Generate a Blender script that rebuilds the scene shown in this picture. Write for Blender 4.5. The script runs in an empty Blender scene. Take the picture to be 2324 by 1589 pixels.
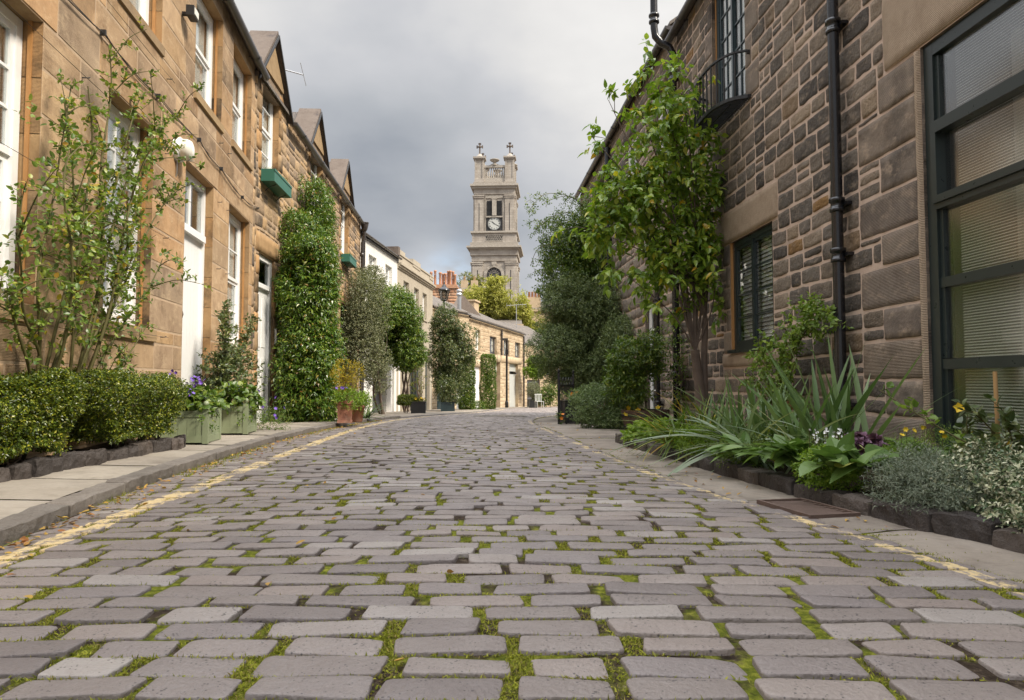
import bpy, math, random
import numpy as np
from mathutils import Vector, Matrix
random.seed(7)
RNG = np.random.default_rng(11)
R = math.radians
scene = bpy.context.scene
col = scene.collection

# ------------------------------------------------------------------ camera
CAMH = 0.70
cam = bpy.data.cameras.new('camera')
cam.sensor_width = 36; cam.lens = 24.0; cam.clip_start = 0.05; cam.clip_end = 3000
camo = bpy.data.objects.new('camera', cam); col.objects.link(camo)
camo.location = (0, 0, CAMH)
camo.rotation_euler = (R(90 + 2.73), 0, 0)
scene.camera = camo

# ------------------------------------------------------------------ world: sky with broken overcast cloud
ZENITH = 7.0
SUN_EL, SUN_AZ = 46, 118        # azimuth clockwise from +Y (the lane's direction): light from the right, a little behind
world = bpy.data.worlds.new('World'); scene.world = world; world.use_nodes = True
nt = world.node_tree; nt.nodes.clear()
def wn(t, **k):
    n = nt.nodes.new(t)
    for a, b in k.items(): setattr(n, a, b)
    return n
out = wn('ShaderNodeOutputWorld'); 
sky = wn('ShaderNodeTexSky', sky_type='NISHITA', sun_disc=False)
sky.sun_elevation = R(SUN_EL); sky.sun_rotation = R(SUN_AZ)
bg1 = wn('ShaderNodeBackground'); bg1.inputs['Strength'].default_value = 0.13
nt.links.new(sky.outputs[0], bg1.inputs[0])
tc = wn('ShaderNodeTexCoord')
sep = wn('ShaderNodeSeparateXYZ'); nt.links.new(tc.outputs['Generated'], sep.inputs[0])
def wmath(op, a, b=None, clamp=False):
    n = wn('ShaderNodeMath', operation=op, use_clamp=clamp)
    for i, v in enumerate((a, b)):
        if v is None: continue
        if isinstance(v, (int, float)): n.inputs[i].default_value = v
        else: nt.links.new(v, n.inputs[i])
    return n.outputs[0]
# flatten the direction onto a cloud layer
zc = wmath('ADD', wmath('MAXIMUM', sep.outputs['Z'], 0.0), 0.32)
cx = wmath('DIVIDE', sep.outputs['X'], zc); cy = wmath('DIVIDE', sep.outputs['Y'], zc)
cmb = wn('ShaderNodeCombineXYZ'); nt.links.new(cx, cmb.inputs[0]); nt.links.new(cy, cmb.inputs[1])
n1 = wn('ShaderNodeTexNoise'); n1.inputs['Scale'].default_value = 1.15; n1.inputs['Detail'].default_value = 6; n1.inputs['Roughness'].default_value = 0.48
nt.links.new(cmb.outputs[0], n1.inputs['Vector'])
n2 = wn('ShaderNodeTexNoise'); n2.inputs['Scale'].default_value = 3.2; n2.inputs['Detail'].default_value = 5; n2.inputs['Roughness'].default_value = 0.5
nt.links.new(cmb.outputs[0], n2.inputs['Vector'])
def wdot(v, sharp):
    """soft patch of the cloud layer round direction v"""
    d = wn('ShaderNodeVectorMath', operation='DOT_PRODUCT'); nt.links.new(tc.outputs['Generated'], d.inputs[0])
    L = math.sqrt(sum(c*c for c in v)); d.inputs[1].default_value = tuple(c/L for c in v)
    return wmath('POWER', wmath('MAXIMUM', d.outputs['Value'], 0.0), sharp)
t = wmath('ADD', wmath('MULTIPLY', n1.outputs[0], 0.70), wmath('MULTIPLY', n2.outputs[0], 0.42))
t = wmath('ADD', t, wmath('MULTIPLY', wdot((0.28, 1, 0.62), 14), 0.30))          # thin bright cloud up on the right
t = wmath('ADD', t, wmath('MULTIPLY', wdot((-0.42, 1, 0.62), 30), 0.16))
t = wmath('SUBTRACT', t, wmath('MULTIPLY', wdot((-0.15, 1, 0.27), 45), 0.34))     # heavy grey bank left of the tower
t = wmath('ADD', t, wmath('MULTIPLY', wdot((-0.13, 1, 0.17), 700), 0.30))
t = wmath('SUBTRACT', t, wmath('MULTIPLY', wmath('LESS_THAN', sep.outputs['Y'], -2.0), 0.0))
cr = wn('ShaderNodeValToRGB'); nt.links.new(t, cr.inputs[0])
e = cr.color_ramp.elements
e[0].position = 0.22; e[0].color = (0.17, 0.187, 0.215, 1)
e[1].position = 0.95; e[1].color = (0.54, 0.53, 0.515, 1)
m = e.new(0.45); m.color = (0.26, 0.272, 0.292, 1)
m = e.new(0.62); m.color = (0.335, 0.34, 0.355, 1)
m = e.new(0.76); m.color = (0.43, 0.425, 0.42, 1)
bg2 = wn('ShaderNodeBackground'); nt.links.new(cr.outputs[0], bg2.inputs[0])
# an overcast sky is several times brighter overhead than low down
zen = wn('ShaderNodeMapRange'); nt.links.new(sep.outputs['Z'], zen.inputs[0])
for i_, q_ in enumerate((0.50, 1.0, 1.0, ZENITH)): zen.inputs[i_+1].default_value = q_
nt.links.new(zen.outputs[0], bg2.inputs['Strength'])
# a small rift of blue low down beside the tower
n3 = wn('ShaderNodeTexNoise'); n3.inputs['Scale'].default_value = 5.0; n3.inputs['Detail'].default_value = 5
nt.links.new(cmb.outputs[0], n3.inputs['Vector'])
rift = wmath('MULTIPLY', wdot((-0.085, 1, 0.150), 1500), wmath('MULTIPLY', wmath('SUBTRACT', n3.outputs[0], 0.38), 4.0, clamp=True), clamp=True)
cover = wmath('SUBTRACT', 1.0, wmath('MULTIPLY', rift, 0.8), clamp=True)
mx = wn('ShaderNodeMixShader'); nt.links.new(cover, mx.inputs[0]); nt.links.new(bg1.outputs[0], mx.inputs[1]); nt.links.new(bg2.outputs[0], mx.inputs[2])
nt.links.new(mx.outputs[0], out.inputs[0])

# ------------------------------------------------------------------ sun (veiled by cloud: soft)
sl = bpy.data.lights.new('sun', 'SUN'); sl.energy = 3.2; sl.angle = R(12); sl.color = (1.0, 0.90, 0.76)
so = bpy.data.objects.new('sun', sl); col.objects.link(so)
sd = Vector((math.sin(R(SUN_AZ))*math.cos(R(SUN_EL)), math.cos(R(SUN_AZ))*math.cos(R(SUN_EL)), math.sin(R(SUN_EL))))
so.rotation_euler = (-sd).to_track_quat('-Z', 'Y').to_euler(); so.location = sd*50

vs = scene.view_settings
vs.view_transform = 'Standard'; vs.look = 'None'; vs.gamma = 1; vs.use_curve_mapping = False; vs.exposure = 0.88
scene.render.engine = 'CYCLES'
scene.cycles.max_bounces = 6; scene.cycles.transparent_max_bounces = 8

# ------------------------------------------------------------------ object helpers
def tag(o, label=None, cat=None, group=None, kind=None):
    if label: o['label'] = label
    if cat: o['category'] = cat
    if group: o['group'] = group
    if kind: o['kind'] = kind
    return o
def empty(name, loc=(0,0,0), rz=0.0):
    o = bpy.data.objects.new(name, None); col.objects.link(o)
    o.location = loc; o.rotation_euler = (0,0,rz); o.empty_display_size = 0.2
    return o
def link(name, me, parent=None, loc=None):
    o = bpy.data.objects.new(name, me); col.objects.link(o)
    if parent is not None: o.parent = parent
    if loc is not None: o.location = loc
    return o
def np_mesh(name, V, F, mats, smooth=False, mi=None):
    """V (n,3), F (m,k) -> mesh"""
    V = np.asarray(V, np.float32); F = np.asarray(F, np.int32)
    me = bpy.data.meshes.new(name)
    m, k = F.shape
    me.vertices.add(len(V)); me.vertices.foreach_set('co', V.ravel())
    me.loops.add(m*k); me.loops.foreach_set('vertex_index', F.ravel())
    me.polygons.add(m); me.polygons.foreach_set('loop_start', np.arange(0, m*k, k, dtype=np.int32))
    me.polygons.foreach_set('loop_total', np.full(m, k, np.int32))
    me.polygons.foreach_set('use_smooth', np.full(m, smooth, bool))
    if mi is not None: me.polygons.foreach_set('material_index', np.asarray(mi, np.int32))
    for mt in (mats if isinstance(mats, (list, tuple)) else [mats]): me.materials.append(mt)
    me.update(calc_edges=True); me.validate()
    return me
class MB:
    """collects simple shapes into one mesh"""
    def __init__(s): s.v = []; s.f = []; s.m = []; s.sm = []
    def add(s, vs, fs, mi=0, smooth=False):
        b = len(s.v); s.v += [tuple(v) for v in vs]
        s.f += [tuple(b+i for i in f) for f in fs]; s.m += [mi]*len(fs); s.sm += [smooth]*len(fs)
    def box(s, x0, x1, y0, y1, z0, z1, mi=0):
        if x1 < x0: x0, x1 = x1, x0
        if y1 < y0: y0, y1 = y1, y0
        s.add([(x0,y0,z0),(x1,y0,z0),(x1,y1,z0),(x0,y1,z0),(x0,y0,z1),(x1,y0,z1),(x1,y1,z1),(x0,y1,z1)],
              [(0,3,2,1),(4,5,6,7),(0,1,5,4),(1,2,6,5),(2,3,7,6),(3,0,4,7)], mi)
    def prism(s, poly, axis, a, b, mi=0):
        """poly: 2D outline in the two axes other than `axis`, extruded from a to b"""
        n = len(poly)
        def mk(p, t):
            if axis == 'x': return (t, p[0], p[1])
            if axis == 'y': return (p[0], t, p[1])
            return (p[0], p[1], t)
        vs_ = [mk(p, a) for p in poly] + [mk(p, b) for p in poly]
        s.add(vs_, [tuple(range(n))[::-1], tuple(range(n, 2*n))] + [(i, (i+1) % n, n+(i+1) % n, n+i) for i in range(n)], mi)
    def tube(s, pts, r, n=8, mi=0, caps=True, smooth=True):
        pts = [Vector(p) for p in pts]; rs = r if isinstance(r, (list, tuple)) else [r]*len(pts)
        rings = []; prev = None
        for i, p in enumerate(pts):
            t = (pts[min(i+1, len(pts)-1)] - pts[max(i-1, 0)])
            t = t.normalized() if t.length > 1e-9 else Vector((0,0,1))
            if prev is None:
                a = Vector((0,0,1)) if abs(t.z) < 0.9 else Vector((1,0,0))
                u = t.cross(a).normalized()
            else:
                u = (prev - t*prev.dot(t)); u = u.normalized() if u.length > 1e-6 else t.orthogonal().normalized()
            prev = u; w = t.cross(u)
            rings.append([p + (u*math.cos(2*math.pi*k/n) + w*math.sin(2*math.pi*k/n))*rs[i] for k in range(n)])
        vs_ = [v for g_ in rings for v in g_]; fs = []
        for i in range(len(pts)-1):
            for k in range(n): fs.append((i*n+k, i*n+(k+1) % n, (i+1)*n+(k+1) % n, (i+1)*n+k))
        s.add(vs_, fs, mi, smooth)
        if caps: s.add(rings[0], [tuple(range(n))[::-1]], mi); s.add(rings[-1], [tuple(range(n))], mi)
    def lathe(s, prof, c=(0,0,0), n=16, mi=0, smooth=True, rot=0.0):
        vs_ = []; fs = []
        for r_, z_ in prof:
            for k in range(n): a = 2*math.pi*k/n + rot; vs_.append((c[0]+r_*math.cos(a), c[1]+r_*math.sin(a), c[2]+z_))
        for i in range(len(prof)-1):
            for k in range(n): fs.append((i*n+k, i*n+(k+1) % n, (i+1)*n+(k+1) % n, (i+1)*n+k))
        fs.append(tuple(range(n))[::-1]); fs.append(tuple((len(prof)-1)*n+k for k in range(n)))
        s.add(vs_, fs, mi, smooth)
    def build(s, name, mats, parent=None, loc=None, base=None):
        me = bpy.data.meshes.new(name)
        v = s.v if base is None else [(a[0]-base[0], a[1]-base[1], a[2]-base[2]) for a in s.v]
        me.from_pydata(v, [], s.f)
        for mt in (mats if isinstance(mats, (list, tuple)) else [mats]): me.materials.append(mt)
        me.polygons.foreach_set('material_index', s.m); me.polygons.foreach_set('use_smooth', s.sm)
        me.update(); me.validate()
        return link(name, me, parent, base if base is not None else loc)

def interp(x, pts):
    return np.interp(x, [p[0] for p in pts], [p[1] for p in pts])
def smoothpts(pts):
    """densify (t, v) points with Catmull-Rom so that kerbs curve"""
    o_ = []
    for i in range(len(pts)-1):
        p0 = pts[max(i-1, 0)]; p1 = pts[i]; p2 = pts[i+1]; p3 = pts[min(i+2, len(pts)-1)]
        for k in range(8):
            u = k/8; t_ = p1[0] + (p2[0]-p1[0])*u
            m1 = (p2[1]-p0[1])/(p2[0]-p0[0]+1e-9)*(p2[0]-p1[0]); m2 = (p3[1]-p1[1])/(p3[0]-p1[0]+1e-9)*(p2[0]-p1[0])
            h = (2*u**3-3*u*u+1)*p1[1] + (u**3-2*u*u+u)*m1 + (-2*u**3+3*u*u)*p2[1] + (u**3-u*u)*m2
            o_.append((t_, h))
    o_.append(pts[-1]); return o_
def g(Y):
    """fall of the lane away from the camera"""
    Y = np.asarray(Y, float)
    return np.where(Y < 7, 0.0, np.where(Y < 11, -0.027*(Y-7)**2/8, -0.027*(Y-9)))
def at(x, y, Y):
    """point at depth Y seen at (x, y) of a 2324-wide view"""
    return ((x-1162)/1550*Y, Y, CAMH + (868-y)/1550*Y)

_lat = RNG.random((64, 64, 64)).astype(np.float32)
def vnoise(P, sc=1.0):
    """smooth value noise in -1..1 at points P (n,3)"""
    p = np.asarray(P, float)*sc + 1000.3
    i = np.floor(p).astype(int); f = p - i; f = f*f*(3-2*f); o_ = 0
    for dx in (0, 1):
        for dy in (0, 1):
            for dz in (0, 1):
                w = (f[:,0] if dx else 1-f[:,0])*(f[:,1] if dy else 1-f[:,1])*(f[:,2] if dz else 1-f[:,2])
                o_ = o_ + w*_lat[(i[:,0]+dx) % 64, (i[:,1]+dy) % 64, (i[:,2]+dz) % 64]
    return o_*2-1

# ------------------------------------------------------------------ materials
class NT:
    def __init__(s, name):
        s.m = bpy.data.materials.new(name); s.m.use_nodes = True; s.t = s.m.node_tree; s.t.nodes.clear()
        s.out = s.n('ShaderNodeOutputMaterial'); s.p = s.n('ShaderNodeBsdfPrincipled')
        s.t.links.new(s.p.outputs[0], s.out.inputs[0])
        s._tc = None
    def n(s, t, **k):
        x = s.t.nodes.new(t)
        for a, b in k.items(): setattr(x, a, b)
        return x
    def set(s, sock, v):
        if isinstance(v, bpy.types.NodeSocket): s.t.links.new(v, sock)
        elif v is not None:
            try: sock.default_value = v
            except Exception: sock.default_value = (*v, 1)
    def P(s, **k):
        for a, b in k.items(): s.set(s.p.inputs[a.replace('_', ' ')], b)
    def coord(s):
        if s._tc is None: s._tc = s.n('ShaderNodeTexCoord')
        return s._tc.outputs['Object']
    def noise(s, scale, detail=4, rough=0.55, vec=None, dist=0.0):
        x = s.n('ShaderNodeTexNoise'); x.inputs['Scale'].default_value = scale; x.inputs['Detail'].default_value = detail
        x.inputs['Roughness'].default_value = rough; x.inputs['Distortion'].default_value = dist
        s.t.links.new(vec or s.coord(), x.inputs['Vector']); return x.outputs['Fac']
    def scaled(s, sx, sy, sz):
        x = s.n('ShaderNodeMapping'); s.t.links.new(s.coord(), x.inputs[0]); x.inputs['Scale'].default_value = (sx, sy, sz); return x.outputs[0]
    def island(s): return s.n('ShaderNodeNewGeometry').outputs['Random Per Island']
    def ramp(s, fac, stops, interp_='LINEAR'):
        x = s.n('ShaderNodeValToRGB'); x.color_ramp.interpolation = interp_; e_ = x.color_ramp.elements
        s.set(x.inputs[0], fac)
        while len(e_) > 1: e_.remove(e_[-1])
        e_[0].position = stops[0][0]; e_[0].color = (*stops[0][1], 1)
        for p_, c_ in stops[1:]: q = e_.new(p_); q.color = (*c_, 1)
        return x.outputs[0]
    def mix(s, fac, a, b, mode='MIX'):
        x = s.n('ShaderNodeMix', data_type='RGBA', blend_type=mode)
        s.set(x.inputs[0], fac); s.set(x.inputs[6], a if not isinstance(a, tuple) else (*a, 1)); s.set(x.inputs[7], b if not isinstance(b, tuple) else (*b, 1))
        return x.outputs[2]
    def math(s, op, a, b=None, clamp=False):
        x = s.n('ShaderNodeMath', operation=op, use_clamp=clamp); s.set(x.inputs[0], a)
        if b is not None: s.set(x.inputs[1], b)
        return x.outputs[0]
    def mr(s, v, a, b, c=0.0, d=1.0):
        x = s.n('ShaderNodeMapRange'); s.set(x.inputs[0], v)
        for i, q in enumerate((a, b, c, d)): x.inputs[i+1].default_value = q
        return x.outputs[0]
    def bump(s, h, strength=0.5, dist=0.01):
        x = s.n('ShaderNodeBump'); s.set(x.inputs['Height'], h); x.inputs['Strength'].default_value = strength; x.inputs['Distance'].default_value = dist
        s.t.links.new(x.outputs[0], s.p.inputs['Normal'])

def stone_mat(name, stops, soot=(0.05,0.045,0.04), soot_lo=0.55, soot_hi=0.75, soot_amt=0.8, rough=0.9, tool=0.0, var=0.35, bs=0.5, bd=0.012, sootscale=0.9, fine=45, tool_scale=38, soot_scale_xyz=(1,1,1), hi=None, hi_amt=0.7, hi_scale=11, hi_lo=0.52, hi_hi=0.68, mott=0.4, mott_scale=5):
    """stops colour single stones; soot darkens weathered patches; tool = strength of horizontal chisel lines"""
    a = NT(name); isl = a.island()
    c = a.ramp(isl, stops)
    mid = a.noise(3.5, 6, 0.6); fi = a.noise(fine, 5, 0.65)
    c = a.mix(a.mr(mid, 0.3, 0.7, 0.0, var), c, a.mix(1.0, c, (0.55,0.5,0.45), 'MULTIPLY'))
    c = a.mix(a.mr(fi, 0.35, 0.75, 0.0, 0.35), c, a.mix(1.0, c, (1.4,1.38,1.3), 'MULTIPLY'))
    big = a.noise(sootscale, 8, 0.68, vec=a.scaled(*soot_scale_xyz))
    sf = a.math('ADD', big, a.math('MULTIPLY', a.math('SUBTRACT', a.math('FRACT', a.math('MULTIPLY', isl, 17.3)), 0.5), 0.22))
    sf = a.mr(sf, soot_lo, soot_hi, 0.0, soot_amt)
    c = a.mix(sf, c, soot)
    c = a.mix(a.mr(a.noise(mott_scale, 9, 0.75, vec=a.scaled(1,1,0.7), dist=0.4), 0.50, 0.68, 0.0, mott), c, a.mix(1.0, c, (0.42,0.36,0.32), 'MULTIPLY'))
    if hi: c = a.mix(a.mr(a.noise(hi_scale, 9, 0.72, vec=a.scaled(0.8,1,1.3)), hi_lo, hi_hi, 0.0, hi_amt), c, hi)
    h = a.math('ADD', a.math('MULTIPLY', a.noise(14, 8, 0.68), 0.7), a.math('MULTIPLY', fi, 0.4))
    if tool:
        w = a.n('ShaderNodeTexWave', wave_type='BANDS', bands_direction='Z'); a.t.links.new(a.coord(), w.inputs[0])
        w.inputs['Scale'].default_value = tool_scale; w.inputs['Distortion'].default_value = 1.6; w.inputs['Detail'].default_value = 2; w.inputs['Detail Scale'].default_value = 1.5
        msk = a.math('GREATER_THAN', a.math('FRACT', a.math('MULTIPLY', isl, 7.7)), 1-tool)
        h = a.math('ADD', h, a.math('MULTIPLY', a.math('MULTIPLY', w.outputs['Fac'], msk), 0.35))
        c = a.mix(a.math('MULTIPLY', a.math('MULTIPLY', a.math('SUBTRACT', 1.0, w.outputs['Fac']), msk), 0.30), c, a.mix(1.0, c, (0.45,0.42,0.4), 'MULTIPLY'))
    a.bump(h, bs, bd); a.P(Base_Color=c, Roughness=rough); a.p.inputs['Specular IOR Level'].default_value = 0.25
    return a.m
def plain(name, c, rough=0.6, var=0.12, scale=6, bump=0.0, metal=0.0, spec=0.5, dirt=None, dirt_amt=0.4, fine=0.0):
    a = NT(name); c2 = a.mix(a.mr(a.noise(scale, 5, 0.6), 0.3, 0.7, 0.0, var*2), c, tuple(x*0.6 for x in c))
    if dirt: c2 = a.mix(a.mr(a.noise(scale*0.4, 8, 0.7), 0.5, 0.75, 0.0, dirt_amt), c2, dirt)
    a.P(Base_Color=c2, Roughness=a.mr(a.noise(scale*3, 3), 0.2, 0.8, rough*0.85, min(1, rough*1.15)), Metallic=metal)
    a.p.inputs['Specular IOR Level'].default_value = spec
    if bump: a.bump(a.noise(scale*8, 5, 0.6), bump, 0.006)
    return a.m
def leaf_mat(name, stops, trans=0.25, rough=0.42, spec=0.45, clump=0.0, clump_c=(0.1,0.12,0.02), cs=2.5):
    a = NT(name); c = a.ramp(a.island(), stops)
    if clump: c = a.mix(a.mr(a.noise(cs, 2), 0.45, 0.65, 0.0, clump), c, clump_c)
    a.P(Base_Color=c, Roughness=rough); a.p.inputs['Specular IOR Level'].default_value = spec
    tr = a.n('ShaderNodeBsdfTranslucent'); a.t.links.new(a.mix(1.0, c, (1.5,1.6,0.8), 'MULTIPLY'), tr.inputs[0])
    mx_ = a.n('ShaderNodeMixShader'); mx_.inputs[0].default_value = trans
    a.t.links.new(a.p.outputs[0], mx_.inputs[1]); a.t.links.new(tr.outputs[0], mx_.inputs[2]); a.t.links.new(mx_.outputs[0], a.out.inputs[0])
    return a.m
def glass_mat(name, tint=(0.9,0.92,0.92), refl=0.05):
    """window pane: clear, with mirror-like reflection rising at grazing angles"""
    a = NT(name); a.t.nodes.remove(a.p)
    tr = a.n('ShaderNodeBsdfTransparent'); tr.inputs[0].default_value = (*tint, 1)
    gl = a.n('ShaderNodeBsdfGlossy'); gl.inputs['Roughness'].default_value = 0.02; gl.inputs[0].default_value = (1,1,1,1)
    lw = a.n('ShaderNodeLayerWeight'); lw.inputs[0].default_value = 0.16
    f = a.mr(lw.outputs['Fresnel'], 0.0, 1.0, refl, 0.55)
    mx_ = a.n('ShaderNodeMixShader'); a.t.links.new(f, mx_.inputs[0]); a.t.links.new(tr.outputs[0], mx_.inputs[1]); a.t.links.new(gl.outputs[0], mx_.inputs[2])
    a.t.links.new(mx_.outputs[0], a.out.inputs[0]); return a.m

M = {}
M['ashlar'] = stone_mat('ashlar_sandstone', [(0,(0.46,0.29,0.155)),(0.2,(0.50,0.33,0.18)),(0.4,(0.46,0.325,0.20)),(0.55,(0.51,0.355,0.21)),(0.7,(0.44,0.31,0.195)),(0.85,(0.40,0.30,0.205)),(1,(0.51,0.34,0.18))],
    soot=(0.10,0.072,0.05), soot_lo=0.50, soot_hi=0.74, soot_amt=0.8, tool=0.6, var=0.6, bs=0.55, sootscale=0.8, fine=55, tool_scale=30, soot_scale_xyz=(0.8,1,1.2), hi=(0.62,0.47,0.30), hi_amt=0.6, hi_scale=4.5, mott=0.65, mott_scale=3.2)
M['dressed'] = stone_mat('dressed_sandstone', [(0,(0.42,0.25,0.115)),(0.5,(0.38,0.25,0.13)),(1,(0.34,0.24,0.14))],
    soot=(0.035,0.028,0.022), soot_lo=0.50, soot_hi=0.68, soot_amt=0.9, tool=0.5, var=0.5, bs=0.5, sootscale=1.4, tool_scale=32)
M['sill'] = stone_mat('sill_sandstone', [(0,(0.34,0.24,0.13)),(1,(0.30,0.21,0.12))], soot_lo=0.6, soot_hi=0.85, soot_amt=0.7, tool=0.0)
M['rubble_l'] = stone_mat('golden_rubble', [(0,(0.40,0.27,0.15)),(0.25,(0.46,0.31,0.165)),(0.45,(0.36,0.26,0.17)),(0.6,(0.22,0.17,0.125)),(0.75,(0.45,0.32,0.19)),(0.9,(0.30,0.22,0.15)),(1,(0.12,0.10,0.085))],
    soot_lo=0.50, soot_hi=0.66, soot_amt=0.9, bs=0.9, bd=0.025, sootscale=1.1, hi=(0.56,0.40,0.24), hi_amt=0.5, hi_scale=8)
M['mortar_l'] = plain('lime_mortar_warm', (0.46,0.34,0.23), 0.95, 0.25, 8, 0.5, spec=0.2, dirt=(0.12,0.09,0.06))
M['rubble_r'] = stone_mat('dark_rubble', [(0,(0.10,0.088,0.078)),(0.2,(0.19,0.165,0.14)),(0.35,(0.12,0.105,0.093)),(0.5,(0.27,0.225,0.18)),(0.63,(0.15,0.13,0.112)),(0.78,(0.33,0.265,0.20)),(0.88,(0.21,0.175,0.14)),(0.925,(0.33,0.20,0.085)),(0.96,(0.29,0.17,0.07)),(0.975,(0.33,0.26,0.19)),(1,(0.36,0.28,0.2))],
    soot=(0.045,0.040,0.036), soot_lo=0.49, soot_hi=0.68, soot_amt=0.6, bs=1.0, bd=0.055, sootscale=1.6, var=0.6, fine=38, hi=(0.36,0.285,0.21), hi_amt=0.65, hi_scale=9)
M['block_r'] = stone_mat('tooled_dark_stone', [(0,(0.19,0.155,0.13)),(0.4,(0.26,0.215,0.175)),(0.7,(0.21,0.17,0.135)),(1,(0.31,0.25,0.19))],
    soot=(0.055,0.048,0.043), soot_lo=0.46, soot_hi=0.66, soot_amt=0.8, hi=(0.40,0.31,0.23), hi_amt=0.75, hi_scale=6, tool=0.8, bs=0.7, bd=0.016, sootscale=1.1, var=0.5, tool_scale=26)
M['lintel_r'] = stone_mat('pale_tooled_lintel', [(0,(0.44,0.345,0.255)),(1,(0.40,0.31,0.225))], soot_lo=0.7, soot_hi=0.95, soot_amt=0.5, tool=1.0, bs=0.9, bd=0.014, tool_scale=24)
M['mortar_r'] = plain('pink_lime_mortar', (0.56,0.43,0.345), 0.95, 0.2, 6, 0.7, spec=0.2, dirt=(0.15,0.11,0.085), dirt_amt=0.5)
M['grey_rubble'] = stone_mat('grey_brown_rubble', [(0,(0.15,0.13,0.11)),(0.4,(0.26,0.22,0.18)),(0.7,(0.19,0.16,0.135)),(1,(0.33,0.27,0.20))],
    soot_lo=0.5, soot_hi=0.7, soot_amt=0.7, bs=0.9, bd=0.03, hi=(0.42,0.33,0.24), hi_amt=0.6)
M['cream_stone'] = stone_mat('cream_ashlar', [(0,(0.50,0.385,0.25)),(0.4,(0.56,0.45,0.31)),(0.7,(0.46,0.35,0.23)),(1,(0.38,0.28,0.18))],
    soot=(0.12,0.09,0.06), soot_lo=0.56, soot_hi=0.8, soot_amt=0.6, bs=0.4, bd=0.02, sootscale=0.5, fine=14)
M['mortar_c'] = plain('pale_mortar', (0.50,0.40,0.28), 0.95, 0.2, 3, 0.3, spec=0.2)
M['harl'] = plain('white_painted_render', (0.74,0.72,0.68), 0.8, 0.08, 2.0, 0.4, spec=0.3, dirt=(0.42,0.38,0.32), dirt_amt=0.35)
M['harl_c'] = plain('drab_cream_render', (0.42,0.37,0.29), 0.85, 0.12, 1.5, 0.35, spec=0.25, dirt=(0.22,0.18,0.13), dirt_amt=0.5)
M['white'] = plain('white_gloss_paint', (0.80,0.80,0.79), 0.35, 0.04, 4, 0.0, dirt=(0.6,0.57,0.52), dirt_amt=0.2)
M['ltgrey'] = plain('pale_grey_paint', (0.50,0.51,0.48), 0.4, 0.05, 3)
M['dkgrey'] = plain('slate_grey_paint', (0.085,0.085,0.095), 0.5, 0.06, 3)
M['dkgreen'] = plain('dark_green_grey_paint', (0.021,0.030,0.029), 0.3, 0.1, 5, spec=0.5)
M['teal'] = plain('dark_teal_paint', (0.022,0.040,0.046), 0.3, 0.1, 5)
M['orangewood'] = plain('varnished_pine_strip', (0.42,0.21,0.07), 0.5, 0.2, 9)
M['black'] = plain('black_gloss_iron', (0.012,0.012,0.014), 0.25, 0.1, 8, 0.1, spec=0.6)
M['iron'] = plain('dull_black_iron', (0.02,0.02,0.021), 0.5, 0.2, 10, 0.15)
M['gutter'] = plain('dark_brown_cast_iron', (0.05,0.043,0.04), 0.32, 0.2, 10, 0.1, spec=0.6)
M['tin'] = plain('galvanised_flue_metal', (0.55,0.56,0.57), 0.3, 0.1, 5, metal=0.8)
M['alu'] = plain('aerial_aluminium', (0.5,0.5,0.5), 0.4, 0.1, 5, metal=0.6)
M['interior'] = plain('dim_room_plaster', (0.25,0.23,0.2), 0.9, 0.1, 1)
M['curtain'] = plain('off_white_curtain', (0.78,0.76,0.72), 0.9, 0.05, 2)
M['blind'] = plain('grey_blind_slat', (0.80,0.78,0.72), 0.6, 0.08, 2)
M['glass'] = glass_mat('window_glass')
M['glass_dark'] = glass_mat('old_window_glass', (0.55,0.6,0.6), 0.12)
def reeded_mat():
    a = NT('reeded_glass'); a.t.nodes.remove(a.p); tr = a.n('ShaderNodeBsdfTransparent'); tr.inputs[0].default_value = (0.92,0.93,0.92,1)
    gl = a.n('ShaderNodeBsdfGlossy'); gl.inputs['Roughness'].default_value = 0.14
    w = a.n('ShaderNodeTexWave', wave_type='BANDS', bands_direction='Z'); a.t.links.new(a.coord(), w.inputs[0]); w.inputs['Scale'].default_value = 7.7
    b_ = a.n('ShaderNodeBump'); b_.inputs['Strength'].default_value = 0.05; b_.inputs['Distance'].default_value = 0.001; a.t.links.new(w.outputs['Fac'], b_.inputs['Height']); a.t.links.new(b_.outputs[0], gl.inputs['Normal'])
    lw = a.n('ShaderNodeLayerWeight'); lw.inputs[0].default_value = 0.3; mx_ = a.n('ShaderNodeMixShader'); a.t.links.new(a.mr(lw.outputs['Fresnel'], 0.0, 0.6, 0.09, 0.45), mx_.inputs[0])
    a.t.links.new(tr.outputs[0], mx_.inputs[1]); a.t.links.new(gl.outputs[0], mx_.inputs[2]); a.t.links.new(mx_.outputs[0], a.out.inputs[0]); return a.m
M['reeded'] = reeded_mat()
M['slate'] = None
def slate_mat():
    a = NT('roof_slate'); b = a.n('ShaderNodeTexBrick'); a.t.links.new(a.coord(), b.inputs[0])
    b.inputs['Scale'].default_value = 4.0; b.inputs['Mortar Size'].default_value = 0.02; b.inputs['Color1'].default_value = (0.10,0.085,0.075,1); b.inputs['Color2'].default_value = (0.17,0.14,0.115,1); b.inputs['Mortar'].default_value = (0.03,0.03,0.03,1)
    c = a.mix(a.mr(a.noise(3, 6), 0.45, 0.7, 0, 0.6), b.outputs[0], (0.19,0.165,0.13)); a.P(Base_Color=c, Roughness=0.8); a.bump(a.noise(20, 5), 0.6, 0.02); return a.m
M['slate'] = slate_mat()
M['lichen'] = stone_mat('lichened_skew_stone', [(0,(0.13,0.105,0.095)),(1,(0.17,0.14,0.115))], soot=(0.06,0.05,0.05), soot_lo=0.5, soot_hi=0.6, bs=0.9, sootscale=3, var=0.4, fine=18)
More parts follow.
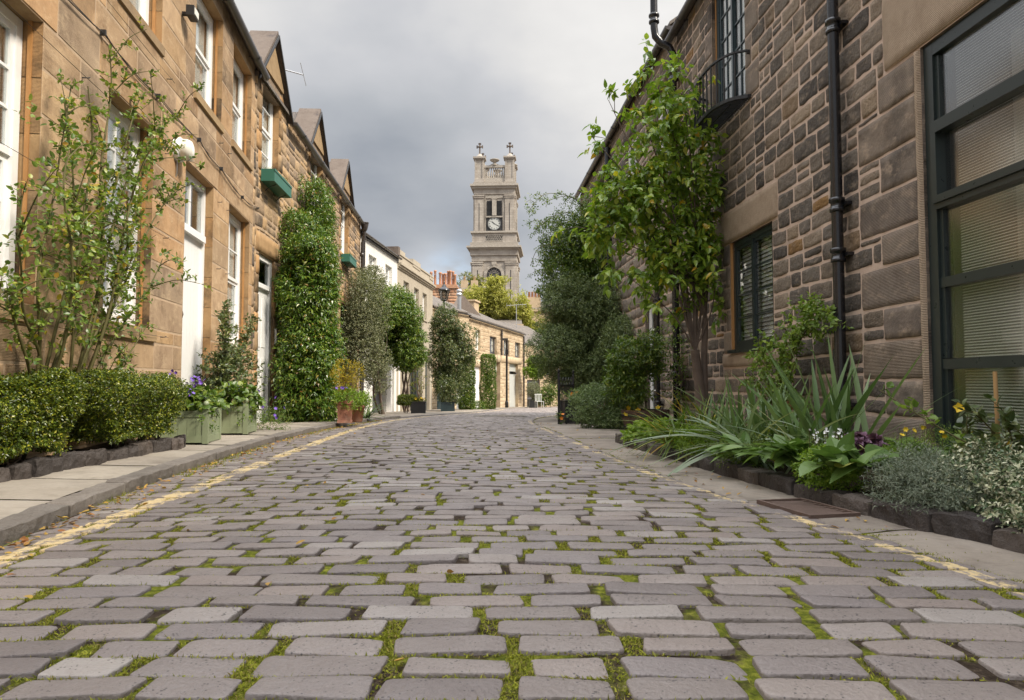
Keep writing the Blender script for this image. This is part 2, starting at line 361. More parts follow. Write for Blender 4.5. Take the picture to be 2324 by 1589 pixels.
M['bark'] = plain('brown_bark', (0.17,0.13,0.105), 0.85, 0.35, 6, 0.8, spec=0.25, dirt=(0.07,0.05,0.04))
M['stem'] = plain('green_brown_stem', (0.11,0.10,0.035), 0.7, 0.35, 8, 0.3, spec=0.3)
M['redstem'] = plain('reddish_cane', (0.16,0.07,0.035), 0.6, 0.3, 8, 0.2, spec=0.3)
M['soil'] = plain('dark_soil', (0.045,0.032,0.022), 1.0, 0.4, 14, 1.0, spec=0.1)
M['terracotta'] = plain('salmon_terracotta', (0.45,0.20,0.13), 0.8, 0.2, 8, 0.4, dirt=(0.55,0.4,0.33), dirt_amt=0.6)
M['sagepaint'] = plain('sage_green_paint', (0.235,0.275,0.165), 0.5, 0.1, 6, 0.15, dirt=(0.15,0.17,0.09), dirt_amt=0.4)
M['greenbox'] = plain('sea_green_paint', (0.03,0.135,0.095), 0.5, 0.15, 6, 0.1)
M['barrel'] = plain('weathered_oak', (0.12,0.075,0.055), 0.75, 0.35, 5, 0.5, dirt=(0.04,0.03,0.025))
M['opal'] = plain('opal_lamp_glass', (0.72,0.70,0.62), 0.25, 0.04, 4)
# ================================================================== the lane
LK = smoothpts([(-2,-1.5),(0,-1.78),(1.5,-2.0),(2.92,-2.2),(4.43,-2.47),(6.3,-2.68),(8.41,-2.83),(11,-3.0),(14,-3.12),(17.6,-3.1),(20.5,-2.75),(25,-1.95),(31,-1.2),(38,-0.8),(46,0.9),(60,4.4)])   # foot of the left kerb
RK = smoothpts([(-2,2.7),(0,2.25),(1.5,1.92),(3.13,1.63),(4.48,1.27),(6,1.02),(7.64,0.83),(10.5,0.62),(14.1,0.46),(17,0.55),(20,1.0),(24,1.9),(30,3.2),(38,5.0),(46,7.3),(60,11)])     # right edge of the setts
YL = smoothpts([(-2,-1.6),(0.8,-1.85),(2.67,-1.98),(3.6,-2.03),(5.96,-2.15),(8.2,-2.27),(12.8,-2.62),(16.5,-2.72),(20,-2.4),(25,-1.55),(31,-0.85),(38,-0.4)])
ED = smoothpts([(0,2.9),(1.5,2.55),(2.77,2.12),(3.65,1.85),(4.7,1.67),(5.96,1.50),(7.64,1.25),(8.2,1.2)])          # road-side foot of the right-hand bed edging
xl = lambda Y: interp(Y, LK); xr = lambda Y: interp(Y, RK); xe = lambda Y: interp(Y, ED)
CAMB = 0.022
def zroad(X, Y):
    a, b = xl(Y), xr(Y); u = (X-(a+b)/2)/((b-a)/2)
    return g(Y) + CAMB*(1-np.clip(u*u, 0, 1))

# terrain: one sheet out to the horizon
ys = np.concatenate([np.linspace(-60, -3, 6), np.linspace(-2, 60, 63), [70,90,120,160,220,400,900,2500]])
xs = np.concatenate([[-2500,-600,-200,-80,-40], np.linspace(-20, 20, 41), [40,80,200,600,2500]])
XX, YY = np.meshgrid(xs, ys); ZZ = np.where(YY < 60, g(np.clip(YY, -60, 60)), g(60)) - 0.09
V = np.stack([XX, YY, ZZ], -1).reshape(-1, 3); nx = len(xs); ny = len(ys)
I = np.arange(nx*ny).reshape(ny, nx); F = np.stack([I[:-1,:-1], I[:-1,1:], I[1:,1:], I[1:,:-1]], -1).reshape(-1, 4)
M['earth'] = plain('beaten_earth', (0.14,0.115,0.09), 0.95, 0.3, 1.5, 0.4, spec=0.1)
tag(link('ground', np_mesh('ground', V, F, M['earth'], True)), kind='structure')

def ribbon(fa, fb, Y0, Y1, n, za, zb, ncross=4, zfun=None):
    V = []; 
    for Y in np.linspace(Y0, Y1, n):
        a, b = float(fa(Y)), float(fb(Y))
        for k in range(ncross+1):
            u = k/ncross; X = a+(b-a)*u
            V.append((X, Y, (zfun(X, Y) if zfun else float(g(Y))) + za+(zb-za)*u))
    I = np.arange(n*(ncross+1)).reshape(n, ncross+1)
    return np.array(V), np.stack([I[:-1,:-1], I[:-1,1:], I[1:,1:], I[1:,:-1]], -1).reshape(-1, 4)

# bed of the setts: soil, moss and grit showing in the joints
def joint_mat(lines=False):
    a = NT('mossy_joint_soil')
    mz = a.noise(2.2, 6, 0.62); f = a.noise(40, 5, 0.7)
    green = a.ramp(f, [(0.3,(0.04,0.06,0.008)),(0.5,(0.14,0.155,0.018)),(0.7,(0.30,0.30,0.045))])
    brown = a.ramp(f, [(0.3,(0.018,0.013,0.009)),(0.55,(0.06,0.043,0.03)),(0.68,(0.14,0.11,0.08)),(0.78,(0.35,0.29,0.23))])
    k = a.mr(a.math('ADD', mz, a.math('MULTIPLY', a.noise(11, 5, 0.6), 0.5)), 0.69, 0.79, 0.0, 1.0)
    a.P(Base_Color=line_paint(a, a.mix(k, brown, green)) if lines else a.mix(k, brown, green), Roughness=1.0); a.p.inputs['Specular IOR Level'].default_value = 0.1
    a.bump(a.noise(120, 5, 0.7), 1.0, 0.01); return a.m
M['joint'] = joint_mat()
V, F = ribbon(xl, lambda Y: xr(Y)+0.02, -2, 60, 240, -0.010, -0.010, 14, zroad)
V[:,2] += vnoise(V, 5)*0.004
road = empty('cobbled_lane', (0,0,0)); tag(road, kind='structure')
JB = (V, F)

def line_paint(a, c):
    """worn yellow lines painted along both edges of the lane, over setts and joints alike"""
    se = a.n('ShaderNodeSeparateXYZ'); a.t.links.new(a.coord(), se.inputs[0]); ragged = a.noise(13, 6, 0.7); wear = a.noise(5, 7, 0.7, vec=a.scaled(1.0,0.5,1))
    for fn, wd, w_lo in ((lambda y: float(interp(y, YL)), 0.085, 0.54), (lambda y: float(xr(y))-0.06, 0.050, 0.50)):
        fc = a.n('ShaderNodeFloatCurve'); a.set(fc.inputs['Value'], a.math('DIVIDE', se.outputs['Y'], 40.0)); cu = fc.mapping.curves[0]
        ys_ = [0, 1, 2, 3, 4, 5, 6, 8, 10, 12, 14, 16, 18, 20, 23, 26, 30, 35, 40]
        for i, y in enumerate(ys_):
            v = (fn(y)+6)/12
            if i == 0: cu.points[0].location = (0, v)
            elif i == len(ys_)-1: cu.points[-1].location = (1, v)
            else: cu.points.new(y/40, v)
        fc.mapping.update()
        X_ = a.math('SUBTRACT', a.math('MULTIPLY', fc.outputs[0], 12.0), 6.0)
        d = a.math('ABSOLUTE', a.math('SUBTRACT', se.outputs['X'], X_))
        m_ = a.math('LESS_THAN', d, a.math('MULTIPLY', a.mr(ragged, 0.3, 0.7, 0.55, 1.0), wd))
        m_ = a.math('MULTIPLY', m_, a.mr(a.math('ADD', a.math('MULTIPLY', wear, 0.6), a.math('MULTIPLY', a.noise(34, 5, 0.7), 0.4)), w_lo, w_lo-0.05, 0.0, 0.95))
        m_ = a.math('MULTIPLY', m_, a.math('LESS_THAN', se.outputs['Y'], 38.0))
        c = a.mix(m_, c, (0.60,0.46,0.235))
    return c
def sett_mat():
    a = NT('whin_setts'); isl = a.island()
    c = a.ramp(isl, [(0,(0.153,0.129,0.119)),(0.25,(0.202,0.171,0.153)),(0.5,(0.179,0.154,0.146)),(0.7,(0.240,0.203,0.180)),(0.86,(0.213,0.175,0.154)),(0.93,(0.266,0.237,0.216)),(0.985,(0.277,0.247,0.222)),(1,(0.338,0.302,0.271))])
    lo = a.noise(6, 6, 0.6); fi = a.noise(90, 4, 0.7)
    c = a.mix(a.mr(lo, 0.35, 0.7, 0, 0.35), c, a.mix(1.0, c, (0.62,0.58,0.56), 'MULTIPLY'))
    c = a.mix(a.mr(fi, 0.35, 0.7, 0, 0.25), c, a.mix(1.0, c, (1.45,1.42,1.38), 'MULTIPLY'))
    v = a.n('ShaderNodeTexVoronoi'); v.inputs['Scale'].default_value = 75; a.t.links.new(a.coord(), v.inputs[0])
    pit = a.math('LESS_THAN', a.math('ADD', v.outputs['Distance'], a.math('MULTIPLY', a.math('SUBTRACT', a.noise(14, 3), 0.5), 0.9)), 0.13)
    c = a.mix(a.math('MULTIPLY', pit, 0.75), c, (0.03,0.027,0.027))
    # moss creeping over the edges of some setts
    se = a.n('ShaderNodeSeparateXYZ'); a.t.links.new(a.coord(), se.inputs[0])
    h = a.math('SUBTRACT', a.math('ADD', a.math('MULTIPLY', a.noise(70, 5), 0.55), a.math('MULTIPLY', lo, 0.45)), a.math('MULTIPLY', pit, 0.25))
    a.bump(h, 0.8, 0.015)
    a.P(Base_Color=line_paint(a, c), Roughness=a.mr(lo, 0.3, 0.7, 0.42, 0.66)); a.p.inputs['Specular IOR Level'].default_value = 0.5
    return a.m
M['sett'] = sett_mat(); M['jointl'] = joint_mat(True)
link('joint_bed', np_mesh('joint_bed', *JB, M['jointl'], True), road)
def paint_mat():
    a = NT('worn_yellow_road_paint'); c = a.ramp(a.noise(9, 6, 0.7), [(0.3,(0.56,0.43,0.20)),(0.55,(0.62,0.50,0.27)),(0.68,(0.42,0.34,0.23)),(0.8,(0.27,0.23,0.2))])
    a.P(Base_Color=c, Roughness=0.7); a.bump(a.noise(60, 4), 0.4, 0.006); return a.m
M['ypaint'] = paint_mat()
SV = []; SF = []; nb = 0; JOINTS = []; PAINT = MB()
Yr = 0.55; row = 0; rr = random.Random(5)
while Yr < 56:
    pitch = 0.1175 + rr.uniform(-0.009, 0.010)
    a, b = float(xl(Yr))+0.02, float(xr(Yr))
    x = a - rr.uniform(0, 0.15)
    wob = rr.uniform(0, 6.28)
    def ycurve(x, Yr=Yr, wob=wob): return Yr + 0.007*math.sin(x*1.9+wob) + 0.004*math.sin(x*4.3+wob*2)
    while x < b - 0.05:
        L = rr.choice([rr.uniform(0.17, 0.24), rr.uniform(0.22, 0.30), rr.uniform(0.25, 0.34)])
        if rr.random() < 0.015: L = rr.uniform(0.33, 0.42)
        gap = rr.choice([rr.uniform(0.016, 0.034), rr.uniform(0.028, 0.058)]) if Yr < 14 else rr.uniform(0.016, 0.035)
        if b-(x+L) < 0.13: L = b+0.012-x
        x0, x1 = max(x, a), min(x+L, b+0.012); x += L + gap
        if x1-x0 < 0.07: continue
        JOINTS.append((x1, x1+gap, ycurve(x1), pitch))
        if rr.random() < 0.004 and Yr > 2: continue
        hw = (pitch - rr.uniform(0.012, 0.022))/2; hl = (x1-x0)/2; cxx = (x0+x1)/2; cyy = ycurve(cxx)+pitch/2
        n = 28 if Yr < 4.5 else (14 if Yr < 12 else 8)
        # superellipse outline with wobble
        th = np.linspace(0, 2*math.pi, n, endpoint=False) + (math.pi/n)
        ct, st = np.cos(th), np.sin(th); ex = 0.20 if n > 8 else 0.38
        ox = np.sign(ct)*np.abs(ct)**ex*hl; oy = np.sign(st)*np.abs(st)**ex*hw
        jit = vnoise(np.stack([ox+cxx*3.1+row*1.7, oy*1.2+row*3.3, np.full(n, row*0.7)], 1), 22 if n > 14 else 12)
        jit2 = vnoise(np.stack([ox+cxx, oy+row*2.3, np.full(n, row*0.3)], 1), 6)
        ox = ox*(1 + 0.045*jit); oy = oy*(1 + 0.08*jit + 0.06*jit2)
        if n > 14: j3 = vnoise(np.stack([ox*1.0+row*5.1, oy+cxx*9, np.full(n, 0.4)], 1), 60); ox = ox + 0.0028*j3; oy = oy + 0.0030*j3
        sk = rr.uniform(-0.018, 0.018); tl = rr.uniform(-0.06, 0.06); sl_ = (ycurve(x1)-ycurve(x0))/(x1-x0)
        ox = ox + sk*oy/hw*0.35; oy = oy*(1+tl*ox/hl) + ox*sl_
        zt = rr.uniform(-0.004, 0.004); tx, ty = rr.uniform(-0.03, 0.03), rr.uniform(-0.035, 0.035)
        rings = []
        prof = [(1.02, -0.03), (1.0, -0.0055), (0.978, -0.001), (0.95, 0.0), (0.6, 0.0005)] if n > 8 else [(1.0, -0.025), (0.985, -0.002), (0.85, 0.0)]
        for sc_, dz in prof:
            px, py = ox*(1-(1-sc_)*min(1, hw/hl*1.4)), oy*sc_
            X, Y = cxx+px, cyy+py
            Z = zroad(X, Y) + dz + zt + tx*px + ty*py
            if dz > -0.02: Z = Z + vnoise(np.stack([X, Y, X*0], 1), 30)*0.002 + vnoise(np.stack([X, Y, X*0+5], 1), 9)*0.004
            rings.append(np.stack([X, Y, Z], 1))
        ce = np.array([[cxx, cyy, float(zroad(cxx, cyy))+0.003+zt]])
        SV.append(np.concatenate(rings+[ce])); k = np.arange(n); k2 = (k+1) % n
        for r_ in range(len(prof)-1): SF.append(np.stack([k+r_*n, k2+r_*n, k2+(r_+1)*n, k+(r_+1)*n], 1)+nb)
        # crown as quads fanning to the centre (degenerate-free: pairs)
        r_ = len(prof)-1; ke = np.arange(0, n, 2)
        SF.append(np.stack([ke+r_*n, (ke+1) % n+r_*n, (ke+2) % n+r_*n, np.full(len(ke), (r_+1)*n)], 1)+nb)
        nb += (r_+1)*n+1
        # broken yellow lines lie on the crowns of the setts they cross
        for which, lx in (('L', float(interp(cyy, YL))), ('R', float(xr(cyy))-0.07)):
            wd = 0.07 if which == 'L' else 0.03
            continue
            if which == 'L' and (cyy > 37 or cyy < 1.2): continue
            if rr.random() < (0.05 if which == 'L' else 0.4): continue
            p0, p1 = max(lx-wd-rr.uniform(0, 0.04), x0+0.008), min(lx+wd+rr.uniform(0, 0.04), x1-0.008)
            if p1-p0 < 0.025: continue
            q0, q1 = cyy-hw*rr.uniform(0.8, 1.0), cyy+hw*rr.uniform(0.8, 1.0)
            m_ = 26; c0, c1 = (p0+p1)/2, (q0+q1)/2; pts = []
            for t_ in range(m_):
                an = 2*math.pi*t_/m_; cc, ss = math.cos(an), math.sin(an)
                e1 = math.copysign(abs(cc)**0.35, cc)*(p1-p0)/2*rr.uniform(0.62, 1.02); e2 = math.copysign(abs(ss)**0.35, ss)*(q1-q0)/2*rr.uniform(0.62, 1.0)
                X, Y = c0+e1, c1+e2+(c0+e1-cxx)*sl_; dx, dy = X-cxx, Y-cyy
                pts.append((X, Y, float(zroad(X, Y))+zt+tx*dx+ty*dy+0.0045))
            ctr = (c0, c1+(c0-cxx)*sl_, float(zroad(c0, c1))+zt+tx*(c0-cxx)+0.0065)
            PAINT.add(pts+[ctr], [(t_, (t_+1) % m_, m_) for t_ in range(m_)], 0)
    Yr += pitch; row += 1
V = np.concatenate(SV); F = np.concatenate(SF)
link('setts', np_mesh('setts', V, F, M['sett'], True), road)

# moss and grass tufts filling the joints
def blades(P, D, L, W, bend, seg=3, rng=RNG, fold=0.0, wprof=None):
    """P,D (n,3) base and direction; curved tapering strips -> V,F"""
    n = len(P); D = D/np.linalg.norm(D, axis=1, keepdims=True)
    side = np.cross(D, np.tile([0,0,1.0], (n,1))); ln = np.linalg.norm(side, axis=1, keepdims=True)
    side = np.where(ln > 1e-3, side/np.maximum(ln, 1e-6), np.array([[1.0,0,0]]))
    a = rng.uniform(-1, 1, (n,1))*0.9; up = np.cross(side, D)
    side = side*np.cos(a) + up*np.sin(a)
    cols = 3 if fold else 2; V = np.zeros((n, seg+1, cols, 3)); nrm = np.cross(side, D)
    for k in range(seg+1):
        u = k/seg; w = (wprof(u) if wprof else (1-u)**0.7*0.96+0.04)*W/2
        c = P + D*(L*u)[:,None] + np.array([0,0,-1.0])*(bend*L*u*u)[:,None]
        V[:,k,0] = c - side*w[:,None]; V[:,k,cols-1] = c + side*w[:,None]
        if fold: V[:,k,1] = c + nrm*(w*fold)[:,None]
    I = np.arange(n*(seg+1)*cols).reshape(n, seg+1, cols)
    F = np.stack([I[:,:-1,:-1], I[:,:-1,1:], I[:,1:,1:], I[:,1:,:-1]], -1).reshape(-1, 4)
    return V.reshape(-1, 3), F
M['moss'] = leaf_mat('moss_green', [(0,(0.11,0.125,0.014)),(0.35,(0.22,0.235,0.025)),(0.6,(0.36,0.355,0.05)),(0.8,(0.13,0.13,0.025)),(0.92,(0.20,0.15,0.06)),(1,(0.30,0.25,0.07))], trans=0.2, rough=0.8, spec=0.1)
P = []; rg = np.random.default_rng(3)
def mossiness(X, Y): return vnoise(np.array([[X, Y, 0.0]]), 1.3)[0]*0.6 + vnoise(np.array([[X, Y, 3.0]]), 5)[0]*0.5
for (j0, j1, jy, pit) in JOINTS:
    if jy > 24 or jy < 1.1: continue
    mo = mossiness(j0, jy)
    dens = 150 if jy < 3 else (90 if jy < 6 else (60 if jy < 10 else 40))
    k = int(dens*1.5*max(0, min(1, mo*2.8+0.45))*(j1-j0)/0.035)
    if k < 4: continue
    X = rg.uniform(j0-0.006, j1+0.006, k); Y = rg.uniform(jy-0.004, jy+pit+0.004, k)
    P.append(np.stack([X, Y, zroad(X, Y)-0.009], 1))
for _ in range(1500):    # moss along the long joints
    Y0 = 1.2 + 8*rg.random()**1.5; a, b = float(xl(Y0)), float(xr(Y0)); X0 = rg.uniform(a, b)
j_arr = np.array([(j[0], j[2]) for j in JOINTS if 1.1 < j[2] < 8])
for x0_, y0_ in j_arr:
    if mossiness(x0_, y0_) < -0.2: continue
    k = 95 if y0_ < 4 else 42
    X = x0_ + rg.normal(0, 0.14, k); Y = y0_ + rg.normal(0, 0.005, k)
    P.append(np.stack([X, Y, zroad(X, Y)-0.006], 1))
P = np.concatenate(P); n = len(P)
D = np.stack([rg.normal(0, 0.9, n), rg.normal(0, 0.9, n), np.ones(n)], 1)
V, F = blades(P, D, rg.uniform(0.006, 0.019, n), rg.uniform(0.002, 0.0055, n), rg.uniform(0, 0.6, n), 2, rg)
tag(link('moss', np_mesh('moss', V, F, M['moss'])), 'bright green moss and grass growing in the joints of the cobbles', 'moss', kind='stuff')
# weeds and grass along the foot of the left kerb, with fallen leaves
n = 9000; Y = 2.0 + 16*rg.random(n)**1.3; keep = np.array([vnoise(np.array([[0, y, 7.0]]), 1.6)[0] for y in Y]) > -0.15; Y = Y[keep]; n = len(Y)
X = interp(Y, LK) + 0.02 + np.abs(rg.normal(0, 0.075, n)); P = np.stack([X, Y, zroad(X, Y)-0.008], 1)
D = np.stack([rg.normal(0.1, 0.6, n), rg.normal(0, 0.6, n), np.ones(n)], 1)
V, F = blades(P, D, rg.uniform(0.015, 0.05, n), rg.uniform(0.003, 0.008, n), rg.uniform(0, 0.7, n), 2, rg)
tag(link('grass', np_mesh('grass', V, F, M['moss'])), 'thin weeds and grass along the foot of the left kerb', 'weeds', kind='stuff')

# kerb: long dark whin blocks
def row_of_blocks(name, fx, Y0, Y1, width, h0, h1, mat, Lmin, Lmax, side, zf=None, rough=0.012, seed=1, tops=1.0, parent=None, lean=0.0, gapz=0.006, res=0.04, inset=0.0):
    """blocks laid along x=fx(Y); their road-side face stands on that line and they extend `width` to `side` (-1 left, +1 right)"""
    r_ = random.Random(seed); VV = []; FF = []; nb_ = 0; Y = Y0
    while Y < Y1:
        L = min(r_.uniform(Lmin, Lmax), Y1-Y+0.001); hh = h1 + r_.uniform(-1, 1)*rough*0.7*tops; wj = width*r_.uniform(0.93, 1.05); off = r_.uniform(-1, 1)*rough*0.5
        nl = max(3, int(L/res)); nc = max(3, int(width/res)); nh = 3
        # cross-section path: front foot -> front top -> back top -> back foot
        sec = [(off, h0)] + [(off+lean*(k/nh), h0+(hh-h0)*k/nh) for k in range(1, nh)] + [(off+lean+0.004, hh-0.010), (off+lean+0.012, hh-0.002), (off+lean+0.03, hh)] + [(off+wj*k/nc, hh) for k in range(1, nc)] + [(wj-0.01, hh), (wj, hh-0.02), (wj, h0)]
        ts = np.concatenate([[0.0], [0.012/L], np.linspace(0.03/L if L > 0.1 else 0.1, 1-(0.03/L if L > 0.1 else 0.1), nl), [1-0.012/L], [1.0]])
        G = np.zeros((len(ts), len(sec), 3))
        for i, t_ in enumerate(ts):
            yy = Y + gapz + t_*(L-2*gapz); shr = 0.013 if i in (0, len(ts)-1) else (0.006 if i in (1, len(ts)-2) else 0)
            xx = float(fx(yy)); zz = float(zf(xx, yy) if zf else g(yy))
            for j, (d, h) in enumerate(sec):
                top = min(1, max(0, (h-h0)/(hh-h0))); G[i, j] = (xx + side*(min(max(d, off+shr), wj-shr)), yy, zz + h - shr*top)
        Pn = G.reshape(-1, 3).copy(); s_ = Y*1.3+seed
        nz = vnoise(Pn+s_, 14)*0.5 + vnoise(Pn+s_, 35)*0.5 + vnoise(Pn+s_, 5)*0.15
        Pn[:,0] += nz*rough*0.8; Pn[:,2] += vnoise(Pn+s_+9, 12)*rough*0.6 + vnoise(Pn+s_+4, 34)*rough*0.3
        VV.append(Pn); I = np.arange(len(Pn)).reshape(len(ts), len(sec))
        FF.append(np.stack([I[:-1,:-1], I[1:,:-1], I[1:,1:], I[:-1,1:]], -1).reshape(-1, 4)+nb_)
        for e_ in (0, len(ts)-1):
            m_ = len(sec)
            for j in range(m_//2-1+m_ % 2):
                if j+1 < m_-2-j: FF.append(np.array([[I[e_,j], I[e_,j+1], I[e_,m_-2-j], I[e_,m_-1-j]]])+nb_)
        nb_ += len(Pn); Y += L
    return link(name, np_mesh(name, np.concatenate(VV), np.concatenate(FF), mat, False), parent)
M['kerb'] = stone_mat('whin_kerb_stone', [(0,(0.18,0.16,0.14)),(0.5,(0.215,0.19,0.165)),(1,(0.15,0.135,0.12))], soot=(0.08,0.07,0.062), soot_lo=0.46, soot_hi=0.7, soot_amt=0.5, bs=0.7, bd=0.02, sootscale=3, fine=50, rough=0.7)
M['edging'] = stone_mat('black_whin_edging', [(0,(0.055,0.048,0.045)),(0.5,(0.085,0.072,0.066)),(1,(0.12,0.10,0.088))], soot=(0.03,0.027,0.026), soot_lo=0.5, soot_hi=0.7, soot_amt=0.5, bs=1.0, bd=0.03, sootscale=4, fine=40, rough=0.65)
KH = 0.068
ZK = lambda X, Y: float(g(Y))
tag(row_of_blocks('kerb', xl, -1.5, 18.6, 0.15, -0.09, KH, M['kerb'], 0.55, 0.95, -1, zf=ZK, rough=0.009, seed=4), kind='structure')
tag(row_of_blocks('dropped_kerb', xl, 18.6, 50, 0.15, -0.09, 0.028, M['kerb'], 0.6, 1.0, -1, zf=ZK, rough=0.008, seed=9, res=0.15), kind='structure')
# pavement of worn flagstones
M['flag'] = stone_mat('flagstone', [(0,(0.25,0.22,0.18)),(0.35,(0.33,0.295,0.245)),(0.7,(0.24,0.21,0.175)),(1,(0.29,0.25,0.205))], soot=(0.12,0.105,0.085), soot_lo=0.48, soot_hi=0.75, soot_amt=0.6, bs=0.35, bd=0.01, sootscale=1.5, var=0.3, fine=30, rough=0.85)
wall1 = lambda Y: -2.8-0.1432*Y
def wallx(Y):
    if Y < 11.78: return -2.8-0.1432*Y
    if Y < 23.0: return -3.795-0.059*Y
    if Y < 27.85: return -5.15+(Y-23)*0.09
    if Y < 34.6: return -4.71+(Y-27.85)*0.1
    if Y < 38.3: return -4.04+(Y-34.6)*0.435
    return -2.43+(Y-38.3)*0.243
def zpave(Y): return float(g(Y)) + KH - (0.038 if Y > 19.2 else 0.038*max(0, (Y-18.2)))
VV = []; FF = []; nb_ = 0; r_ = random.Random(8); Y = 1.0
while Y < 50:
    L = r_.uniform(0.55, 0.95)
    xk = float(xl(Y+L/2)) - 0.155; xw = wallx(Y+L/2) - 0.05; wid = xk-xw; ncol = 2 if wid > 1.3 else 1
    if wid < 0.15: Y += L; continue
    cut = [0] + ([r_.uniform(0.42, 0.58)] if ncol == 2 else []) + [1]
    for c_ in range(len(cut)-1):
        dY = r_.uniform(-0.15, 0.15) if c_ == 1 else 0; tiltz = r_.uniform(-0.004, 0.004)
        G = []
        for i in range(5):
            yy = Y + dY + 0.009 + (L-0.018)*i/4
            for j in range(5):
                u = cut[c_] + (cut[c_+1]-cut[c_])*j/4; edge = (i in (0, 4)) or (j in (0, 4))
                a0 = float(xl(yy)) - 0.158; b0 = wallx(yy) - 0.06
                X = a0 + (b0-a0)*u + (0.004 if j == 4 and c_ < ncol-1 else 0) - (0.004 if j == 0 and c_ > 0 else 0)
                G.append((X, yy, zpave(yy) + (-0.012 if edge else 0.0) + 0.012*u + tiltz))
        G = np.array(G); G[:,2] += vnoise(G, 2.5)*0.004
        I = np.arange(25).reshape(5, 5); VV.append(G); FF.append(np.stack([I[:-1,:-1], I[1:,:-1], I[1:,1:], I[:-1,1:]], -1).reshape(-1, 4)+nb_); nb_ += 25
    Y += L
tag(link('pavement', np_mesh('pavement', np.concatenate(VV), np.concatenate(FF), M['flag'], True)), kind='structure')
V, F = ribbon(lambda Y: float(xl(Y))-0.12, lambda Y: wallx(Y)-0.1, 0.5, 50, 160, 0, 0, 3, lambda X, Y: zpave(Y)-0.022)
tag(link('pavement_joints', np_mesh('pavement_joints', V, F, M['joint'], True)), kind='structure')

# right-hand margin: smooth stone channel between the setts and the bed
M['channel'] = stone_mat('worn_stone_channel', [(0,(0.25,0.215,0.18)),(0.5,(0.31,0.27,0.225)),(1,(0.22,0.19,0.16))], soot=(0.11,0.095,0.08), soot_lo=0.5, soot_hi=0.75, soot_amt=0.7, bs=0.5, bd=0.015, sootscale=1.8, var=0.4, fine=35, rough=0.8)
VV = []; FF = []; nb_ = 0; r_ = random.Random(18); Y = -1.0
while Y < 56:
    L = r_.uniform(0.45, 1.1) if Y < 16 else 1.4; G = []; tz_ = r_.uniform(-0.003, 0.003)
    b1 = lambda y: (float(xe(y))+0.05) if y < 8.2 else 2.9+0.25*max(0, y-18)
    W_ = b1(Y+L/2)-float(xr(Y+L/2)); nc_ = 8
    for i in range(5):
        yy = Y+0.004+(L-0.008)*i/4
        for j in range(nc_+1):
            u = j/nc_; a0 = float(xr(yy))+0.012; X = a0+(b1(yy)-a0)*u
            G.append((X, yy+0.03*math.sin(u*5+Y*7)*(1 if i in (0,4) else 0.5), float(g(yy))+tz_+(-0.010 if (i in (0,4) or j == 0) else 0)))
    G = np.array(G); G[:,2] += vnoise(G, 3)*0.004; I = np.arange(len(G)).reshape(5, nc_+1); VV.append(G); FF.append(np.stack([I[:-1,:-1], I[:-1,1:], I[1:,1:], I[1:,:-1]], -1).reshape(-1, 4)+nb_); nb_ += len(G); Y += L
tag(link('stone_channel', np_mesh('stone_channel', np.concatenate(VV), np.concatenate(FF), M['channel'], True)), kind='structure')
V, F = ribbon(lambda Y: float(xr(Y))-0.05, lambda Y: 2.9+0.25*max(0, Y-18), -1, 56, 120, -0.012, -0.012, 6, lambda X, Y: float(g(Y)))
tag(link('channel_joints', np_mesh('channel_joints', V, F, M['joint'], True)), kind='structure')
e_ = row_of_blocks('bed_edging', xe, 0.6, 8.1, 0.15, -0.06, 0.09, M['edging'], 0.26, 0.44, 1, zf=lambda X, Y: float(g(Y)), rough=0.02, seed=21, res=0.03)
tag(e_, 'row of rough dark blocks edging the planted bed on the right', 'stone edging')
WR = lambda Y: 3.46-0.054*Y
V, F = ribbon(lambda Y: float(xe(Y))+0.12, lambda Y: WR(Y)+0.05, 0.6, 8.15, 60, 0.055, 0.12, 8)
V[:,2] += vnoise(V, 4)*0.02 + vnoise(V, 14)*0.01
tag(link('flower_bed_soil', np_mesh('flower_bed_soil', V, F, M['soil'], True)), kind='structure')
# bed in front of the left wall and its edging
xb = lambda Y: interp(Y, [(3.0,-3.17),(4.28,-3.19),(6.7,-3.19)])
e_ = row_of_blocks('hedge_edging', xb, 3.3, 6.72, 0.12, 0.03, 0.165, M['edging'], 0.16, 0.30, -1, rough=0.028, seed=31, res=0.03)
tag(e_, 'row of knobbly black stones edging the hedges on the left', 'stone edging')
V, F = ribbon(lambda Y: xb(Y)-0.09, lambda Y: wall1(Y)-0.05, 3.3, 6.75, 40, 0.13, 0.15, 6)
V[:,2] += vnoise(V, 6)*0.015
tag(link('hedge_bed_soil', np_mesh('hedge_bed_soil', V, F, M['soil'], True)), kind='structure')

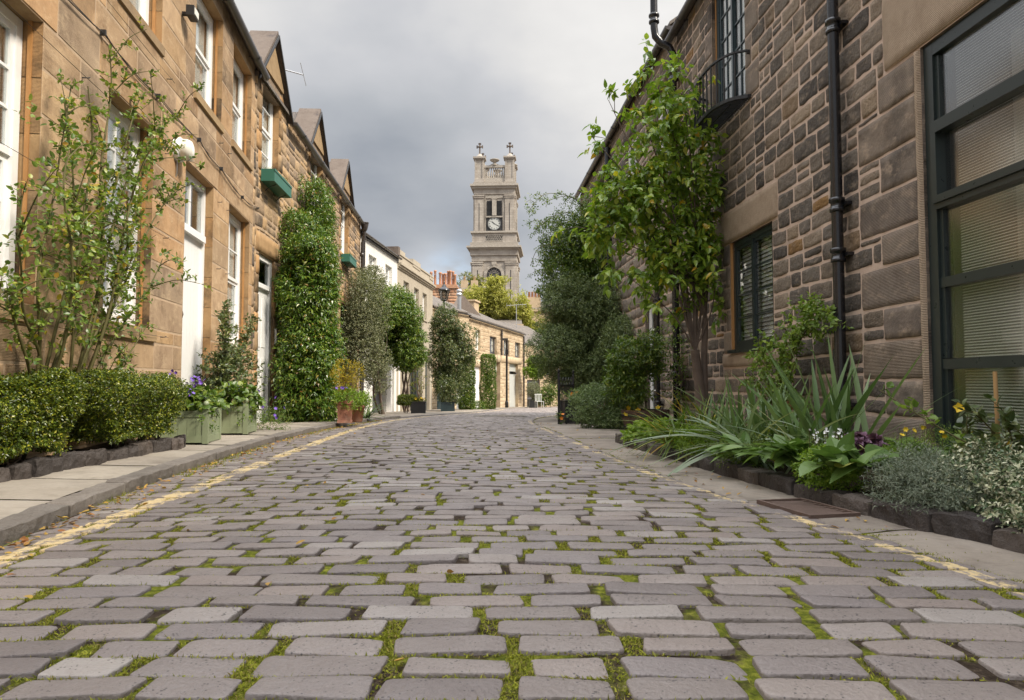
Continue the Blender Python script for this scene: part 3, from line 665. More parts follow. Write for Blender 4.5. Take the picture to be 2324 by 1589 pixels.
# ================================================================== masonry
def stone_blocks(rects, gap, proud, rough, res, warp=0.0, rc=0.02, seed=0, bulge=0.0, edge=0.0, nmax=10):
    """rects (s0,s1,z0,z1,...) -> blocks standing proud of the y=0 plane towards -y"""
    VV = []; FF = []; nb_ = 0; r_ = np.random.default_rng(seed)
    for (s0, s1, z0, z1) in rects:
        w, h = s1-s0-gap, z1-z0-gap
        if w < 0.02 or h < 0.02: continue
        nx_ = int(min(nmax, max(2, round(w/res)))); nz_ = int(min(nmax, max(2, round(h/res))))
        eu, ev = min(0.4, 0.012/w*2), min(0.4, 0.012/h*2)
        u = np.concatenate([[-1, -1+eu], np.linspace(-1, 1, nx_+1)[1:-1]*(1-eu), [1-eu, 1]]) if True else None
        v = np.concatenate([[-1, -1+ev], np.linspace(-1, 1, nz_+1)[1:-1]*(1-ev), [1-ev, 1]])
        U, W_ = np.meshgrid(u, v)
        a_ = np.maximum(np.abs(U), np.abs(W_))
        S = U*(w/2 - rc*np.abs(W_)**5); Z = W_*(h/2 - rc*np.abs(U)**5)
        S = S + (s0+s1)/2; Z = Z + (z0+z1)/2
        P = np.stack([S.ravel(), np.zeros(S.size), Z.ravel()], 1)
        so_ = r_.uniform(0, 50)
        dep = -(proud*r_.uniform(0.7, 1.3))*np.ones(S.size)
        if rough: dep -= rough*(vnoise(P+so_, 9)*0.6 + vnoise(P+so_, 24)*0.4) + bulge*(1-a_.ravel()**2)
        dep = np.minimum(dep, -0.003)
        border = (np.abs(U) > 0.9999) | (np.abs(W_) > 0.9999)
        dep = np.where(border.ravel(), 0.006, dep)
        if edge:
            P[:,0] += edge*vnoise(P+so_, 11); P[:,2] += edge*vnoise(P+so_+7, 11)
        if warp:
            q = np.stack([(s0+s1)/2+0*P[:,0], P[:,0]*0, P[:,2]], 1)
            P2 = P.copy(); P[:,2] += warp*vnoise(P2, 1.1); P[:,0] += warp*vnoise(P2+31, 1.3)*0.7
        P[:,1] = dep
        VV.append(P); I = np.arange(P.shape[0]).reshape(S.shape)
        FF.append(np.stack([I[:-1,:-1], I[:-1,1:], I[1:,1:], I[1:,:-1]], -1).reshape(-1, 4)+nb_); nb_ += P.shape[0]
    if not VV: return None
    return np.concatenate(VV), np.concatenate(FF)
def fill(W, zc, excl, lmin, lmax, seed=0, split=0.0, s_start=0.0):
    """rows of stones between heights zc over 0..W, leaving the rectangles excl free"""
    r_ = random.Random(seed); out_ = []
    for ci in range(len(zc)-1):
        a, b = zc[ci], zc[ci+1]
        rc_ = [q for q in excl if q[2] < b-1e-4 and q[3] > a+1e-4]
        br = sorted({s_start, W} | {x for q in rc_ for x in (q[0], q[1]) if s_start < x < W})
        spans = []
        for i in range(len(br)-1):
            m_ = (br[i]+br[i+1])/2; free = [(a, b)]
            for q in rc_:
                if q[0] < m_ < q[1]:
                    nf = []
                    for (c, d) in free:
                        if q[3] <= c or q[2] >= d: nf.append((c, d)); continue
                        if q[2] > c: nf.append((c, q[2]))
                        if q[3] < d: nf.append((q[3], d))
                    free = nf
            key = tuple(free)
            if spans and spans[-1][2] == key: spans[-1][1] = br[i+1]
            else: spans.append([br[i], br[i+1], key])
        for s0, s1, key in spans:
            for (c, d) in key:
                if d-c < 0.035: continue
                x = s0
                while x < s1-1e-6:
                    L = r_.uniform(lmin, lmax)*(0.75+0.5*(d-c)/0.3)
                    if s1-(x+L) < lmin*0.6: L = s1-x
                    if split and r_.random() < split and d-c > 0.17:
                        zm = c+(d-c)*r_.uniform(0.38, 0.62); out_ += [(x, x+L*1, c, zm)]
                        if L > lmin*1.3 and r_.random() < 0.6: xm = x+L*r_.uniform(0.4, 0.6); out_ += [(x, xm, zm, d), (xm, x+L, zm, d)]
                        else: out_ += [(x, x+L, zm, d)]
                    else: out_.append((x, x+L, c, d))
                    x += L
    return out_
def backing(W, z0, z1, opens, depth=0.02):
    """front plane with the openings left out, as quads in y=0"""
    S = sorted({0, W} | {q for o in opens for q in (o[0], o[1])}); Z = sorted({z0, z1} | {q for o in opens for q in (o[2], o[3])})
    S = [s for s in S if 0 <= s <= W]; Z = [z for z in Z if z0 <= z <= z1]; vs_ = []; fs = []
    for i in range(len(S)-1):
        for j in range(len(Z)-1):
            ms, mz = (S[i]+S[i+1])/2, (Z[j]+Z[j+1])/2
            if any(o[0] < ms < o[1] and o[2] < mz < o[3] for o in opens): continue
            b = len(vs_); vs_ += [(S[i],0,Z[j]),(S[i+1],0,Z[j]),(S[i+1],0,Z[j+1]),(S[i],0,Z[j+1])]; fs.append((b,b+1,b+2,b+3))
    return vs_, fs
def wall(parent, W, z0, z1, opens, groups, mats, depth=6.0, rev=0.16, room=0.9, revmi=1, interior=2, back=True, flat=()):
    """mats: [mortar, reveal stone, interior, stone kinds...]; groups: list of (blocks (V,F), material index)"""
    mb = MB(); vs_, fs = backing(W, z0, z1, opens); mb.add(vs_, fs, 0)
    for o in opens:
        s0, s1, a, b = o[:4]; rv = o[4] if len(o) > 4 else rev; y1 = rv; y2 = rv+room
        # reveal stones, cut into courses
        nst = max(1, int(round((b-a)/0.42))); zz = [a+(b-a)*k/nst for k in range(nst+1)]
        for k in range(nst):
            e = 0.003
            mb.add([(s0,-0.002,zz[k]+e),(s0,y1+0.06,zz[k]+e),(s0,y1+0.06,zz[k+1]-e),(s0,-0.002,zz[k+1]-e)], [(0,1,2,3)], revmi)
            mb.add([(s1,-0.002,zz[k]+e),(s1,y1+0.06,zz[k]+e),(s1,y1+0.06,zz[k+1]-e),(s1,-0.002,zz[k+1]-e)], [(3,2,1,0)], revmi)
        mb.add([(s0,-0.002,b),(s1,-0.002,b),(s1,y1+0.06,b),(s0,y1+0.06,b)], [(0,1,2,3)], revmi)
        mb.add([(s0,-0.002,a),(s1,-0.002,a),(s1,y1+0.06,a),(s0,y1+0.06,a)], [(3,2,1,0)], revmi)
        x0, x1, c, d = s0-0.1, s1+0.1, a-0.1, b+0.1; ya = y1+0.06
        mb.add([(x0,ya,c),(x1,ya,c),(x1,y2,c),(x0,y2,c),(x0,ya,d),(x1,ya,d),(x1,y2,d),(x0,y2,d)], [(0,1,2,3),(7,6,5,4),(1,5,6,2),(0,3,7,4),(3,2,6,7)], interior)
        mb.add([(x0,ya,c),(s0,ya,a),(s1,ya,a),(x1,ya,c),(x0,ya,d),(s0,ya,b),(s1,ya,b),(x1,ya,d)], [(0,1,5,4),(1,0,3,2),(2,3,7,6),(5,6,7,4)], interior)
    if back:
        mb.add([(0,0,z0),(0,depth,z0),(0,depth,z1),(0,0,z1),(W,0,z0),(W,depth,z0),(W,depth,z1),(W,0,z1)], [(0,3,2,1),(4,5,6,7),(1,2,6,5)], 0)
    vt = list(mb.v); me = bpy.data.meshes.new('wall')
    Vb = np.array(mb.v); parts_V = [Vb]; loops = [list(f) for f in mb.f]; mi = list(mb.m); n0 = len(Vb); sm = [False]*len(mi)
    faces = loops
    for blk, k in groups:
        if blk is None: continue
        BV, BF = blk; parts_V.append(BV); faces += (BF+n0).tolist(); mi += [k]*len(BF); sm += [k not in flat]*len(BF); n0 += len(BV)
    me.from_pydata(np.concatenate(parts_V).tolist(), [], faces)
    for mt in mats: me.materials.append(mt)
    me.polygons.foreach_set('material_index', mi); me.polygons.foreach_set('use_smooth', sm); me.update()
    return link('wall', me, parent)
def frame_at(P0, P1, zb=0.0, name='house'):
    """Empty at P0 whose +x runs to P1; the street side is -y"""
    dx, dy = P1[0]-P0[0], P1[1]-P0[1]
    e = empty(name, (P0[0], P0[1], 0), math.atan2(dy, dx)); return e, math.hypot(dx, dy)

def window(parent, s0, s1, z0, z1, rec, cols=1, rows=2, fm='white', fw=0.06, mw=0.022, sash=True, fill_='curtain', halves=1, glass='glass', sub=0.05, sill=None, midw=None, label=None):
    mb = MB(); y0, y1 = rec, rec+0.07
    mb.box(s0, s0+fw, y0, y1, z0, z1); mb.box(s1-fw, s1, y0, y1, z0, z1); mb.box(s0+fw, s1-fw, y0+0.002, y1, z1-fw, z1); mb.box(s0+fw, s1-fw, y0+0.002, y1, z0, z0+fw*1.15)
    a0, a1, b0, b1 = s0+fw, s1-fw, z0+fw*1.15, z1-fw
    lights = []
    hw = (a1-a0)/halves
    for h in range(halves):
        c0, c1 = a0+hw*h, a0+hw*(h+1)
        st = sub
        if sash:
            mid = (b0+b1)/2
            tiers = [(mid, b1, 0.012), (b0, mid, 0.034)]
        else: tiers = [(b0, b1, 0.012)]
        for (t0, t1, yo) in tiers:
            ya, yb = y0+yo, y0+yo+0.03
            mb.box(c0, c0+st, ya, yb, t0, t1); mb.box(c1-st, c1, ya, yb, t0, t1); mb.box(c0+st, c1-st, ya+0.001, yb-0.001, t1-st, t1); mb.box(c0+st, c1-st, ya+0.001, yb-0.001, t0, t0+st)
            g0, g1, k0, k1 = c0+st, c1-st, t0+st, t1-st
            nr = rows//2 if sash else rows
            for i in range(1, cols): x = g0+(g1-g0)*i/cols; mb.box(x-mw/2, x+mw/2, ya+0.004, yb-0.004, k0, k1)
            for j in range(1, nr): z = k0+(k1-k0)*j/nr; mb.box(g0, g1, ya+0.003, yb-0.003, z-mw/2, z+mw/2)
            lights.append((g0, g1, k0, k1, ya+0.015))
    if halves > 1:
        for h in range(1, halves): x = a0+hw*h; mb.box(x-0.028, x+0.028, y0-0.006, y0+0.012, b0, b1)
    w = mb.build('window', M[fm], parent)
    pb = MB()
    for (g0, g1, k0, k1, y) in lights: pb.box(g0, g1, y, y+0.004, k0, k1)
    pb.build('pane', M[glass], w)
    yc = y1+0.02
    if fill_ == 'curtain':
        cb = MB()
        for (c0, c1) in ((a0-0.02, a0+(a1-a0)*0.34), (a1-(a1-a0)*0.34, a1+0.02)):
            n_ = 18; P = []
            for i in range(n_+1):
                x = c0+(c1-c0)*i/n_; yy = yc+0.02*math.sin(i*1.5)
                P += [(x, yy, b0-0.03), (x, yy, b1+0.03)]
            cb.add(P, [(2*i, 2*i+2, 2*i+3, 2*i+1) for i in range(n_)], 0, True)
        cb.build('curtain', M['curtain'], w)
    elif fill_ == 'sheet':
        cb = MB(); n_ = 24; P = []
        for i in range(n_+1):
            x = a0-0.02+(a1-a0+0.04)*i/n_; yy = yc+0.012*math.sin(i*1.9); P += [(x, yy, b0-0.03), (x, yy, b1+0.03)]
        cb.add(P, [(2*i, 2*i+2, 2*i+3, 2*i+1) for i in range(n_)], 0, True); cb.build('curtain', M['curtain'], w)
    elif fill_ == 'blind':
        cb = MB(); pt = 0.024; z = b0
        while z < b1:
            cb.add([(a0, yc, z), (a1, yc, z), (a1, yc+0.018, z+0.011), (a0, yc+0.018, z+0.011)], [(0,1,2,3)], 0); z += pt
        cb.build('blind', M['blind'], w)
    elif fill_ == 'shutter':
        cb = MB(); pt = 0.05
        for (c0, c1) in ((a0, (a0+a1)/2-0.01), ((a0+a1)/2+0.01, a1)):
            z = b0
            while z < b1: cb.add([(c0, yc, z), (c1, yc, z), (c1, yc+0.018, z+0.045), (c0, yc+0.018, z+0.045)], [(0,1,2,3)], 0); z += pt
        cb.build('shutter', M['curtain'], w)
    return w
def gutter(parent, W, z, s0=0.0, r=0.062, off=-0.13, mat='gutter', joint=1.8):
    mb = MB(); n = 9
    pr = [(math.cos(math.pi+math.pi*k/n)*r, math.sin(math.pi+math.pi*k/n)*r) for k in range(n+1)] + [(math.cos(math.pi*k/n)*-r*0.9*-1, 0) for k in ()]
    pin = [(p[0]*0.86, p[1]*0.86) for p in pr][::-1]; poly = [(off+p[0], z+p[1]) for p in pr+pin]
    m_ = len(poly); vs_ = [(s0, *p) for p in poly]+[(W, *p) for p in poly]
    mb.add(vs_, [(i, (i+1) % m_, m_+(i+1) % m_, m_+i) for i in range(m_)], 0, True)
    mb.add([(s0, *p) for p in poly[:n+1]], [tuple(range(n+1))], 0); mb.add([(W, *p) for p in poly[:n+1]], [tuple(range(n+1))[::-1]], 0)
    s = s0+0.7
    while s < W:
        for k in range(n):
            a, b = pr[k], pr[k+1]; q = 1.14
            mb.add([(s, off+a[0]*q, z+a[1]*q), (s, off+b[0]*q, z+b[1]*q), (s+0.09, off+b[0]*q, z+b[1]*q), (s+0.09, off+a[0]*q, z+a[1]*q)], [(0,1,2,3)], 0, True)
        mb.box(s+0.02, s+0.05, off+r*0.8, 0.0, z-0.012, z-0.004); s += joint
    return mb.build('gutter', M[mat], parent)
def downpipe(parent, s, ztop, zbot, r=0.045, y=-0.09, collars=(), mat='black', top=None, bottom=None):
    mb = MB(); pts = (top or []) + [(s, y, ztop), (s, y, zbot)] + (bottom or [])
    mb.tube(pts, r, 12)
    for c in collars:
        mb.lathe([(r*1.12,-0.07),(r*1.32,-0.065),(r*1.32,-0.035),(r*1.12,-0.03),(r*1.12,0.02),(r*1.4,0.025),(r*1.4,0.06),(r*1.1,0.065)], (s, y, c), 14)
        mb.box(s-r*1.9, s+r*1.9, y+r*0.7, 0.0, c-0.015, c+0.015)
    return mb.build('downpipe', M[mat], parent)
def roof(parent, W, ze, pitch=38, depth=6.0, over=0.08, mat='slate', name='roof', s0=0.0):
    mb = MB(); t = math.tan(R(pitch)); th = 0.06
    mb.prism([(-over, ze-over*t), (depth/2, ze+depth/2*t), (depth+over, ze-over*t), (depth+over, ze-over*t+th), (depth/2, ze+depth/2*t+th+0.02), (-over, ze-over*t+th)], 'x', s0-0.01, W+0.01)
    mb.prism([(0.02, ze-0.02), (depth/2, ze+depth/2*t-0.02), (depth-0.02, ze-0.02)], 'x', s0+0.02, W-0.02, 1)
    return mb.build(name, [M[mat], M['mortar_l']], parent)
def sp(Ya, mslope): return math.sqrt(1+mslope*mslope)
# ================================================================== LEFT: golden ashlar house
def uneven(z0, z1, lo, hi, seed):
    r_ = random.Random(seed); z = [z0]
    while z[-1] < z1 - lo: z.append(min(z1, z[-1]+r_.uniform(lo, hi)))
    if z1-z[-1] > 1e-6: z[-1] = z1
    return z
def s1(Y): return (Y-1.5)*1.0102
h1, W1 = frame_at((wall1(1.5), 1.5), (wall1(11.78), 11.78), name='ashlar_house')
tag(h1, 'golden sandstone ashlar house on the left with white sash windows and a white door', 'house')
ZL, ZS, ZU, ZT = 3.40, 1.27, 4.40, 5.93
op1 = [(s1(3.6), s1(5.0), ZS, ZL, 0.17), (s1(6.1), s1(7.18), ZS, ZL, 0.15), (s1(8.2), s1(9.35), 0.06, ZL, 0.16), (s1(10.15), s1(11.42), ZS, ZL, 0.17),
       (s1(2.6), s1(3.75), ZU, ZT, 0.17), (s1(6.25), s1(7.33), ZU, ZT, 0.17), (s1(8.46), s1(9.65), ZU, ZT, 0.17), (s1(10.23), s1(11.4), ZU, ZT, 0.17)]
dress = []; sills = []
for o in op1:
    if o[3] == ZL: dress.append((o[0]-0.2, min(o[1]+0.2, W1-0.02), ZL, 3.78))
    if o[2] == ZS: sills.append((o[0]-0.16, min(o[1]+0.14, W1-0.02), 1.12, ZS))
    if o[2] == ZU: sills.append((o[0]-0.05, min(o[1]+0.05, W1-0.02), 4.27, ZU))
jambs = []
ex = [tuple(o[:4]) for o in op1] + sills + dress
zc1 = [-0.3,0.16,0.55,0.84,1.12,1.27,1.62,2.0,2.36,2.7,3.05,3.4,3.78,4.06,4.27,4.4,4.72,5.05,5.38,5.66,5.93,6.2]
bl = fill(W1-0.14, zc1, ex, 0.42, 0.95, seed=3)
rub = fill(W1, zc1, [(0, W1-0.15, -1, 9)], 0.14, 0.16, seed=4)
wall(h1, W1, -0.3, 6.2, op1, [(stone_blocks(bl, 0.005, 0.003, 0.0025, 0.12, rc=0.003, seed=1), 3), (stone_blocks(dress, 0.006, 0.008, 0.003, 0.15, rc=0.004, seed=2), 3),
     (stone_blocks(sills, 0.004, 0.035, 0.002, 0.15, rc=0.003, seed=3), 4), (stone_blocks(rub, 0.01, 0.012, 0.008, 0.06, rc=0.012, seed=5), 5)],
     [M['mortar_l'], M['dressed'], M['interior'], M['ashlar'], M['sill'], M['rubble_l']], depth=6, flat=(3,4))
for i, o in enumerate(op1):
    rec = 0.135
    if i == 2: continue
    window(h1, o[0]+0.01, o[1]-0.01, o[2]+0.02, o[3]-0.01, rec, cols=2 if i in (1, 0) else (2 if i == 3 else 1), rows=6 if i in (0,1) else (4 if i == 3 else 2), fill_='sheet' if i != 3 else 'curtain', fw=0.075, sub=0.05, mw=0.022)
# wooden bead round the frames
for i, o in enumerate(op1):
    if i == 2: continue
    for x in (o[0], o[1]-0.012): bd_ = MB(); bd_.box(x, x+0.012, 0.07, 0.10, o[2]+0.02, o[3]); bd_.build('window_bead', M['orangewood'], h1)
# white boarded door with two-light fanlight
o = op1[2]; dm = MB(); y = 0.10
dm.box(o[0]+0.005, o[0]+0.075, y, y+0.09, 0.1, ZL-0.01); dm.box(o[1]-0.075, o[1]-0.005, y, y+0.09, 0.1, ZL-0.01)
dm.box(o[0]+0.075, o[1]-0.075, y+0.002, y+0.09, ZL-0.09, ZL-0.01); dm.box(o[0]+0.075, o[1]-0.075, y-0.035, y+0.09, 2.60, 2.69)
dm.box((o[0]+o[1])/2-0.022, (o[0]+o[1])/2+0.022, y+0.02, y+0.06, 2.69, ZL-0.09)
d_ = dm.build('door_frame', M['white'], h1)
MB_ = MB(); MB_.box(o[0]+0.075, o[1]-0.075, y+0.035, y+0.04, 2.69, ZL-0.09); MB_.build('fanlight_pane', M['glass'], d_)
lf = MB(); nb2 = 8; wl = (o[1]-o[0]-0.15)/nb2
for k in range(nb2): lf.box(o[0]+0.075+wl*k+0.0015, o[0]+0.075+wl*(k+1)-0.0015, y+0.03, y+0.075, 0.13, 2.60)
lf.box(o[0]+0.075, o[1]-0.075, y+0.036, y+0.07, 0.13, 2.60)
d2 = lf.build('door', M['white'], h1)
hb = MB(); xh = o[0]+0.19
hb.tube([(xh, y+0.03, 1.62), (xh, y-0.03, 1.60), (xh, y-0.045, 1.54), (xh, y-0.03, 1.48), (xh, y+0.03, 1.46)], 0.009, 8); hb.build('door_handle', M['iron'], d2)
hb = MB(); hb.box(xh-0.03, xh+0.05, y+0.018, y+0.03, 1.28, 1.40); hb.build('letter_plate', plain('dull_brass', (0.16,0.12,0.06), 0.4, metal=0.7), d2)
hb = MB(); hb.box(o[0], o[1], -0.12, 0.12, -0.25, 0.125); hb.build('doorstep', M['sill'], h1)
gutter(h1, W1+0.12, 6.14, 0, 0.075, -0.12)
roof(h1, W1, 6.22, 36, 6)
# bulkhead lamp over the door, floodlight between the upper windows
lp = MB(); xs_ = s1(7.86); zz = 3.42
e = empty('bulkhead_lamp', h1.matrix_basis @ Vector((xs_, 0, zz)) if False else (0,0,0)); bpy.data.objects.remove(e)
def on(h, x, y, z):
    c, s_ = math.cos(h.rotation_euler.z), math.sin(h.rotation_euler.z); return (h.location.x + c*x - s_*y, h.location.y + s_*x + c*y, z)
def rz(h): return h.rotation_euler.z
lt = empty('wall_lamp', on(h1, xs_, 0, zz), rz(h1)); tag(lt, 'round opal bulkhead lamp fixed above the near white door', 'wall lamp')
def ylathe(mb, prof, n=20, mi=0, sx=1.0, c=(0,0,0)):
    """profile (radius, distance out from the wall)"""
    vs_ = []; fs = []
    for r_, d in prof:
        for k in range(n): a = 2*math.pi*k/n; vs_.append((c[0]+r_*math.cos(a)*sx, c[1]-d, c[2]+r_*math.sin(a)))
    for i in range(len(prof)-1):
        for k in range(n): fs.append((i*n+k, i*n+(k+1) % n, (i+1)*n+(k+1) % n, (i+1)*n+k))
    fs.append(tuple(range(n))); fs.append(tuple((len(prof)-1)*n+k for k in range(n))[::-1]); mb.add(vs_, fs, mi, True)
b = MB(); ylathe(b, [(0.14,0.0),(0.145,0.03),(0.14,0.06),(0.12,0.065)]); b.build('base', M['white'], lt)
b = MB(); ylathe(b, [(0.118,0.06),(0.125,0.09),(0.122,0.14),(0.10,0.175),(0.06,0.19),(0.0,0.195)]); b.build('diffuser', M['opal'], lt)
b = MB(); b.box(-0.006,0.006,-0.20,-0.05,-0.128,-0.12); b.box(-0.13,0.13,-0.135,-0.125,-0.005,0.005); b.tube([(-0.02,-0.02,-0.14),(-0.02,-0.02,-0.28),(0.02,0.02,-0.36)],0.008,6); b.build('guard', M['tin'], lt)
lt = empty('floodlight', on(h1, s1(7.95), 0, 5.10), rz(h1)); tag(lt, 'small black and white floodlight high on the golden house between upper windows', 'floodlight')
b = MB(); b.box(-0.09,0.09,-0.16,-0.07,-0.05,0.07); b.box(-0.02,0.02,-0.07,0.0,-0.02,0.02); b.build('housing', M['iron'], lt)
b = MB(); b.box(-0.07,0.07,-0.168,-0.161,-0.03,0.05); b.build('lens', M['opal'], lt)
# the cables slung along the ashlar
cb = MB()
def sag(x0, x1, z0, z1, d, n=14, y=-0.03): return [(x0+(x1-x0)*k/n, y, z0+(z1-z0)*k/n - d*4*(k/n)*(1-k/n)) for k in range(n+1)]
pts_c = [0.2, s1(3.2), s1(4.6), s1(5.9), s1(7.2), s1(8.6), s1(9.6), s1(10.8), W1+0.2]; zc_ = [3.74, 3.80, 3.76, 3.79, 3.77, 3.80, 3.74, 3.66, 3.80]
for k in range(len(pts_c)-1):
    cb.tube(sag(pts_c[k], pts_c[k+1], zc_[k], zc_[k+1], 0.035), 0.0055, 5)
    cb.tube(sag(pts_c[k], pts_c[k+1], zc_[k]+0.02, zc_[k+1]-0.01, 0.06 if k % 2 else 0.02), 0.004, 5)
    cb.box(pts_c[k]-0.01, pts_c[k]+0.01, -0.05, 0, zc_[k]-0.02, zc_[k]+0.03)
cb.build('wall_cable', M['iron'], h1)
# vine eyes and wires
ve = MB()
for zz in (1.2, 2.3, 3.25, 4.1):
    for Yv in (4.0, 5.6, 7.5, 9.55, 10.0): ve.tube([(s1(Yv),0,zz),(s1(Yv),-0.05,zz),(s1(Yv)+0.012,-0.06,zz+0.01)],0.005,5)
    ve.tube(sag(s1(2.5), s1(7.6), zz, zz, 0.015, 8, -0.055), 0.0022, 4)
ve.build('vine_eye', M['iron'], h1)

# ================================================================== LEFT: rubble house with three stone gablets
wl2 = lambda Y: -3.795-0.059*Y
def s2(Y): return (Y-11.78)*1.00174
h2, W2 = frame_at((wl2(11.78), 11.78), (wl2(23.0), 23.0), name='gableted_house')
tag(h2, 'golden rubble house with three stone gablets, green window boxes and a tall white door', 'house')
gY = [12.65, 16.35, 20.1]
op2 = [(s2(12.08), s2(13.15), 4.5, 6.36, 0.17), (s2(15.75), s2(16.95), 4.5, 6.36, 0.17), (s2(19.5), s2(20.7), 4.5, 6.36, 0.17),
       (s2(12.05), s2(13.0), -0.1, 3.03, 0.16), (s2(15.2), s2(16.4), 1.2, 3.0, 0.17), (s2(19.6), s2(20.9), -0.25, 3.0, 0.2)]
sp2 = []
for o in op2:
    if o[2] > 4: sp2 += [(o[0]-0.1, o[1]+0.1, 4.36, 4.5)]
    else: sp2 += [(o[0]-0.17, o[1]+0.25, o[3], o[3]+0.36)]
    z = o[2]; k = 0
    while z < o[3]-0.1:
        hgt = min(0.34, o[3]-z); wd = 0.28 if k % 2 else 0.16
        sp2 += [(max(0.0, o[0]-wd), o[0], z, z+hgt), (o[1], o[1]+wd, z, z+hgt)]; z += hgt; k += 1
zc2 = uneven(-0.7, 6.15, 0.17, 0.26, 17)
rb = fill(W2, zc2, [tuple(o[:4]) for o in op2]+sp2, 0.20, 0.48, seed=6, split=0.3)
wall(h2, W2, -0.7, 6.15, op2, [(stone_blocks(rb, 0.018, 0.007, 0.009, 0.08, warp=0.03, rc=0.008, seed=7, edge=0.007), 3), (stone_blocks(sp2, 0.008, 0.018, 0.004, 0.12, rc=0.005, seed=8), 1)],
     [M['mortar_l'], M['dressed'], M['interior'], M['rubble_l']], depth=6)
for i in (0, 1, 2): o = op2[i]; window(h2, o[0]+0.01, o[1]-0.01, o[2]+0.02, o[3]-0.02, 0.11, cols=1, rows=4, fill_='sheet', fw=0.07)
o = op2[4]; window(h2, o[0]+0.01, o[1]-0.01, o[2]+0.02, o[3]-0.02, 0.11, cols=2, rows=4)
# tall white door in two leaves of shade, fanlight above
o = op2[3]; dm = MB(); y = 0.04
dm.box(o[0]+0.005, o[0]+0.07, y, y+0.09, -0.08, 3.02); dm.box(o[1]-0.13, o[1]-0.005, y, y+0.09, -0.08, 3.02)
dm.box(o[0]+0.07, o[1]-0.13, y+0.002, y+0.09, 2.93, 3.02); dm.box(o[0]+0.07, o[1]-0.13, y-0.02, y+0.09, 2.42, 2.50)
d_ = dm.build('door_frame', M['white'], h2); b = MB(); b.box(o[0]+0.07, o[1]-0.13, y+0.04, y+0.045, 2.50, 2.93); b.build('fanlight_pane', M['glass_dark'], d_)
b = MB(); b.box(o[0]+0.07, o[1]-0.13, y+0.04, y+0.08, -0.05, 2.42)
for (a0, a1, c0, c1) in ((0.14,0.40,1.35,2.25),(0.48,0.70,1.35,2.25),(0.14,0.40,0.2,1.15),(0.48,0.70,0.2,1.15)):
    b.box(o[0]+a0, o[0]+a1, y+0.030, y+0.04, c0, c1)
d2 = b.build('door', M['white'], h2); b = MB(); ylathe(b, [(0.02,0.0),(0.012,0.02),(0.03,0.04),(0.025,0.06),(0,0.065)], 12, c=(o[0]+0.13, y+0.04, 1.1)); b.build('door_knob', M['tin'], d2)
b = MB(); b.box(o[0], o[1], -0.10, 0.12, -0.45, -0.06); b.build('doorstep', M['sill'], h2)
# entry phone on the door jamb
ip = empty('entry_phone', on(h2, o[1]+0.10, 0.0, 1.58), rz(h2)); tag(ip, 'pale grey entry phone panel on the jamb beside the tall door', 'entry phone')
b = MB(); b.box(-0.075,0.075,-0.06,-0.022,-0.15,0.15); b.build('panel', plain('pale_plastic', (0.55,0.54,0.50), 0.4), ip)
b = MB(); b.box(-0.05,0.05,-0.063,-0.058,0.06,0.12); b.build('name_plate', M['iron'], ip)
b = MB(); 
for q in range(5): b.box(-0.045,0.045,-0.0635,-0.059,-0.11+q*0.025,-0.10+q*0.025)
b.build('speaker_grille', M['dkgrey'], ip)
# stone gablets
def gablet(parent, sc_, name='gablet', half=1.0, zb=6.12, za=7.28, bpanel=True):
    mb = MB(); th = 0.075
    mb.prism([(sc_-half, zb), (sc_+half, zb), (sc_, za)], 'y', -0.012, 0.30, 0)
    mb.add([(sc_-half,0.3,zb),(sc_+half,0.3,zb),(sc_,0.3,za),(sc_,2.0,za),(sc_-half,1.2,zb),(sc_+half,1.2,zb)], [(0,2,3,4),(1,5,3,2)], 1)
    gb = mb.build(name, [M['rubble_l'], M['slate']], parent)
    mb = MB()   # triangular dressed stone above the window head
    mb.prism([(sc_-half*0.62, zb+0.30), (sc_+half*0.62, zb+0.30), (sc_+half*0.62, zb+0.36), (sc_, zb+0.92), (sc_-half*0.62, zb+0.36)], 'y', -0.05, 0.0, 0)
    mb.build('pediment_stone', M['sill'], gb)
    mb = MB(); ov = 0.10; k = (za-zb)/half
    for sg in (-1, 1):
        x0, z0 = sc_+sg*(half+ov), zb-ov*k; x1, z1 = sc_, za
        P = [(x0, z0), (x1, z1), (x1, z1+th*1.25), (x0-0*sg, z0+th*1.25)]
        mb.prism(P if sg > 0 else P[::-1], 'y', -0.10, 0.42, 0)
    mb.build('skew_stone', M['lichen'], gb)
    mb = MB()
    for sg in (-1, 1):
        x0, z0 = sc_+sg*(half+ov+0.01), zb-ov*k; P = [(x0, z0-0.05), (sc_, za-0.05), (sc_, za+0.02), (x0, z0+0.02)]
        mb.prism(P if sg > 0 else P[::-1], 'y', -0.13, -0.10, 0)
    mb.build('skew_edge', M['iron'], gb)
    return gb
for Y_ in gY: gablet(h2, s2(Y_)+ (0.0 if Y_ > 13 else 0.02))
gutter(h2, W2-0.1, 6.03, s2(13.75), 0.07, -0.14)
roof(h2, W2, 6.18, 36, 6)
b = MB(); sx = W2-0.22
b.lathe([(0.05,-0.22),(0.09,-0.16),(0.13,0.0),(0.13,0.06),(0.15,0.07),(0.15,0.09)], (sx, -0.17, 6.0), 8)
b.tube([(sx,-0.17,5.8),(sx,-0.16,5.6),(sx+0.05,-0.09,5.4),(sx+0.05,-0.09,-0.35)], 0.05, 10)
for c in (5.0, 3.4, 1.7): b.lathe([(0.055,-0.06),(0.068,-0.05),(0.068,0.05),(0.055,0.06)], (sx+0.05,-0.09,c), 10)
b.build('downpipe', M['gutter'], h2)
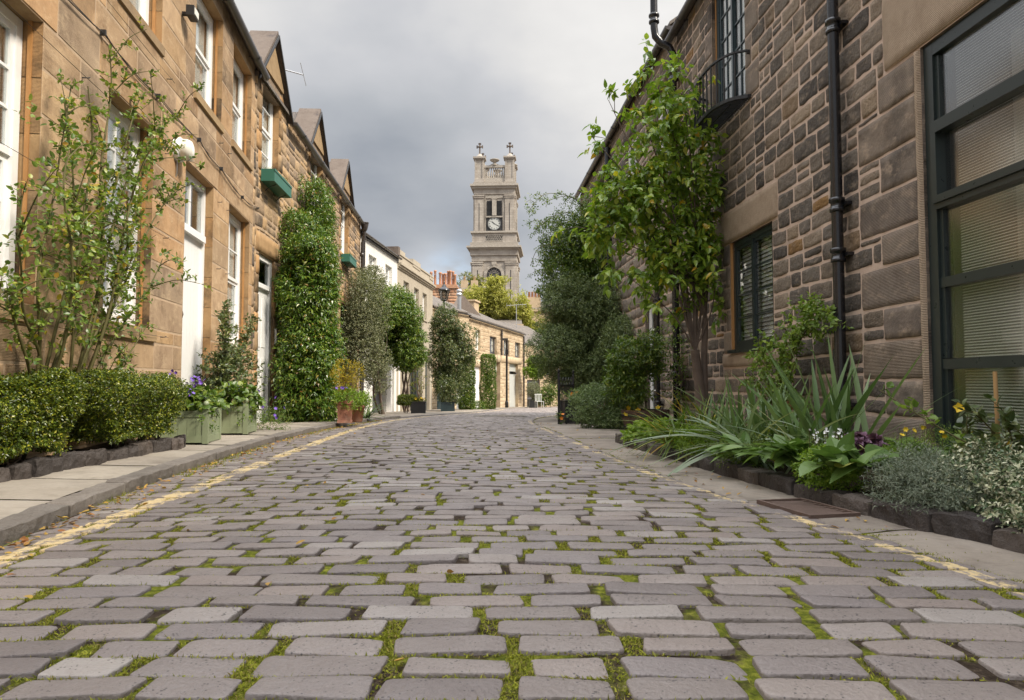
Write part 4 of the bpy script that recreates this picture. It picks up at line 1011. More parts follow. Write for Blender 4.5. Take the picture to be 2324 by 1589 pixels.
# aerial behind the first gablet
ae = empty('tv_aerial', on(h2, s2(13.9), 0.9, 6.4), rz(h2)); tag(ae, 'thin television aerial poking out behind the nearest stone gablet', 'aerial')
b = MB(); b.tube([(0,0,0),(0,0,1.05)],0.018,6); b.build('mast', M['alu'], ae)
b = MB(); b.tube([(0.0,0,1.0),(0.1,-1.15,0.74)],0.014,6)
for q, L_ in ((0.0,0.42),(0.18,0.3),(1.0,0.5),(0.55,0.0)):
    if L_: cx_, cy_, cz_ = 0.1*q, -1.15*q, 1.0-0.26*q; b.tube([(cx_-L_*1.3,cy_-0.1,cz_-0.05),(cx_+L_*1.3,cy_+0.1,cz_+0.05)],0.006,5)
b.build('antenna_boom', M['alu'], ae)
# green window boxes
def wbox(parent_h, sc_, zt, y0, L_, label, lean=0.0):
    e = empty('window_box', on(parent_h, sc_, y0, zt), rz(parent_h)); tag(e, label, 'window box', 'green boxes under the upper windows')
    b = MB(); t_ = 0.02; h_ = 0.22; d_ = 0.24
    b.box(-L_/2, L_/2, -d_, -d_+t_, -h_, 0); b.box(-L_/2, L_/2, -t_, 0, -h_, 0); b.box(-L_/2, -L_/2+t_, -d_+t_, -t_, -h_, 0); b.box(L_/2-t_, L_/2, -d_+t_, -t_, -h_, 0); b.box(-L_/2+t_, L_/2-t_, -d_+t_, -t_, -h_+0.001, -h_+t_)
    b.box(-L_/2-0.008, L_/2+0.008, -d_-0.01, -d_-0.001, -0.035, 0.004); b.build('box', M['greenbox'], e)
    b = MB(); b.box(-L_/2+t_, L_/2-t_, -d_+t_, -t_, -0.05, -0.03); b.build('soil', M['soil'], e)
    for x in (-L_*0.3, L_*0.3):
        b = MB(); b.tube([(x,-0.005,-h_-0.12),(x,-0.10,-h_-0.04),(x,-0.2,-h_-0.005)],0.008,6); b.build('bracket', M['iron'], e)
    return e
wbx1 = wbox(h2, s2(12.6), 4.52, -0.02, 1.15, 'long green window box nearest the camera, under the first gablet window')
wbx2 = wbox(h2, s2(20.15), 4.42, -0.02, 1.15, 'small green window box far along, under the last gablet window')

# ================================================================== LEFT: white house and cream house
h3, W3 = frame_at((-5.15, 23.0), (-4.71, 27.85), name='white_house')
tag(h3, 'white rendered house with a grey garage door beyond the gablets', 'house')
op3 = [(0.95, 1.9, 4.1, 5.25, 0.16), (3.1, 4.05, 4.1, 5.27, 0.16), (1.55, 3.4, -0.6, 2.3, 0.3), (4.0, 4.5, -0.6, 2.4, 0.12)]
wall(h3, W3, -0.9, 5.85, op3, [], [M['harl'], M['harl'], M['interior']], depth=6)
for o in op3[:2]: window(h3, o[0]+0.01, o[1]-0.01, o[2], o[3], 0.11, cols=2, rows=4, fw=0.08)
b = MB(); o = op3[2]; z = -0.6
b.box(o[0], o[1], 0.245, 0.27, -0.6, 2.3)
while z < 2.25: b.box(o[0]+0.01, o[1]-0.01, 0.225, 0.245, z+0.008, z+0.205); z += 0.213
gd = b.build('garage_door', M['dkgrey'], h3); b = MB(); b.box(o[0]+0.85, o[0]+1.0, 0.20, 0.225, 0.38, 0.42); b.build('handle', M['tin'], gd)
b = MB(); o = op3[3]; b.box(o[0], o[1], 0.08, 0.12, -0.6, 2.4); b.build('side_door', M['white'], h3)
b = MB(); b.box(-0.0, W3, -0.06, 0.0, 5.68, 5.85); b.build('eaves_board', M['gutter'], h3)
gutter(h3, W3+0.1, 5.80, 0, 0.06, -0.13); downpipe(h3, 0.12, 5.7, -0.5, 0.045, collars=(4.6, 3.0, 1.2), mat='gutter', top=[(0.12,-0.14,5.8)])
roof(h3, W3, 5.88, 33, 6); 
b = MB(); b.box(W3-0.25, W3+0.05, -0.1, 5.5, 5.9, 6.25); b.build('skew_wall', M['lichen'], h3)
h4, W4 = frame_at((-4.71, 27.85), (-4.04, 34.6), name='parapeted_house')
tag(h4, 'drab cream house with a parapet and three deep upper windows', 'house')
op4 = [(1.0, 1.95, 3.75, 5.05, 0.2), (2.85, 3.8, 3.75, 5.02, 0.2), (4.55, 5.45, 3.75, 5.0, 0.2), (0.3, 0.9, -0.75, 2.1, 0.14), (2.3, 4.6, -0.75, 2.2, 0.22), (5.2, 6.2, -0.8, 2.2, 0.2)]
wall(h4, W4, -1.0, 5.6, op4, [], [M['harl_c'], M['harl_c'], M['interior']], depth=6)
for o in op4[:3]: window(h4, o[0]+0.01, o[1]-0.01, o[2]+0.02, o[3], 0.15, cols=2, rows=4, fw=0.07)
b = MB(); o = op4[4]; b.box(o[0], o[1], 0.2, 0.25, -0.75, 2.2)
for k in range(1, 4): b.box(o[0]+(o[1]-o[0])*k/4-0.015, o[0]+(o[1]-o[0])*k/4+0.015, 0.18, 0.2, -0.75, 2.2)
b.build('garage_door', M['teal'], h4)
b = MB(); o = op4[5]; b.box(o[0], o[1], 0.15, 0.2, -0.8, 2.2); b.build('side_door', M['teal'], h4)
b = MB(); o = op4[3]; b.box(o[0], o[1], 0.08, 0.14, -0.75, 2.1); b.build('front_door', M['white'], h4)
b = MB(); b.box(0, W4+0.08, -0.17, 0.3, 5.55, 5.63); b.box(0, W4+0.04, -0.11, 0.3, 5.47, 5.548); b.box(0, W4, -0.05, 0.3, 5.40, 5.468); b.build('cornice', M['harl_c'], h4)
b = MB(); b.box(0.0, W4, -0.02, 0.25, 5.632, 6.0); b.box(-0.0, W4+0.03, -0.06, 0.29, 6.0, 6.07); b.box(0.0, 1.1, -0.04, 0.27, 6.072, 6.22); b.box(2.5, 3.9, -0.045, 0.275, 5.9, 6.24); b.box(5.9, W4, -0.045, 0.27, 5.85, 6.1)
b.build('parapet', M['harl_c'], h4)
b = MB(); b.box(0, W4, 0.3, 6, 5.6, 5.66); b.build('roof', M['slate'], h4)
for o in op4[:3]: b = MB(); b.box(o[0]-0.08, o[1]+0.08, -0.06, 0.05, o[2]-0.1, o[2]); b.build('window_sill', M['harl_c'], h4)

# ================================================================== the two-storey mews turning right at the far end
def stone_front(h, W, z0, z1, ops, seed, mats, lens=(0.28,0.6), ch=(0.2,0.28), special=()):
    zc = uneven(z0, z1, ch[0], ch[1], seed)
    ex = [tuple(o[:4]) for o in ops]+list(special)
    bl = fill(W, zc, ex, lens[0], lens[1], seed=seed, split=0.35)
    return wall(h, W, z0, z1, ops, [(stone_blocks(bl, 0.012, 0.004, 0.006, 0.3, rc=0.008, seed=seed, nmax=3), 3), (stone_blocks(list(special), 0.01, 0.03, 0.003, 0.5, rc=0.004, seed=seed+1, nmax=4), 3)], mats, depth=6)
cm = [M['mortar_c'], M['cream_stone'], M['interior'], M['cream_stone']]
h5, W5 = frame_at((-4.04, 34.6), (-2.43, 38.3), name='corner_mews_house')
tag(h5, 'stone mews house half hidden behind the big shrub, with a silver flue', 'house')
op5 = [(2.7, 3.6, 2.3, 3.6, 0.2), (0.5, 2.0, -0.9, 1.5, 0.2), (2.6, 3.9, -0.95, 1.55, 0.2)]
stone_front(h5, W5, -1.2, 4.55, op5, 41, cm)
o = op5[0]; window(h5, o[0], o[1], o[2], o[3], 0.12, cols=2, rows=4)
b = MB(); o = op5[1]; b.box(o[0], o[1], 0.15, 0.2, -0.9, 1.5); b.build('side_door', M['teal'], h5)
b = MB(); o = op5[2]; b.box(o[0], (o[0]+o[1])/2-0.01, 0.15, 0.2, -0.95, 1.55); b.box((o[0]+o[1])/2+0.01, o[1], 0.15, 0.2, -0.95, 1.55); b.build('garage_door', M['ltgrey'], h5)
roof(h5, W5, 4.6, 24, 6); gutter(h5, W5, 4.5, 0, 0.06, -0.12)
b = MB(); b.tube([(3.3,0.22,4.4),(3.3,0.22,5.5)],0.11,12); b.lathe([(0.12,0.0),(0.17,0.03),(0.17,0.12),(0.12,0.14),(0.12,0.2),(0.16,0.24),(0.16,0.34),(0.10,0.36)],(3.3,0.22,5.5),12); b.build('flue', M['tin'], h5)
h6, W6 = frame_at((-2.43, 38.3), (0.90, 52.0), name='cream_mews_house')
tag(h6, 'long cream stone mews building with garage doors at the far bend', 'house')
def s6(x):  # along-wall position seen at x of a 2324-wide view
    k = (x-1162)/1550; Y = (-2.43-0.243*38.3)/(k-0.243); return (Y-38.3)*1.0291
op6 = [(s6(1079), s6(1090), 2.6, 3.8, 0.2), (s6(1111.5), s6(1127), 2.52, 3.62, 0.25), (s6(1143), s6(1156), 2.52, 3.62, 0.25), (s6(1169), s6(1181), 2.52, 3.62, 0.25),
       (s6(1067), s6(1092), -1.2, 1.6, 0.2), (s6(1122), s6(1135.5), -1.25, 2.03, 0.35), (s6(1156), s6(1176), -1.3, 2.03, 0.3)]
spc = [(s6(1108), s6(1137), 2.03, 2.5), (s6(1138), s6(1183), 2.03, 2.5), (0.05, s6(1106), 1.62, 2.05)]
stone_front(h6, W6, -1.5, 4.4, op6, 43, cm, lens=(0.3,0.7), special=spc)
for i in range(4): o = op6[i]; window(h6, o[0], o[1], o[2]+0.02, o[3], 0.14, cols=2, rows=2, fm='dkgrey' if i else 'white', sash=False, fill_='curtain')
b = MB(); o = op6[4]; b.box(o[0], o[1], 0.12, 0.2, -1.25, 1.6); b.build('garage_door', M['white'], h6)
b = MB(); o = op6[5]; b.box(o[0], o[1], 0.3, 0.34, -1.25, 1.3); z = -1.15
while z < 1.25: b.box(o[0], o[1], 0.25, 0.30, z, z+0.07); z += 0.13
b.build('slatted_door', M['bark'], h6); b = MB(); b.box(o[0], o[1], 0.25, 0.32, 1.4, 2.02); b.build('overdoor_panel', M['ltgrey'], h6)
b = MB(); o = op6[6]; b.box(o[0], o[1], 0.22, 0.28, -1.3, 1.3); b.build('garage_door', M['ltgrey'], h6)
b = MB(); b.box(o[0], o[1], 0.2, 0.27, 1.5, 2.02); b.build('overdoor_panel', M['ltgrey'], h6)
for x in (o[0]+0.4, o[1]-0.4): b = MB(); b.box(x-0.1, x+0.1, 0.05, 0.2, 1.32, 1.42); b.build('door_lamp', M['iron'], h6)
roof(h6, W6, 4.45, 24, 7); gutter(h6, W6, 4.36, 0, 0.07, -0.13)
downpipe(h6, s6(1136), 4.2, 2.5, 0.06, mat='gutter', collars=(3.9, 2.9)); downpipe(h6, W6-0.35, 4.2, -1.3, 0.06, mat='gutter', collars=(3.6, 1.0))
# raised stone gable slopes of the roof
b = MB(); b.prism([(1.0, 4.5), (3.3, 6.05), (3.5, 6.05), (9.5, 4.62), (9.5, 4.5)], 'y', 1.4, 1.7); b.prism([(6.5, 4.6), (8.2, 6.1), (8.4, 6.1), (14.0, 4.7), (14.0, 4.6)], 'y', 2.6, 2.9); b.build('skew_wall', M['lichen'], h6)
b = MB(); b.box(10.6, 11.8, 2.9, 3.5, 4.5, 6.6); b.box(10.5, 11.9, 2.8, 3.6, 6.6, 6.72); ch_ = b.build('chimney', M['cream_stone'], h6)
h7, W7 = frame_at((0.9, 52.0), (4.6, 60.0), name='far_mews_cottage')
tag(h7, 'low stone cottage past the bend with a dark ground floor window', 'house')
op7 = [(1.0, 2.2, 1.3, 2.7, 0.2), (0.6, 3.2, -1.4, 0.9, 0.2), (4.5, 5.8, 1.3, 2.7, 0.2)]
stone_front(h7, W7, -1.8, 3.6, op7, 47, cm)
for i in (0, 2): o = op7[i]; window(h7, o[0], o[1], o[2], o[3], 0.12, cols=2, rows=2, sash=False, fm='dkgrey')
o = op7[1]; window(h7, o[0], o[1], -0.6, 0.85, 0.12, cols=4, rows=2, sash=False, fm='dkgrey', fill_='none')
roof(h7, W7, 3.65, 30, 7)

# ================================================================== RIGHT: dark rubble house
def sr(Y): return (11.5-Y)*1.00146
h8, W8 = frame_at((WR(11.5), 11.5), (WR(-2.0), -2.0), name='dark_rubble_house')
tag(h8, 'dark rubble house on the right with a huge green framed window and iron balcony', 'house')
BW = (sr(5.2), sr(2.1), 0.20, 3.30, 0.10)
SW = (sr(9.2), sr(7.88), 1.09, 2.585, 0.07)
FW = (sr(9.78), sr(8.58), 4.32, 6.45, 0.16)
op8 = [BW, SW, FW]
spb = [(sr(5.66), sr(1.7), 3.30, 3.98)]
spl = [(sr(9.72), sr(7.72), 2.585, 3.02), (sr(9.5), sr(7.7), 0.90, 1.09)]
spq = []
# in-and-out blocks beside the big window and round the upper window
z = 0.0; k = 0; r_ = random.Random(12)
zq = [-0.2, 0.08, 0.42, 0.72, 1.05, 1.33, 1.68, 1.96, 2.30, 2.62, 2.98, 3.30]
for i in range(len(zq)-1):
    wd = 0.82 if i % 2 else 0.5
    spq.append((BW[0]-0.06-wd+0.0, BW[0]-0.06, zq[i], zq[i+1]))
z = 4.3; k = 0
while z < 6.45:
    spq += [(FW[0]-(0.3 if k % 2 else 0.18), FW[0], z, z+0.4), (FW[1], FW[1]+(0.2 if k % 2 else 0.42), z, z+0.4)]; z += 0.4; k += 1
z = 1.09; k = 0
while z < 2.5:
    spq += [(SW[0]-(0.16 if k % 2 else 0.26), SW[0], z, min(2.585, z+0.3))]; z += 0.3; k += 1
spr = [(BW[0]-0.06, BW[0], -0.2, 3.30)]
zc8 = uneven(-0.3, 6.75, 0.165, 0.235, 23)
near = fill(W8, zc8, [tuple(o[:4]) for o in op8]+spb+spl+spq+spr, 0.22, 0.46, seed=25, split=0.12, s_start=0.0)
big = [q for q in near if False]
# coarser blocks between the downpipe and the window
cz = [q for q in near if q[0] > sr(6.2) and q[1] < BW[0]+0.1 and q[3] < 3.9]
blk8 = [(stone_blocks(near, 0.017, 0.007, 0.011, 0.04, warp=0.016, rc=0.007, seed=26, bulge=0.0, edge=0.008, nmax=12), 3),
        (stone_blocks(spq, 0.012, 0.010, 0.007, 0.05, rc=0.004, seed=27, edge=0.004, nmax=16), 4), (stone_blocks(spr, 0.004, 0.020, 0.006, 0.05, rc=0.004, seed=28, nmax=40), 5),
        (stone_blocks(spb, 0.014, 0.018, 0.006, 0.08, rc=0.008, seed=29, nmax=24), 5), (stone_blocks(spl, 0.012, 0.024, 0.004, 0.06, rc=0.006, seed=30, nmax=18), 5)]
wall(h8, W8, -0.3, 6.75, op8, blk8, [M['mortar_r'], M['block_r'], M['interior'], M['rubble_r'], M['block_r'], M['lintel_r']], depth=6, rev=0.1, room=0.7)
# big studio window: fixed top lights, a projecting sash pair, lower lights; blinds behind reeded glass
mb = MB(); a0, a1 = BW[0]+0.005, BW[1]-0.005; y = 0.02; fo = 0.10
zt = [0.22, 3.295]
mb.box(a0, a0+fo, y, y+0.12, zt[0], zt[1]); mb.box(a1-fo, a1, y, y+0.12, zt[0], zt[1]); mb.box(a0+fo, a1-fo, y+0.001, y+0.119, zt[1]-0.10, zt[1]); mb.box(a0+fo, a1-fo, y-0.02, y+0.119, zt[0], zt[0]+0.10)
tr_z = [(1.95, 2.05), (2.50, 2.60)] if False else []
rows_ = [(0.32, 0.80), (0.88, 1.41), (1.485, 2.00), (2.10, 2.575), (2.67, 3.18)]
# transoms between the lights
mb.box(a0+fo, a1-fo, y+0.01, y+0.10, 0.80, 0.875); mb.box(a0+fo, a1-fo, y+0.012, y+0.10, 1.41, 1.485); mb.box(a0+fo, a1-fo, y-0.015, y+0.10, 2.00, 2.045)
mb.box(a0+fo, a1-fo, y-0.035, y+0.06, 2.045, 2.10); mb.box(a0+fo, a1-fo, y-0.035, y+0.06, 2.575, 2.665)
for (c, d) in rows_[3:4]: mb.box(a0+fo, a0+fo+0.055, y-0.034, y+0.06, c, d)
for (c, d) in rows_: mb.box(a0+fo, a0+fo+0.04, y+0.02, y+0.085, c, d); 
mid = (a0+a1)/2+0.3
for (c, d) in rows_: mb.box(mid-0.04, mid+0.04, y+0.011, y+0.08, c, d)
mb.box(a0-0.02, a1+0.02, y-0.10, y+0.02, 0.16, 0.225)
bw = mb.build('studio_window', M['dkgreen'], h8)
for (c, d) in rows_:
    pb = MB(); pb.box(a0+fo+0.04, a1-fo, y+0.04, y+0.045, c, d); pb.build('pane', M['reeded'], bw)
bm_ = MB(); z = 0.33; yb = y+0.09
while z < 3.2:
    bm_.add([(a0+fo+0.12, yb, z), (a1, yb, z), (a1, yb+0.010, z+0.0105), (a0+fo+0.12, yb+0.010, z+0.0105)], [(0,1,2,3)], 0); z += 0.0205
bm_.build('blind', M['blind'], bw)
bm_ = MB()
for x in (a0+fo+0.35, a0+fo+0.95, a0+1.7): bm_.box(x, x+0.09, yb+0.25, yb+0.3, 0.3, 3.2)
bm_.box(a0+0.15, a1, yb+0.35, yb+0.4, 1.0, 1.08); bm_.box(a0+0.15, a1, yb+0.30, yb+0.34, 0.32, 0.50); bm_.build('inner_mullion', M['ltgrey'], bw)
# small casement window with green frame and pine strip
window(h8, SW[0]+0.035, SW[1]-0.005, SW[2]+0.04, SW[3]-0.01, 0.03, cols=1, rows=4, fm='dkgreen', fw=0.065, mw=0.018, sash=False, fill_='shutter', halves=2, sub=0.045)
b = MB(); b.box(SW[0]+0.004, SW[0]+0.034, 0.0, 0.09, SW[2], SW[3]); b.box(FW[0]+0.003, FW[0]+0.035, 0.05, 0.16, FW[2], FW[3]); b.build('pine_strip', M['orangewood'], h8)
b = MB(); b.box(SW[0]-0.02, SW[1]+0.02, -0.055, 0.03, SW[2]+0.0, SW[2]+0.045); b.build('window_sill', M['dkgreen'], h8)
# french window and bowed balcony
window(h8, FW[0]+0.035, FW[1]-0.003, FW[2]+0.02, FW[3]-0.01, 0.06, cols=2, rows=5, fm='teal', fw=0.09, mw=0.02, sash=False, fill_='curtain', halves=2, sub=0.05)
bx0, bx1, zb_, zt_ = sr(9.95), sr(8.42), 4.27, 4.87
def bow(u): return -0.04 - 0.33*(max(0.0, 1-abs(2*u-1)**2.6))**0.55
pl = [(bx0+(bx1-bx0)*k/24, bow(k/24)) for k in range(25)]
b = MB(); n_ = len(pl)
for zz, hh, ww in ((zt_, 0.024, 0.03), (zb_, 0.045, 0.03)):
    if zz == zb_: hr_ = b; b = MB()
    for k in range(n_-1):
        (p0x, p0y), (p1x, p1y) = pl[k], pl[k+1]
        d = Vector((p1x-p0x, p1y-p0y, 0)).normalized(); nn = Vector((-d.y, d.x, 0))*ww/2
        q = [(p0x-nn.x, p0y-nn.y), (p1x-nn.x, p1y-nn.y), (p1x+nn.x, p1y+nn.y), (p0x+nn.x, p0y+nn.y)]
        b.prism(q, 'z', zz, zz+hh)
for x in (bx0, bx1):
    hr_.box(x-0.012, x+0.012, -0.05, 0.03, zt_-0.03, zt_+0.02); b.box(x-0.02, x+0.02, -0.05, 0.02, zb_, zb_+0.045)
bal = b.build('balcony', M['iron'], h8); hr_.build('handrail', M['iron'], bal)
for k in range(1, 24, 2):
    b = MB(); x, y_ = pl[k]; b.tube([(x, y_, zb_), (x, y_, zt_)], 0.012, 6); b.build('baluster', M['iron'], bal)
b = MB()
for k in range(30):
    u = (k+0.5)/30; x = bx0+(bx1-bx0)*u; yy = bow(u)
    b.box(x-0.008, x+0.008, yy+0.01, 0.0, zb_+0.012, zb_+0.028)
b.box(bx0, bx1, -0.06, -0.045, zb_-0.005, zb_+0.012); b.box(bx0+0.2, bx1-0.2, -0.2, -0.185, zb_-0.005, zb_+0.012)
b.build('balcony_floor', M['iron'], bal)
gutter(h8, W8, 6.62, -0.1, 0.07, -0.13, 'gutter')
b = MB(); b.box(0, W8, -0.08, 0, 6.66, 6.78); b.build('eaves_board', M['gutter'], h8)
roof(h8, W8, 6.8, 36, 6, over=0.12)
downpipe(h8, sr(6.28), 6.6, -0.1, 0.05, y=-0.10, collars=(4.05, 2.35, 1.88, 0.5))
downpipe(h8, sr(6.40), 1.0, -0.1, 0.035, y=-0.07, collars=(), mat='black', top=[(sr(6.40), 0.0, 1.06)])
# soil stack at the house end with its elbow over the gutter
b = MB(); xs_ = 0.10
b.tube([(xs_,-0.42,8.6),(xs_,-0.42,6.75),(xs_,-0.40,6.6),(xs_,-0.30,6.48),(xs_,-0.16,6.42),(xs_,-0.10,6.3),(xs_,-0.10,-0.2)], 0.062, 14)
for c, yy in ((7.6,-0.42),(6.9,-0.42),(5.9,-0.1),(4.2,-0.1),(2.5,-0.1),(0.9,-0.1)): b.lathe([(0.07,-0.08),(0.088,-0.07),(0.088,-0.03),(0.07,-0.02),(0.07,0.03),(0.09,0.04),(0.09,0.08),(0.07,0.09)], (xs_, yy, c), 14)
b.tube([(xs_,-0.1,0.62),(xs_,-0.02,0.62),(xs_+0.22,-0.06,0.52)],0.03,8); b.build('soil_stack', M['black'], h8)

# ================================================================== RIGHT: second, greyer house
def sr2(Y): return (22.3-Y)*1.00146
h9, W9 = frame_at((WR(22.3), 22.3), (WR(11.5), 11.5), name='grey_rubble_house')
tag(h9, 'greyish rubble house behind the leafy tree with white glazed door', 'house')
op9 = [(sr2(13.85), sr2(12.75), -0.02, 2.3, 0.14), (sr2(19.3), sr2(18.1), 4.9, 6.25, 0.14), (sr2(15.6), sr2(14.4), 4.7, 6.2, 0.14), (sr2(17.0), sr2(16.0), 1.1, 2.4, 0.14), (sr2(13.0), sr2(12.0), 4.7, 6.2, 0.14)]
sp9 = [(op9[0][0]-0.2, op9[0][1]+0.2, 2.3, 2.62)] + [(o[0]-0.1, o[1]+0.1, o[3], o[3]+0.25) for o in op9[1:]]
zc9 = uneven(-0.7, 6.9, 0.2, 0.32, 53)
rb = fill(W9, zc9, [tuple(o[:4]) for o in op9]+sp9, 0.25, 0.6, seed=54, split=0.25)
wall(h9, W9, -0.7, 6.9, op9, [(stone_blocks(rb, 0.02, 0.010, 0.012, 0.10, warp=0.03, rc=0.008, seed=55, bulge=0.0, edge=0.012), 3), (stone_blocks(sp9, 0.01, 0.02, 0.004, 0.2, rc=0.006, seed=56), 1)],
     [M['mortar_r'], M['block_r'], M['interior'], M['grey_rubble']], depth=6)
for i, o in enumerate(op9): window(h9, o[0]+0.01, o[1]-0.01, o[2]+0.02, o[3]-0.01, 0.08, cols=2 if i else 1, rows=4 if i else 5, fm='white', sash=bool(i), halves=1 if i else 2, fw=0.08, fill_='curtain' if i else 'none')
gutter(h9, W9, 6.85, 0, 0.07, -0.13); roof(h9, W9, 6.95, 36, 6, over=0.12)
downpipe(h9, sr2(17.2), 6.7, -0.4, 0.07, collars=(6.0,4.3,2.6,1.0)); downpipe(h9, sr2(12.6), 2.6, -0.15, 0.045, collars=(2.2,1.2,0.3), top=[(sr2(12.5),-0.09,3.3)])
b = MB(); b.box(op9[0][0]-0.1, op9[0][1]+0.1, -0.35, 0.1, -0.4, -0.02); b.build('doorstep', M['block_r'], h9)

# ================================================================== church clock tower
M['tower'] = stone_mat('pale_church_stone', [(0,(0.38,0.345,0.30)),(0.5,(0.435,0.40,0.35)),(1,(0.34,0.31,0.27))], soot=(0.13,0.11,0.095), soot_lo=0.5, soot_hi=0.72, soot_amt=0.75, bs=0.5, bd=0.15, sootscale=0.35, fine=3, soot_scale_xyz=(1.4,1.4,0.7))
def tower_mat():
    a = NT('coursed_church_stone'); b_ = a.n('ShaderNodeTexBrick'); mp = a.n('ShaderNodeMapping'); mp.inputs['Rotation'].default_value = (R(90),0,0)
    a.t.links.new(a.coord(), mp.inputs[0]); a.t.links.new(mp.outputs[0], b_.inputs[0]); b_.inputs['Scale'].default_value = 1.0; b_.inputs['Brick Width'].default_value = 1.5; b_.inputs['Row Height'].default_value = 0.5; b_.inputs['Mortar Size'].default_value = 0.015
    b_.inputs['Color1'].default_value = (0.38,0.34,0.295,1); b_.inputs['Color2'].default_value = (0.455,0.415,0.36,1); b_.inputs['Mortar'].default_value = (0.24,0.205,0.17,1)
    c = a.mix(a.mr(a.noise(0.5, 8, 0.7, vec=a.scaled(1.5,1.5,0.5)), 0.48, 0.72, 0, 0.7), b_.outputs[0], (0.17,0.145,0.12)); c = a.mix(a.mr(a.noise(3, 5), 0.4, 0.7, 0, 0.3), c, (0.28,0.235,0.195)); a.P(Base_Color=c, Roughness=0.9); a.p.inputs['Specular IOR Level'].default_value = 0.2
    a.bump(a.noise(2, 5), 0.3, 0.1); return a.m
M['towerb'] = tower_mat(); M['louvre'] = plain('dark_louvre', (0.03,0.03,0.032), 0.7)
TY = 130.0; tx = (1124-1162)/1550*(TY)
tw = empty('clock_tower', (tx, TY+4.4, -3.0), R(-3.4)); tag(tw, 'tall pale stone church tower with clock, belfry louvres and crossed corner turrets', 'tower')
def tz(y): return CAMH+(868-y)/1550*TY + 3.0
def tower_box(mb, w, z0, z1, mi=0): mb.box(-w/2, w/2, -w/2, w/2, z0, z1, mi)
b = MB()
tower_box(b, 8.3, 0, tz(590)); tower_box(b, 8.7, tz(590), tz(577)); tower_box(b, 9.2, tz(577), tz(563))
tower_box(b, 8.5, tz(547), tz(525)); tower_box(b, 7.6, tz(521), tz(434)); tower_box(b, 8.0, tz(434), tz(421))
b.build('shaft', M['towerb'], tw)
b = MB(); 
tower_box(b, 10.5, tz(560), tz(556)); tower_box(b, 9.9, tz(563), tz(560)); tower_box(b, 9.2, tz(556), tz(547)); b.build('cornice', M['tower'], tw); b = MB(); tower_box(b, 9.1, tz(525), tz(521)); b.build('string_course', M['tower'], tw); b = MB()
tower_box(b, 8.7, tz(421), tz(416)); tower_box(b, 9.3, tz(416), tz(411)); tower_box(b, 8.2, tz(411), tz(405.5))
b.build('cornice', M['tower'], tw)
# corner pilasters of both storeys, on every face
for (w, pw, za, zb2, pr) in ((8.3, 1.95, 0, tz(592), 0.28), (7.6, 1.75, tz(521), tz(436), 0.28)):
    for a_ in range(4):
        for sg in (-1, 1):
            b = MB(); c, s_ = round(math.cos(a_*math.pi/2)), round(math.sin(a_*math.pi/2))
            def rot(x, y): return (c*x - s_*y, s_*x + c*y)
            x0, x1 = (sg*(w/2-pw), sg*(w/2+0.02)); y0, y1 = -w/2-pr, -w/2+0.05
            for (xa, xb2, ya, k0, k1) in ((x0, x1, y0, za, zb2-0.6), (x0-0.08*sg, x1+0.06*sg, y0-0.12, zb2-0.6, zb2-0.25), (x0-0.14*sg, x1+0.12*sg, y0-0.2, zb2-0.25, zb2)):
                p, q = rot(xa, ya), rot(xb2, y1); b.box(p[0], q[0], p[1], q[1], k0, k1)
            p, q = rot(x0+(x1-x0)*0.46, y0-0.012), rot(x0+(x1-x0)*0.54, y0+0.05)
            b.box(p[0], q[0], p[1], q[1], zb2-1.6-(zb2-max(za, 12))*0.75, zb2-1.6, 1)
            b.build('pilaster', [M['towerb'], M['louvre']], tw)
